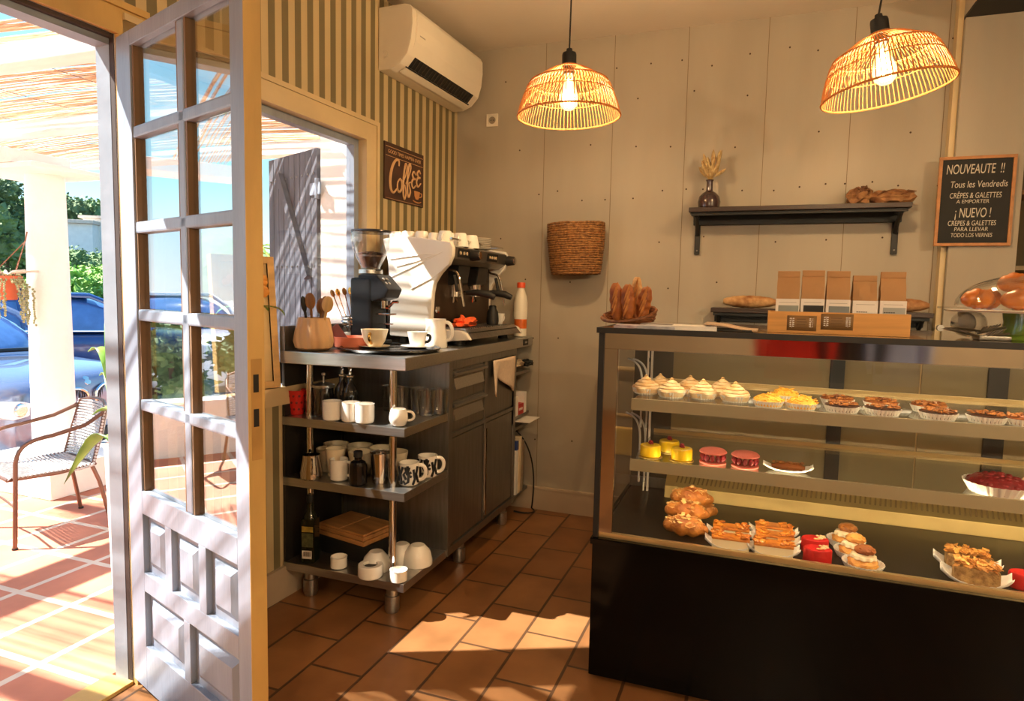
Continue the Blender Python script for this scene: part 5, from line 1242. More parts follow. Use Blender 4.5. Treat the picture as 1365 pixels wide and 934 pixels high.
def almond(label, loc, rz, seed):
    t = thing('almond_croissant', label, 'pastry', loc, rz, 'almond croissants piled at the left of the case')
    bm = B(); pts = []; rs = []
    for i in range(21):
        u = i / 20; a = -.95 + 1.9 * u
        pts.append((.085 * math.sin(a), -.05 * math.cos(a) + .045, .028 + .012 * math.sin(u * PI)))
        rs.append((.010 + .026 * math.sin(PI * u) ** .8) * (1 + .3 * abs(math.sin(u * PI * 3.5)) - .12))
    tube(bm, pts, rs, 14, flat=.85); obj('dough', bm, mat('baked_dough', S(226, 150, 66), .5, col2=S(150, 80, 30), scale=20, bump=.4), t)
    bm = B(); random.seed(seed)
    for k in range(38):
        u = random.uniform(.1, .9); i = int(u * 20); p = Vector(pts[i]); r = rs[i]; a = random.uniform(.2, PI - .2)
        quad_c = p + Vector((0, math.cos(a) * r * .95, math.sin(a) * r * .9 + .001)); box(bm, -.009, .009, -.006, .006, -.0008, .0008, 0, T(*quad_c, rz=random.uniform(0, 3), rx=random.uniform(-.6, .6), ry=random.uniform(-.5, .5)))
    obj('almond_flake', bm, mat('almond_flakes', S(246, 206, 142), .5, col2=S(206, 140, 66), scale=60), t)
for i, (px, py, y, dz, l) in enumerate(((910, 720, 2.22, 0, 'almond croissant nearest the glass in the left pile'), (912, 700, 2.29, .03, 'almond croissant in the middle of the left pile'), (919, 683, 2.36, .06, 'almond croissant on top at the back of the left pile'), (926, 690, 2.42, 0, 'almond croissant lying lowest at the back of the left pile'))):
    q = at(px, py, 1, y); almond(l, (q.x + .005, y, ZD + dz), .1 * (i - 1), i)
def flan(label, loc, rz, seed, grp):
    t = thing('cream_slice', label, 'cake', loc, rz, grp); liner(t, .155, .07, .026)
    bm = B(); box(bm, -.056, .056, -.026, .026, .003, .038, .004); obj('cream', bm, M_CREAM2, t)
    bm = B(); box(bm, -.058, .058, -.028, .028, .037, .046, .004); random.seed(seed)
    for k in range(30):
        x = random.choice((-1, 1)) * random.uniform(.02, .056); blob(bm, (x, random.uniform(-.026, .026), .048 + .1 * abs(x) * random.random()), (.009, .006, .004), 1, .4, 4, k)
    obj('caramel_top', bm, mat('caramel_glaze', S(240, 160, 58), .35, col2=S(168, 84, 26), scale=26, coat=.3), t)
for i, (px, py, y, l) in enumerate(((973, 729, 2.165, 'caramel cream slice, front of the pair'), (974, 713, 2.26, 'caramel cream slice, back of the pair'))): q = at(px, py, 1, y); flan(l + ' beside the croissants', (q.x, y, ZD), .05, i, 'caramel cream slices, left pair')
for i, (px, py, y, l) in enumerate(((1030, 740, 2.16, 'front'), (1032, 725, 2.245, 'middle'), (1031, 708, 2.33, 'back'))): q = at(px, py, 1, y); flan('caramel cream slice, %s of the row of three' % l, (q.x, y, ZD), .05, i + 5, 'caramel cream slices, row of three')
def redcake(label, loc, rz):
    t = thing('red_mousse', label, 'cake', loc, rz, 'red mousse cakes')
    bm = B(); lathe(bm, [(0, 0), (.038, 0), (.041, .004), (.041, .04), (.038, .045), (0, .046)], 36, Matrix.Diagonal((1, .72, 1, 1))); obj('mousse', bm, M_RED, t)
    bm = B(); random.seed(2)
    for k in range(16): blob(bm, (random.uniform(-.004, .03), random.uniform(-.018, .018), .048), (.005, .004, .0025), 1, .4, 4, k)
    obj('crumble', bm, M_MER, t)
for px, py, y, l in ((1086, 725, 2.255, 'red velvety mousse cake, the one behind'), (1089, 748, 2.165, 'red velvety mousse cake, the one nearest the glass')): q = at(px, py, 1, y); redcake(l, (q.x, y, ZD), .1)
q = at(1366, 780, 1, 2.2); redcake('red mousse cake cut by the right edge of the photo', (q.x, 2.2, ZD), 0)
def choux(label, loc, rz, top):
    t = thing('choux_bun', label, 'pastry', loc, rz, 'cream filled choux buns'); paper_cup(t, .058, .022)
    bm = B(); blob(bm, (0, 0, .02), (.042, .042, .02), 3, .15, 4, 1, cut=-.014); obj('bun', bm, M_ALM, t)
    bm = B(); lathe(bm, [(0, .028), (.028, .03), (.035, .036), (.032, .044), (.02, .05), (0, .052)], 40, None, lambda a, i: 1 + .1 * math.sin(a * 10 + i)); obj('cream', bm, M_CREAM2, t)
    bm = B(); blob(bm, (.004, 0, .058), (.028, .028, .015), 3, .2, 4, 5, cut=-.008); random.seed(6)
    for k in range(24): a = random.uniform(0, 6.3); r = .022 * math.sqrt(random.random()); blob(bm, (.004 + r * math.cos(a), r * math.sin(a), .072 - .3 * r), .0032, 1, .2, 3, k)
    obj('lid', bm, top, t)
for px, py, y, l, m in ((1128, 712, 2.36, 'choux bun with orange crumble, back of the diagonal row', M_NUT), (1138, 731, 2.26, 'choux bun with orange crumble, middle of the diagonal row', M_ALM), (1150, 753, 2.165, 'choux bun with brown sugared top, nearest the glass', M_CRUST)): q = at(px, py, 1, y); choux(l, (q.x, y, ZD), .2, m)
def flaky(label, loc, rz, seed):
    t = thing('almond_slice', label, 'pastry', loc, rz, 'almond covered slices'); liner(t, .17, .09, .03)
    bm = B(); box(bm, -.055, .055, -.03, .03, .003, .055, .008); obj('sponge', bm, mat('crumb_sponge', S(196, 156, 96), .8, col2=S(128, 92, 52), scale=60, bump=.6), t)
    bm = B(); random.seed(seed)
    for k in range(110):
        box(bm, -.009, .009, -.005, .005, -.0006, .0006, 0, T(random.uniform(-.053, .053), random.uniform(-.03, .03), .057 + random.uniform(0, .012), rz=random.uniform(0, 3), rx=random.uniform(-.7, .7), ry=random.uniform(-.6, .6)))
    obj('almond_flake', bm, M_ALM, t)
for i, (px, py, y, l) in enumerate(((1289, 748, 2.27, 'almond flake slice behind its twin at the right of the case'), (1300, 775, 2.165, 'almond flake slice nearest the glass at the right of the case'))): q = at(px, py, 1, y); flaky(l, (q.x, y, ZD), -.15, i)

# ------------------------------------------------------------------ on top of the case
ZT = TOPZ + .0005
def dent(bm, amp, fr, seed):
    for v in bm.verts:
        v.co += Vector((0, 1, 0)) * amp * mnoise.noise(v.co * fr + Vector((seed, 0, 0)))
# papers
random.seed(31)
def paper(label, px, py, w, d, h, rz, m, cat='magazine', name='magazine', z=0, y=None):
    q = at(px, py, 1, y or 2.18)
    bm = B(); prism(bm, [(-w / 2, -d / 2), (w / 2, -d / 2), (w / 2, d / 2), (-w / 2, d / 2)], 0, h, 'z')
    for k in range(3): box(bm, -w / 2 + .002 * k, w / 2 - .001 * k, -d / 2 - .001 + .001 * k, d / 2, h + .0012 * k, h + .0012 * (k + 1) - .0002)
    return tag(obj(name, bm, m, None, (q.x, y or 2.18, ZT + z), rz), label, cat)
M_MAG1, M_MAG2 = mat('lilac_print', S(206, 196, 206), .5, col2=S(140, 110, 120), scale=20), mat('pale_print', S(214, 214, 220), .5, col2=S(150, 150, 160), scale=24)
paper('leaflets fanned at the left corner of the case top', 846, 437, .13, .10, .005, .12, M_MAG1, 'leaflet', 'leaflet')
paper('pale magazine second from the left on the case top', 880, 438, .12, .12, .006, -.1, M_MAG2)
paper('grey booklet lying behind the pale magazine', 886, 434, .14, .1, .006, -.3, mat('grey_print', S(150, 140, 132), .5), z=.0, y=2.36)
pm_ = paper('white menu pad with dark dots left of the black folder', 925, 439, .14, .12, .010, .05, M_PAPER, 'notepad', 'notepad')
bm = B()
for x, y in ((.045, -.05), (.055, -.03), (.035, .045)): lathe(bm, [(.008, 0), (.007, .0006), (0, .0007)], 12, T(x, y, .0141))
obj('print_dot', bm, M_BLACKM, pm_)
q = at(972, 441, 1, 2.2)
fo = thing('leather_folder', 'black folder with a curling brown sheet between the papers and the wooden box', 'folder', (q.x, 2.2, ZT), -.03)
bm = B(); box(bm, -.07, .07, -.06, .06, 0, .006, .002); obj('cover', bm, M_BLACKM, fo)
bm = B(); rows_ = []
for i in range(13):
    u = i / 12; x = -.075 + .16 * u; z = .009 + .012 * (1 - u) ** 2 + .004 * math.sin(u * 5)
    rows_.append([bm.verts.new((x, -.055, z)), bm.verts.new((x, .055, z + .003))])
for a, b in zip(rows_, rows_[1:]): bm.faces.new((a[0], a[1], b[1], b[0]))
o = obj('sheet', bm, mat('brown_sheet', S(190, 160, 132), .6), fo); md = o.modifiers.new('t', 'SOLIDIFY'); md.thickness = .003
# wooden box of coffee bags
b0, b1 = at(1023, 440, 1, 2.2), at(1213, 447, 1, 2.2)
wb = thing('wooden_box', 'bamboo box with kraft labels holding five coffee bags', 'box', ((b0.x + b1.x) / 2, 2.2, ZT))
bw = (b1.x - b0.x) / 2; bh = .066
bm = B(); box(bm, -bw, bw, 0, .008, 0, bh, .001); box(bm, -bw, bw, .102, .11, 0, bh, .001); box(bm, -bw, -bw + .008, .008, .102, 0, bh, .001); box(bm, bw - .008, bw, .008, .102, 0, bh, .001); box(bm, -bw + .008, bw - .008, .008, .102, 0, .006); obj('box', bm, M_WOOD, wb)
M_KLAB = mat('brown_card', S(134, 100, 60), .6)
for i, (x0, x1, z0, z1) in enumerate(((-bw + .055, -bw + .138, .008, .054), (-bw + .150, -bw + .238, .014, .062))):
    bm = B(); rows_ = []
    for k in range(9): u = k / 8; x = x0 + (x1 - x0) * u; y = -.0012 - (.006 * max(0, u - .6) if i == 0 else 0); rows_.append([bm.verts.new((x, y, z0)), bm.verts.new((x, y, z1))])
    for a, b in zip(rows_, rows_[1:]): bm.faces.new((a[0], b[0], b[1], a[1]))
    lb = obj('kraft_label', bm, M_KLAB, wb); md = lb.modifiers.new('t', 'SOLIDIFY'); md.thickness = .0006
    bm = B()
    for s, cx_ in ((1, x0 + .014), (-1, x1 - .014)):
        tube(bm, [(cx_, -.0022, z0 + .008), (cx_ + s * .003, -.0022, z0 + .02), (cx_ - s * .001, -.0022, z1 - .008)], .0005, 4)
        for k in range(5):
            z = z0 + .01 + .006 * k
            for d in (-1, 1): blob(bm, (cx_ + d * .004, -.0025, z + .003), (.0035, .0005, .0018), 1, 0, M=None)
    obj('leaf_sprig', bm, M_PAPER, lb)
    bm = B()
    for k in range(4): box(bm, x0 + .027, x1 - .027 - .004 * (k % 2), -.0022, -.0015, z0 + .010 + .008 * k, z0 + .0125 + .008 * k)
    obj('faint_print', bm, mat('faded_print', S(112, 82, 48), .7), lb)
bags = [(1049, 361, 82, 'first', S(140, 146, 140)), (1098, 361, 80, 'second', S(14, 14, 16)), (1116, 361, 82, 'third', S(120, 128, 130)), (1152, 367, 76, 'fourth', None), (1190, 361, 82, 'last', S(160, 164, 162))]
lefts = [(1033, 1065, 361), (1066, 1098, 360), (1099, 1132, 361), (1134, 1168, 367), (1171, 1207, 362)]
nm = ('grey panel label, first from the left', 'black panel label, second from the left', 'blue-grey panel label, middle of the five', 'plain white label and lower folded top, fourth from the left', 'grey panel label and text, last on the right')
for i, (a, b_, tp_) in enumerate(lefts):
    p0, p1 = at(a, 430, 1, 2.225), at(b_, 430, 1, 2.225); top = at((a + b_) / 2, tp_, 1, 2.24)[2] - ZT
    w = (p1.x - p0.x) * .96; xc = (p0.x + p1.x) / 2
    t = thing('coffee_bag', 'brown paper coffee bag with ' + nm[i], 'bag', (xc, 2.255, ZT + .0065), random.uniform(-.04, .04), 'coffee bags in the bamboo box')
    hgt = top - .0065
    bm = B(); n = 14; rings = []
    for k in range(n + 1):
        v = k / n; z = hgt * .93 * v; dp = .036 * (1 - v ** 2.2) + .004; ww = w / 2 * (1 - .02 * v)
        ring = [(-ww, -dp), (-ww * .5, -dp * 1.06), (0, -dp * 1.08), (ww * .5, -dp * 1.06), (ww, -dp), (ww * .93, 0), (ww, dp), (0, dp * 1.05), (-ww, dp), (-ww * .93, 0)]
        rings.append([bm.verts.new((x + .002 * mnoise.noise(Vector((x * 60, z * 40, i))), y + (.010 * mnoise.noise(Vector((x * 28, z * 24, i * 3))) if .35 < v < .97 else 0), z)) for x, y in ring])
    for r0, r1 in zip(rings, rings[1:]):
        for k in range(10): bm.faces.new((r0[k], r0[(k + 1) % 10], r1[(k + 1) % 10], r1[k]))
    bm.faces.new(rings[0][::-1]); bm.faces.new(rings[-1])
    obj('bag', bm, M_KRAFT, t, smooth=25)
    bm = B(); box(bm, -w / 2 * .985, w / 2 * .985, -.010, .007, hgt * .90, hgt, .0025); obj('folded_top', bm, M_KRAFT, t)
    lz = hgt * (.53 if i != 3 else .56) + .012
    bm = B(); box(bm, -w / 2 - .0006, w / 2 + .0006, -.0415, .0415, .03, lz - .012); lbv = obj('label', bm, M_PAPER, t)
    if bags[i][4]:
        bm = B(); box(bm, -w / 2 * .78, w / 2 * .95, -.0421, -.041, .035, lz - .032); obj('panel', bm, mat('label_panel_%d' % i, bags[i][4], .6), lbv)
    if i > 2:
        bm = B(); [box(bm, -w / 2 * .7 + .006 * k, -w / 2 * .7 + .0045 + .006 * k, -.0424, -.0418, .062, .0645) for k in range(5)]; obj('print', bm, M_BLACKM, lbv)
    bm = B(); box(bm, -w / 2 * .75, w / 2 * .75, -.0421, -.041, lz - .024, lz - .0225); obj('fine_print', bm, mat('grey_print2', S(170, 164, 158), .6), lbv)

# cake stand with glass dome
sx, sy = .735, 2.27
cs_ = thing('cake_stand', 'green footed cake stand with a white plate at the right end of the case top', 'cake stand', (sx, sy, ZT))
p_edge = at(1252, 412, 1, sy)
pr = sx - p_edge.x
pz = at(1300, 414, 1, sy)[2] - ZT
bm = B(); lathe(bm, [(0, 0), (.092, 0), (.094, .004), (.085, .010), (.073, .016), (.066, .05), (.07, pz - .004), (0, pz - .004)], 44); obj('foot', bm, mat('green_glaze', S(122, 152, 58), .2, var=.12, coat=.6), cs_)
bm = B(); lathe(bm, [(0, pz - .005), (pr * .9, pz - .003), (pr * .93, pz + .002), (pr * .92, pz + .004), (0, pz + .003)], 56); obj('plate', bm, M_WHITE, cs_)
bm = B(); lathe(bm, [(pr * .9, pz + .0042), (pr, pz + .005), (pr, pz + .010), (pr * .88, pz + .010)], 56, cap0=False, cap1=False); obj('rim', bm, G_CLEAR, cs_)
dt_ = at(1336, 365, 1, sy)[2] - ZT
dm = thing('glass_dome', 'clear glass dome with a knob over the pastries on the green stand', 'dome', (sx, sy, ZT + pz + .011))
dh = dt_ - pz - .011; prof = [(pr * .80, 0), (pr * .82, .006)] + [(pr * .82 * math.cos(a), .006 + (dh - .006) * math.sin(a)) for a in [PI / 2 * k / 10 for k in range(1, 10)]] + [(.02, dh)]
bm = B(); lathe(bm, prof + [(max(r - .004, .001), z - .004 if z > .01 else z) for r, z in prof[::-1]], 56, cap0=False, cap1=False); obj('bell', bm, G_CLEAR, dm)
bm = B(); lathe(bm, [(.022, dh - .002), (.02, dh + .006), (.026, dh + .03), (.028, dh + .04), (.022, dh + .042), (0, dh + .042)], 12); obj('knob', bm, G_CLEAR, dm, smooth=20)
random.seed(17)
for i, (dx, dy, dz, rz, l) in enumerate(((-.10, -.04, 0, .3, 'left front'), (-.02, -.07, 0, -.1, 'middle front'), (.07, -.05, 0, -.4, 'right front'), (-.06, .04, .0, 1.3, 'left back'), (.05, .05, 0, 2.0, 'right back'), (-.02, -.02, .042, .2, 'top left'), (.03, .0, .046, -.5, 'topmost'))):
    t = thing('brioche', 'golden brioche bun under the glass dome, %s of the heap' % l, 'pastry', (sx - .035 + dx * 1.15, sy + dy * 1.1, ZT + pz + .0045 + dz * 1.1), rz, 'brioches under the dome'); t.scale = (.98, 1, 1)
    bm = B(); pts = []; rs = []
    for k in range(15): u = k / 14; a = -.7 + 1.4 * u; pts.append((.062 * math.sin(a) * 1.1, -.03 * math.cos(a) + .02, .024 + .006 * math.sin(PI * u))); rs.append(.007 + .020 * math.sin(PI * u) ** .7 * (1 + .2 * abs(math.sin(u * 11))))
    tube(bm, pts, rs, 12); obj('dough', bm, mat('brioche_crust', S(226, 140, 60), .35, col2=S(168, 86, 30), scale=12, coat=.3), t)
# tongs and glass jar
tg = thing('pastry_tongs', 'steel pastry tongs with slotted ends lying before the glass jar', 'tongs', (at(1255, 436, 1, 2.2).x, 2.2, ZT), .12)
bm = B()
for s in (-1, 1):
    tube(bm, [(-.005, 0, .03), (.04, s * .006, .026 + s * .004), (.10, s * .012, .016 + s * .008)], [.006, .008, .009], 8, flat=.35)
    for k in range(6): tube(bm, [(.10 + .006 * k, s * .012, .012 + s * .008), (.115 + .008 * k, s * .016, .030 + s * .006 + .002 * k)], .0022, 5)
    tube(bm, [(.095, s * .012, .012 + s * .006), (.165, s * .014, .028 + s * .008)], .004, 6)
lathe(bm, [(.009, -.006), (.009, .006)], 14, T(-.004, 0, .03, rx=PI / 2)); obj('tongs', bm, M_STEEL, tg)
bm = B(); box(bm, .09, .17, -.02, .03, 0, .012, .003); obj('rest', bm, M_STEELD, tg)
gj = thing('glass_jar', 'round glass jar lying on its side behind the tongs', 'jar', (at(1290, 436, 1, 2.34).x, 2.34, ZT))
bm = B(); t = B(); shell(t, [(.02, 0), (.038, .006), (.04, .03), (.04, .07), (.03, .085), (.03, .1)], .003, 32); merge(bm, t, T(0, -.05, .042, rx=-PI / 2)); obj('jar', bm, G_CLEAR, gj)
bm = B(); lathe(bm, [(.031, .09), (.033, .092), (.033, .105), (0, .107)], 28, T(0, -.05, .042, rx=-PI / 2)); obj('lid', bm, M_STEEL, gj)
# baguettes in a basket at the left rear corner
bk = at(838, 428, 1, 2.62)
bs = thing('bread_basket', 'round brown wicker basket behind the left end of the case top', 'basket', (bk.x, 2.62, ZT - .0))
bm = B(); random.seed(2)
R0 = (at(873, 425, 1, 2.62).x - at(803, 425, 1, 2.62).x) / 2
for j in range(6):
    z = .005 + .0095 * j; r = R0 * (.9 + .1 * j / 5)
    tube(bm, [((r + .003 * math.sin(k * 1.5 * 3 + j * PI)) * math.cos(2 * PI * k / 48), (r + .003 * math.sin(k * 4.5 + j * PI)) * math.sin(2 * PI * k / 48), z * (.55 + .5 * math.sin(2 * PI * k / 48) + .25 * math.cos(2 * PI * k / 48)) + .004) for k in range(48)], .006, 6, True)
obj('weave', bm, mat('dark_wicker', S(136, 84, 46), .6, col2=S(86, 48, 26), scale=40), bs)
bm = B(); lathe(bm, [(0, 0), (R0 * .86, 0), (R0 * .86, .006), (0, .006)], 32); obj('bottom', bm, M_WOODB, bs)
def baguette(bm, L, r, seed, cuts=4):
    pts = []; rs = []
    for i in range(25):
        u = i / 24; pts.append((.004 * math.sin(u * 5 + seed), 0, L * u)); rs.append(r * max(.12, (math.sin(PI * min(1, max(0, u * .96 + .02)))) ** .38) * (1 + .05 * math.sin(u * cuts * 2 * PI + seed)))
    tube(bm, pts, rs, 16)
for i, (px, top, y, tl, l, fl) in enumerate(((822, 379, 2.56, -.03, 'dark baguette at the left of the bread basket', 0), (838, 381, 2.55, .0, 'dark baguette in the middle of the bread basket', 0), (849, 371, 2.68, -.06, 'pale floured baguette standing tallest at the back of the basket', 1), (861, 384, 2.58, .07, 'dark baguette at the right of the bread basket', 0))):
    q = at(px, top, 1, y); base = q.z - ZT - .012
    t = thing('baguette', l, 'bread', (q.x - tl * base, y, ZT + .008), .3 * i, None, rot=(0, tl, 0))
    bm = B(); baguette(bm, base + .01, .0285 if i != 2 else .026, i); obj('crust', bm, M_FLOUR if fl else M_CRUST, t)
    bm = B()
    for k in range(3):
        z = base * (.35 + .22 * k); s = .5 * (-1) ** k
        tube(bm, [(-.012, -.0265, z - .03), (0, -.0295, z), (.010, -.0265, z + .04)], [.002, .007, .002], 6, flat=.5)
    obj('score', bm, mat('score_cream', S(196, 130, 66), .6, col2=S(150, 88, 38), scale=40), t)
# ------------------------------------------------------------------ things on the walls
LWR = -math.atan(.04)
FIT = []
def lwall(y, z): return (wx(y), y, z)
# air conditioner (local x into the room, local y to the back wall)
AY0, AY1, AZ = 2.885, 3.672, 2.375
ac = thing('air_conditioner', 'white split air conditioner high on the striped wall in the corner', 'air conditioner', lwall((AY0 + AY1) / 2, AZ), LWR)
hl = (AY1 - AY0) / 2
pr_ = [(.002, 0), (.07, .0), (.125, .022), (.168, .066), (.188, .13), (.196, .2), (.194, .268), (.178, .29), (.150, .298), (.002, .298)]
bm = B(); prism(bm, pr_, -hl, hl, 'y', .008); obj('casing', bm, M_PLAST, ac)
bm = B(); prism(bm, [(.172, .078), (.1915, .13), (.2005, .2), (.2, .262), (.19, .282), (.182, .27), (.185, .2), (.17, .1)], -hl + .035, hl - .02, 'y', .003); obj('front_panel', bm, M_PLAST, ac)
bm = B(); prism(bm, [(.126, .024), (.166, .066), (.162, .072), (.118, .03)], -hl + .06, hl - .06, 'y'); t = B(); prism(t, [(.1285, .0255), (.167, .0672), (.170, .066), (.131, .0235)], -hl + .07, hl - .07, 'y'); merge(bm, t); vt_ = obj('air_outlet', bm, M_BLACKM, ac)
for k in range(20):
    bm = B(); y = -hl + .09 + k * (2 * hl - .18) / 19; prism(bm, [(.132, .0235), (.17, .0655), (.172, .064), (.135, .0215)], y - .0015, y + .0015, 'y')
    obj('guide_vane', bm, mat('grey_vane', S(60, 54, 48), .6), vt_)
bm = B(); prism(bm, [(.092, .004), (.126, .018), (.129, .012), (.096, -.003)], -hl + .05, hl - .05, 'y', .001); obj('flap', bm, M_PLAST, ac)
bm = B(); prism(bm, [(.124, .0205), (.130, .0235), (.132, .022), (.126, .0185)], -hl + .05, hl - .05, 'y'); obj('flap_gap', bm, M_BLACKM, ac)
bm = B(); box(bm, .1985, .2005, -hl + .07, -hl + .12, .118, .126); obj('maker_mark', bm, mat('grey_mark', S(170, 160, 146), .5), ac, rot=(0, -.12, 0), loc=(.012, 0, .02))
bm = B()
for r in (.02, .013): lathe(bm, [(r, 0), (r, .0015), (r - .004, .0015), (r - .004, 0)], 24, T(.04, -hl - .0005, .075, rx=PI / 2), cap0=False, cap1=False)
obj('pipe_knockout', bm, M_PLAST, ac)
# coffee sign
sy0, sy1, sz0, sz1 = 2.935, 3.318, 1.767, 2.052
sg = thing('coffee_sign', 'brown wall sign with large coffee lettering and a small cup, beside the window', 'sign', lwall((sy0 + sy1) / 2, (sz0 + sz1) / 2), LWR)
SWd, SHt = sy1 - sy0, sz1 - sz0
bm = B(); box(bm, .001, .008, -SWd / 2, SWd / 2, -SHt / 2, SHt / 2, .001); obj('board', bm, mat('dark_brown_tin', S(74, 46, 34), .55, col2=S(56, 34, 28), scale=9), sg)
M_SIGN = mat('sign_cream', S(206, 164, 118), .6, var=.1)
def uv(u, v): return (.0088, (u - .5) * SWd, (.5 - v) * SHt)
def stroke(b, pts, r):
    P = [Vector(uv(*p)) for p in pts]; o = []
    for i in range(len(P) - 1):
        p0, p1, p2, p3 = P[max(i - 1, 0)], P[i], P[i + 1], P[min(i + 2, len(P) - 1)]
        for k in range(6):
            t = k / 6; o.append(.5 * ((2 * p1) + (p2 - p0) * t + (2 * p0 - 5 * p1 + 4 * p2 - p3) * t * t + (3 * p1 - p0 - 3 * p2 + p3) * t ** 3))
    o.append(P[-1]); n = len(o)
    tube(b, o, [r * (.65 + .5 * math.sin(PI * i / (n - 1))) for i in range(n)], 6)
bm = B()
for v in (.075, .235): box(bm, .0082, .0088, -SWd / 2 + .01, SWd / 2 - .008, (.5 - v) * SHt - .0012, (.5 - v) * SHt + .0012)
box(bm, .0082, .0086, -SWd / 2 + .01, SWd / 2 - .008, -SHt / 2 + .006, -SHt / 2 + .0075)
obj('rule', bm, M_SIGN, sg)
bm = B()
stroke(bm, [(.34, .36), (.335, .27), (.27, .27), (.18, .40), (.13, .60), (.14, .80), (.21, .86), (.29, .78)], .007)
stroke(bm, [(.37, .58), (.31, .66), (.31, .79), (.36, .82), (.41, .74), (.41, .63), (.37, .58), (.44, .62)], .006)
stroke(bm, [(.44, .64), (.52, .46), (.545, .33), (.51, .28), (.47, .42), (.45, .64), (.45, .84), (.48, .93), (.52, .82), (.49, .66)], .006)
stroke(bm, [(.52, .64), (.61, .44), (.645, .31), (.61, .26), (.57, .40), (.555, .62), (.56, .80), (.59, .87), (.635, .76), (.60, .62), (.66, .58)], .006)
stroke(bm, [(.78, .42), (.73, .37), (.69, .43), (.72, .50), (.76, .50), (.70, .52), (.67, .60), (.71, .68), (.78, .62)], .006)
stroke(bm, [(.91, .37), (.87, .32), (.82, .38), (.85, .45), (.89, .45), (.83, .47), (.80, .55), (.84, .63), (.92, .55)], .006)
obj('coffee_lettering', bm, M_SIGN, sg)
o = text('GOOD TIMES HAPPEN OVER', .026, uv(.5, .155), (PI / 2, 0, PI / 2), M_SIGN, sg, 'small_lettering', .0004); FIT.append((o, SWd * .84))
bm = B(); prism(bm, [uv(u, v)[1:] for u, v in ((.74, .72), (.90, .72), (.885, .82), (.85, .875), (.79, .875), (.755, .82))], .0082, .0092, 'x')
stroke(bm, [(.895, .745), (.945, .75), (.94, .80), (.88, .83)], .0035); stroke(bm, [(.71, .905), (.77, .93), (.87, .93), (.93, .905)], .0035); obj('cup_picture', bm, mat('sign_orange', S(200, 140, 88), .6), sg)
# wall socket
p = at(656.5, 160.5, 1, YB)
so = thing('wall_socket', 'white wall socket high on the back wall near the corner', 'socket', (p.x, YB, p.z))
bm = B(); 
for a in ((-.036, .036, .029, .036), (-.036, .036, -.036, -.029), (-.036, -.029, -.029, .029), (.029, .036, -.029, .029)): box(bm, a[0], a[1], -.008, 0, a[2], a[3], .001)
box(bm, -.029, .029, -.003, 0, -.029, .029); obj('plate', bm, M_PLAST, so)
bm = B(); lathe(bm, [(.021, 0), (.021, .004), (.017, .004), (.016, .001), (0, .001)], 28, T(0, -.003, 0, rx=PI / 2)); box(bm, -.004, .004, -.007, -.004, .012, .02); box(bm, -.004, .004, -.007, -.004, -.02, -.012); obj('outlet_ring', bm, mat('socket_grey', S(150, 138, 120), .4), so)
bm = B()
for s in (-1, 1): cyl(bm, 0, 0, 0, .001, .003, 10, M=T(s * .008, -.0042, 0, rx=PI / 2))
obj('pin_hole', bm, M_BLACKM, so)
# wall basket
yb_ = YB - .11
b0, b1 = at(733, 300, 1, yb_), at(807, 294, 1, yb_); bt_ = at(775, 366, 1, yb_)
wk = thing('wall_basket', 'coiled rope basket hung on the back wall between lamp and counter', 'basket', ((b0.x + b1.x) / 2, yb_, bt_.z), 0, rot=(0, math.radians(-1.5), 0))
rx_ = (b1.x - b0.x) / 2; hh_ = (b0.z + b1.z) / 2 - bt_.z
random.seed(8); bm = B()
for j in range(23):
    u = j / 22; z = .006 + (hh_ - .012) * u; k_ = .84 + .16 * min(1, u * 1.4) ** .7
    pts = []
    for k in range(56):
        a = 2 * PI * k / 56; wob = 1 + .012 * mnoise.noise(Vector((math.cos(a) * 6, math.sin(a) * 6, j * 2.3)))
        pts.append((rx_ * k_ * wob * math.cos(a), min(.104, .10 * k_ * wob * math.sin(a)), z + .004 * mnoise.noise(Vector((math.cos(a) * 3, math.sin(a) * 3, j * .7)))))
    tube(bm, pts, [.0068 * (1 + .18 * math.sin(k * 2.9 + j)) for k in range(56)], 6, True)
M_ROPE = mat('seagrass_rope', S(166, 114, 62), .7, col2=S(96, 60, 30), scale=70, bump=.5, bscale=120)
obj('coil', bm, M_ROPE, wk)
bm = B(); lathe(bm, [(0, .004), (1, .004), (1, .012), (0, .012)], 40, Matrix.Diagonal((rx_ * .84, .084, 1, 1))); obj('bottom', bm, M_ROPE, wk)
# upper shelf
def wall_shelf(name, label, pxl, pxr, pyl, depth, drop, zoff=0):
    yf = YB - depth; a, b_ = at(pxl, pyl, 1, yf), at(pxr, pyl - 6, 1, yf)
    x0, x1, z = a.x, b_.x, at((pxl + pxr) / 2, pyl - 3.5 + (0 if zoff == 0 else zoff), 1, yf).z
    t = thing(name, label, 'shelf', ((x0 + x1) / 2, YB, z)); hw = (x1 - x0) / 2
    bm = B(); box(bm, -hw, hw, -depth, -.002, -.024, 0, .004); obj('board', bm, M_WOODD, t)
    bm = B(); box(bm, -hw + .012, hw - .012, -.03, -.002, -.075, -.024, .003); box(bm, -hw + .012, hw - .012, -depth + .02, -depth + .03, -.04, -.024, .002); obj('rail', bm, M_BLACKM, t)
    for s in (-1, 1):
        x = s * (hw - .035)
        bm = B(); box(bm, x - .014, x + .014, -.016, -.001, -drop, -.024, .003); box(bm, x - .014, x + .014, -depth + .03, -.016, -.04, -.024, .003)
        tube(bm, [(x, -depth + .05, -.035), (x, -.05, -.08), (x, -.008, -drop * .55)], .011, 8); br_ = obj('bracket', bm, M_BLACKM, t)
        bm = B()
        for zz in (-drop + .02, -.10): blob(bm, (x, -.0175, zz), (.005, .003, .005), 1, 0)
        obj('screw', bm, M_STEELD, br_)
    return t, x0, x1, z
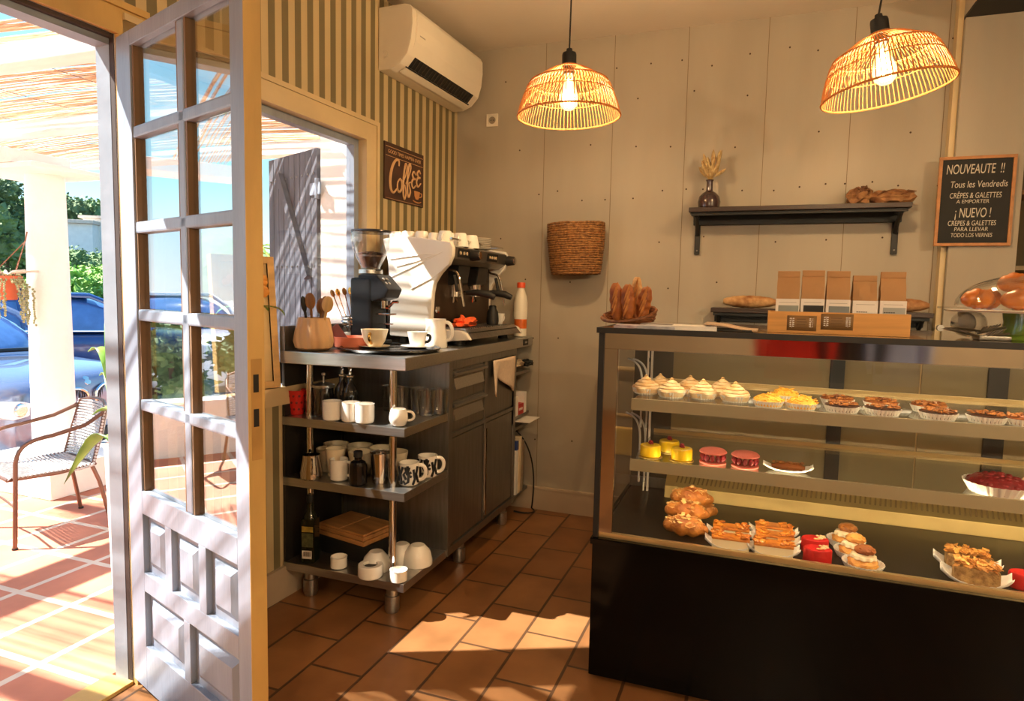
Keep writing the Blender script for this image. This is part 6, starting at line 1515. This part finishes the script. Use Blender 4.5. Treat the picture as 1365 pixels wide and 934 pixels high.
us, ux0, ux1, uz = wall_shelf('wall_shelf', 'long dark wooden wall shelf with black brackets on the back wall', 918, 1217, 276, .19, .23)
# vase with dried grasses
p = at(945, 270, 1, YB - .10)
vs = thing('vase', 'small dark glass vase of dried grasses at the left end of the shelf', 'vase', (p.x, YB - .10, uz + .0005))
vh = at(945, 240, 1, YB - .10).z - uz
bm = B(); shell(bm, [(.046, 0), (.055, .008), (.058, .035), (.052, .062), (.034, .082), (.02, .09), (.017, .096), (.016, vh - .01), (.021, vh)], .003, 28); obj('vase', bm, mat('dark_plum_glass', S(58, 42, 44), .12, coat=.5), vs)
bm = B(); random.seed(10); b2 = B()
for k in range(34):
    a = random.uniform(0, 2 * PI); l = random.uniform(.03, .12); r = random.uniform(.01, .055)
    e = Vector((r * math.cos(a), r * math.sin(a) * .7, vh + l)); m_ = Vector((r * .3 * math.cos(a), r * .3 * math.sin(a), vh + l * .3))
    tube(bm, [(0, 0, .02), m_, e], .0012, 4)
    d = (e - m_).normalized(); tube(b2, [e - d * .03, e - d * .01, e + d * .02, e + d * .035], [.003, .009, .007, .001], 7)
tube(b2, [(.03, 0, vh + .03), (.04, 0, vh + .10), (.055, 0, vh + .15)], [.008, .01, .001], 7)
obj('stem', bm, mat('straw_stem', S(176, 140, 76), .7), vs); obj('grass_head', b2, mat('dried_grass', S(204, 176, 124), .8, col2=S(150, 120, 76), scale=60), vs)
# rustic loaves on the shelf
p = at(1145, 262, 1, YB - .10); 
lo = thing('crusty_loaf', 'round crusty loaf at the right end of the upper shelf', 'bread', (p.x, YB - .10, uz + .0005))
bm = B(); blob(bm, (0, 0, .042), (.058, .06, .046), 3, .4, 2.4, 3, cut=-.042); obj('crust', bm, mat('rustic_crust', S(176, 128, 82), .75, col2=S(98, 58, 32), scale=18, bump=.6), lo)
bm = B(); blob(bm, (.012, -.02, .055), (.03, .035, .028), 3, .7, 3, 6); obj('torn_crust', bm, mat('dark_crust', S(130, 84, 48), .7, col2=S(70, 38, 20), scale=16, bump=.5), lo)
p = at(1186, 262, 1, YB - .10)
lo = thing('crusty_loaf', 'long floured split loaf lying right of the round one on the upper shelf', 'bread', (p.x, YB - .10, uz + .0005))
bm = B(); blob(bm, (0, 0, .034), (.105, .05, .037), 3, .35, 2.6, 5, cut=-.034); obj('crust', bm, mat('rustic_crust', S(176, 128, 82), .75), lo)
bm = B()
for k in range(3): x = -.06 + .05 * k; tube(bm, [(x, -.045, .040), (x + .03, -.032, .058), (x + .065, -.03, .056)], [.002, .007, .002], 6)
obj('split', bm, mat('dark_crust', S(130, 84, 48), .7), lo)
ls, lx0, lx1, lz = wall_shelf('wall_shelf', 'lower dark wooden shelf half hidden behind the coffee bags', 947, 1246, 417, .17, .075, 0)
lz_ = lz
p = at(999, 405, 1, YB - .10)
lo = thing('long_loaf', 'floured brown loaf on the lower shelf left of the coffee bags', 'bread', (p.x, YB - .10, lz + .0005))
bm = B(); pts = [(-.13 + .26 * i / 16, 0, .033) for i in range(17)]; tube(bm, pts, [.034 * max(.25, math.sin(PI * (i / 16 * .94 + .03)) ** .4) * (1 + .04 * math.sin(i * 2.4)) for i in range(17)], 16, flat=.95); obj('crust', bm, M_FLOUR, lo)
p = at(1222, 411, 1, YB - .10)
lo = thing('long_loaf', 'loaf end showing on the lower shelf right of the coffee bags', 'bread', (p.x - .05, YB - .10, lz + .0005))
bm = B(); pts = [(-.10 + .2 * i / 16, 0, .033) for i in range(17)]; tube(bm, pts, [.034 * max(.25, math.sin(PI * (i / 16 * .94 + .03)) ** .45) * (1 + .04 * math.sin(i * 2.1)) for i in range(17)], 16, flat=.95); obj('crust', bm, mat('rye_crust', S(190, 142, 96), .7, col2=S(138, 88, 50), scale=24, bump=.4), lo)
# low back unit behind the case
bu = thing('storage_cabinet', 'low beige back unit with dark top behind the display case', 'cabinet', (0, 0, 0))
bm = B(); box(bm, lx0 + .02, .82, 3.36, 3.70, 1.085, 1.11, .003); obj('top', bm, M_BLACKM, bu)
bm = B(); box(bm, lx0 + .03, .81, 3.37, 3.70, .0, 1.085, .002); obj('body', bm, M_CREAM, bu)
for k in range(3):
    w = (.81 - lx0 - .03) / 3; x = lx0 + .03 + w * k
    bm = B(); box(bm, x + .006, x + w - .006, 3.352, 3.37, .08, 1.07, .003); d_ = obj('door', bm, M_CREAM, bu)
    bm = B(); tube(bm, [(x + w - .04, 3.352, .8), (x + w - .04, 3.335, .81), (x + w - .04, 3.335, .91), (x + w - .04, 3.352, .92)], .005, 8); obj('door_handle', bm, M_STEEL, d_)
# blackboard
yb2 = YB - .086
c4 = [at(1253.5, 210, 1, yb2), at(1357, 206, 1, yb2), at(1344, 328, 1, yb2), at(1242, 328, 1, yb2)]
bx0, bx1 = (c4[0].x + c4[3].x) / 2, (c4[1].x + c4[2].x) / 2; bz1, bz0 = (c4[0].z + c4[1].z) / 2, (c4[2].z + c4[3].z) / 2
bb = thing('chalkboard', 'wood framed chalkboard announcing crêpes and galettes on the pilaster', 'chalkboard', ((bx0 + bx1) / 2, yb2, (bz0 + bz1) / 2))
hw, hh2 = (bx1 - bx0) / 2, (bz1 - bz0) / 2
bm = B(); f_ = .014
for a in ((-hw, hw, hh2 - f_, hh2), (-hw, hw, -hh2, -hh2 + f_), (-hw, -hw + f_, -hh2 + f_, hh2 - f_), (hw - f_, hw, -hh2 + f_, hh2 - f_)): box(bm, a[0], a[1], -.016, -.001, a[2], a[3], .002)
obj('frame', bm, M_WOODB if False else mat('orange_frame_wood', S(178, 120, 66), .5, var=.2, stretch=(4, 1, 4)), bb)
bm = B(); box(bm, -hw + f_, hw - f_, -.009, -.001, -hh2 + f_, hh2 - f_); sl = obj('slate', bm, mat('chalkboard_black', S(22, 20, 19), .7, var=.3, scale=12), bb)
M_CHALK = mat('chalk', S(206, 196, 180), .9)
for s_, cx_, cy_, wpx, hpx, sh_ in (('NOUVEAUTE  !!', 1300, 225.5, 77, 13, .12), ('Tous les Vendredis', 1304.5, 245.5, 76, 9, .15), ('CRÊPES & GALETTES', 1300, 260.5, 69, 7.5, .1), ('A EMPORTER', 1296.5, 268.5, 44, 5, .1), ('¡ NUEVO !', 1296.5, 284, 48, 13, .1), ('CREPES & GALETTES', 1295, 297.5, 64, 7, .1), ('PARA LLEVAR', 1294, 305.5, 45, 5.5, .1), ('TODO LOS VIERNES', 1294.5, 313.5, 55, 5.5, .1)):
    q0, q1 = at(cx_ - wpx / 2, cy_, 1, yb2 - .01), at(cx_ + wpx / 2, cy_, 1, yb2 - .01); qc = at(cx_, cy_, 1, yb2 - .01); hz = hpx / F * (yb2 / .94)
    o = text(s_, hz * 1.08, (qc.x - (bx0 + bx1) / 2, -.0098, qc.z - (bz0 + bz1) / 2), (PI / 2, 0, 0), M_CHALK, sl, 'chalk_lettering', .0003, shear=sh_); FIT.append((o, q1.x - q0.x))
# small shelf in the recess, cut by the photo's edge
p = at(1362, 256, 1, 4.9)
for i, (pz_, lab, m) in enumerate(((256, 'wooden ledge in the dark recess right of the chalkboard', M_WOODB), (355, 'pale wooden ledge low in the dark recess behind the cake dome', M_CREAM))):
    q = at(1358, pz_, 1, 5.3); bm = B(); box(bm, 1.092, 2.2, 5.2, 5.5, q.z - .03, q.z, .004); tag(obj('ledge', bm, m), lab, 'shelf')
# folded high chair leaning behind the case
hc = at(788, 560, 1, 3.45)
fc = thing('folding_chair', 'folded cream chair leaning on the back wall behind the left end of the case', 'chair', (hc.x + .05, 3.5, 0), 0)
zt_ = at(788, 494, 1, 3.5).z
bm = B()
for x in (-.01, .25): tube(bm, [(x + .10, -.12, 0), (x + .04, .05, zt_ * .5), (x - .01, .19, zt_)], .014, 10)
tube(bm, [(-.02, .19, zt_), (.24, .19, zt_)], .014, 10); tube(bm, [(.01, .10, zt_ * .72), (.27, .10, zt_ * .72)], .011, 8); obj('frame', bm, M_CREAM, fc)
zs = at(792, 605, 1, 3.4).z
bm = B(); box(bm, -.0, .22, -.07, -.02, zs, zs + .15, .02, M=T(rx=0)); obj('cushion', bm, mat('yellow_cushion', S(226, 196, 120), .7), fc)

# ------------------------------------------------------------------ pendant lamps
def shade_mesh():
    bm = B(); random.seed(4); n = 84
    prof = [(.035, .205), (.085, .185), (.162, .138), (.176, .118), (.190, .085), (.206, .04), (.216, 0)]
    for k in range(n):
        a = 2 * PI * k / n + random.uniform(-.006, .006)
        tube(bm, [(r * math.cos(a), r * math.sin(a), z) for r, z in prof[2:]], .0021, 5)
    for k in range(n):
        a = 2 * PI * k / n; b_ = a + .22
        tube(bm, [(r * math.cos(a + .22 * i / 2), r * math.sin(a + .22 * i / 2), z) for i, (r, z) in enumerate(prof[:3])], .0016, 5)
    for k in range(n):
        a = 2 * PI * k / n
        tube(bm, [(r * math.cos(a - .16 * i / 2), r * math.sin(a - .16 * i / 2), z + .002) for i, (r, z) in enumerate(prof[2:5])], .0014, 5)
    for r, z, w in ((.216, 0, .004), (.163, .138, .0035), (.19, .085, .002), (.036, .205, .004)):
        tube(bm, [(r * math.cos(2 * PI * k / 64), r * math.sin(2 * PI * k / 64), z) for k in range(64)], w, 6, True)
    return bm
M_FIL = emis('glowing_filament', (1, .62, .22, 1), 90)
M_BULB = bpy.data.materials.new('amber_bulb_glass'); M_BULB.use_nodes = True
def amber():
    nt = M_BULB.node_tree; N = nt.nodes; L = nt.links; N.remove(N['Principled BSDF'])
    t = N.new('ShaderNodeBsdfTransparent'); t.inputs[0].default_value = (1, .86, .6, 1)
    g = N.new('ShaderNodeBsdfGlossy'); g.inputs['Roughness'].default_value = .05
    e = N.new('ShaderNodeEmission'); e.inputs[0].default_value = (1, .66, .28, 1); e.inputs[1].default_value = 1.4
    mx = N.new('ShaderNodeMixShader'); mx.inputs[0].default_value = .08; L.new(t.outputs[0], mx.inputs[1]); L.new(g.outputs[0], mx.inputs[2])
    ad = N.new('ShaderNodeAddShader'); L.new(mx.outputs[0], ad.inputs[0]); L.new(e.outputs[0], ad.inputs[1]); L.new(ad.outputs[0], N['Material Output'].inputs[0])
amber()
LAMP_W = 22
def pendant(label, x, y, zr, tilt, watts=LAMP_W, col=(1, .83, .62), group='wicker pendant lamps'):
    t = thing('pendant_lamp', label, 'lamp', (x, y, zr), 0, group, rot=(0, tilt, 0))
    if not pendant.mesh:
        o = obj('lamp_shade', shade_mesh(), M_RATTAN, t); pendant.mesh = o.data
    else:
        o = bpy.data.objects.new('lamp_shade', pendant.mesh); COL.objects.link(o); o.parent = t
    bm = B(); lathe(bm, [(.012, .275), (.014, .262), (.028, .258), (.03, .25), (.03, .205), (.024, .2), (.024, .17), (0, .17)], 24); obj('socket', bm, M_BLACKM, t)
    # cord rises straight to the ceiling even when the shade hangs crooked
    top = Matrix.Rotation(-tilt, 4, 'Y') @ Vector((.27 * math.sin(tilt) * 0, 0, ZC - zr))
    bm = B(); tube(bm, [(0, 0, .27), (top.x * .1, 0, .31), tuple(top)], .0035, 8); obj('cord', bm, M_BLACKM, t)
    bm = B(); lathe(bm, [(0, .17), (.016, .168), (.018, .14), (.03, .11), (.04, .075), (.036, .045), (.02, .028), (0, .024)], 24); b_ = obj('bulb', bm, M_BULB, t)
    bm = B()
    for k in range(8): a = 2 * PI * k / 8; tube(bm, [(.006 * math.cos(a), .006 * math.sin(a), .15), (.013 * math.cos(a), .013 * math.sin(a), .10), (.010 * math.cos(a), .010 * math.sin(a), .06)], .0016, 5)
    obj('filament', bm, M_FIL, b_)
    ld = bpy.data.lights.new('bulb_light', 'POINT'); ld.energy = watts; ld.color = col; ld.shadow_soft_size = .035
    lo_ = bpy.data.objects.new('bulb_light', ld); COL.objects.link(lo_)
    v = Matrix.Rotation(tilt, 4, 'Y') @ Vector((0, 0, .09)); lo_.location = (x + v.x, y, zr + v.z)
    return t
pendant.mesh = None
y_l = 2.75
p = at(758, 155, 1, y_l); pendant('wicker pendant lamp hanging level, nearer the air conditioner', p.x, y_l, p.z, math.radians(-1))
p = at(1182, 122, 1, y_l); pendant('wicker pendant lamp hanging crooked, nearer the chalkboard', p.x, y_l, p.z, math.radians(-9))
# added behind the camera: pendants for fill light, coat stand for the rail's reflection
for i, (x, y) in enumerate(((.3, -1.3), (2.1, .4), (2.2, -1.8))):
    pendant(('added wicker pendant lamp for fill light, unseen behind the camera', 'added wicker pendant lamp for fill light, unseen beside the right wall', 'added wicker pendant lamp for fill light, unseen in the far front corner')[i], x, y, 2.0, 0, FILL_W, (1, .90, .78))
cst = thing('added_coat_stand', 'added coat stand, unseen, its clothes mirrored in the case rail', 'coat stand', (.40, -.62, 0))
bm = B(); cyl(bm, 0, 0, 0, .03, .2, 32, .18); tube(bm, [(0, 0, .02), (0, 0, 1.62)], .018, 12); obj('pole', bm, M_WOODB, cst)
bm = B(); tube(bm, [(-.5, 0, 1.45), (.62, 0, 1.45)], .013, 10)
for x in (-.15, .44): tube(bm, [(x - .18, 0, 1.36), (x, 0, 1.43), (x + .18, 0, 1.36)], .008, 8)
obj('rail', bm, M_WOODB, cst)
def jacket(name, label, loc, m, cuff):  # made-up clothes, standing in for customers mirrored in the case rail
    t = thing(name, label, 'jacket', loc); t.scale = (.62, 1, 1) if 'red' not in name else (.8, 1, 1); bm = B(); rings = []
    for k in range(16):
        v = k / 15; z = -.66 * v; w = .20 + .03 * v if v > .08 else .08 + 1.5 * v; d = .07 + .02 * math.sin(v * 6)
        rings.append([bm.verts.new((w * math.cos(a) * (1 + .04 * math.sin(a * 5 + v * 3)), d * math.sin(a) * (1 + .12 * math.sin(a * 7 + v * 2)), z)) for a in (2 * PI * q / 28 for q in range(28))])
    for a, b in zip(rings, rings[1:]):
        for k in range(28): bm.faces.new((a[k], a[(k + 1) % 28], b[(k + 1) % 28], b[k]))
    obj('body', bm, m, t)
    for s in (-1, 1):
        bm = B(); tube(bm, [(s * .17, 0, -.04), (s * .24, .01, -.16), (s * .27, .02, -.38), (s * .265, .0, -.58)], [.055, .06, .055, .045], 14); sl_ = obj('sleeve', bm, m, t)
        bm = B(); tube(bm, [(s * .265, 0, -.55), (s * .265, 0, -.59)], .048, 14); obj('cuff', bm, cuff, sl_)
jacket('red_jacket', 'added red jacket standing in for a customer in the rail reflection', (.25, -.62, 1.42), mat('red_cloth', S(206, 40, 30), .8, var=.2), mat('dark_red_cloth', S(120, 20, 20), .8))
jacket('added_dark_jacket', 'added black jacket making the dark gap in the rail reflection', (.60, -.62, 1.42), M_BLACKM, M_BLACKM)
jacket('added_blue_shirt', 'added pale blue shirt standing in for a customer in the rail reflection', (.86, -.62, 1.42), mat('pale_blue_cloth', S(150, 170, 226), .8, var=.1), M_PAPER)

# ------------------------------------------------------------------ light, sky, camera
sun = bpy.data.lights.new('sun', 'SUN'); sun.energy = SUN_E; sun.angle = math.radians(.6); sun.color = (1, .96, .88)
so_ = bpy.data.objects.new('sun', sun); COL.objects.link(so_)
so_.rotation_euler = Vector((.557, .264, -.788)).to_track_quat('-Z', 'Y').to_euler()
w = bpy.data.worlds.new('sky'); SC.world = w; w.use_nodes = True
nt = w.node_tree; N = nt.nodes; L = nt.links
bg = N['Background']; tc = N.new('ShaderNodeTexCoord'); sp = N.new('ShaderNodeSeparateXYZ'); rp = N.new('ShaderNodeValToRGB')
L.new(tc.outputs['Generated'], sp.inputs[0]); L.new(sp.outputs['Z'], rp.inputs[0])
rp.color_ramp.elements[0].position = 0; rp.color_ramp.elements[0].color = (.86, .95, 1, 1)
e_ = rp.color_ramp.elements.new(.15); e_.color = (.36, .74, .92, 1)
rp.color_ramp.elements[2].position = .6; rp.color_ramp.elements[2].color = (.12, .36, .78, 1)
L.new(rp.outputs[0], bg.inputs[0]); bg.inputs[1].default_value = SKY_E
cam = bpy.data.cameras.new('camera'); co = bpy.data.objects.new('camera', cam); COL.objects.link(co); SC.camera = co
cam.sensor_width = 36; cam.lens = 36 * F / W; cam.clip_start = .05; cam.clip_end = 300
M3 = Matrix((_r2, _u2, -_f)).transposed(); co.matrix_world = Matrix.Translation(CAM) @ M3.to_4x4()
bpy.context.view_layer.update()
for o, wd in FIT:
    if o.dimensions.x > 1e-6: o.scale.x *= wd / o.dimensions.x
def to_mesh_objects():
    dg = bpy.context.evaluated_depsgraph_get()
    for o in [o for o in SC.objects if o.type == 'FONT']:
        me = bpy.data.meshes.new_from_object(o.evaluated_get(dg)); n = o.name
        q = bpy.data.objects.new('tmp', me); COL.objects.link(q); q.parent = o.parent
        q.location = o.location; q.rotation_euler = o.rotation_euler; q.scale = o.scale
        bpy.data.objects.remove(o); q.name = n
to_mesh_objects()
vs_ = SC.view_settings; vs_.view_transform = 'Standard'; vs_.look = 'None'; vs_.gamma = 1; vs_.use_curve_mapping = False; vs_.exposure = EXPO
cy = SC.cycles; cy.use_denoising = True; cy.max_bounces = 10; cy.diffuse_bounces = 5; cy.glossy_bounces = 5; cy.transparent_max_bounces = 24; cy.transmission_bounces = 6
cy.sample_clamp_indirect = 6; cy.caustics_reflective = False; cy.caustics_refractive = False
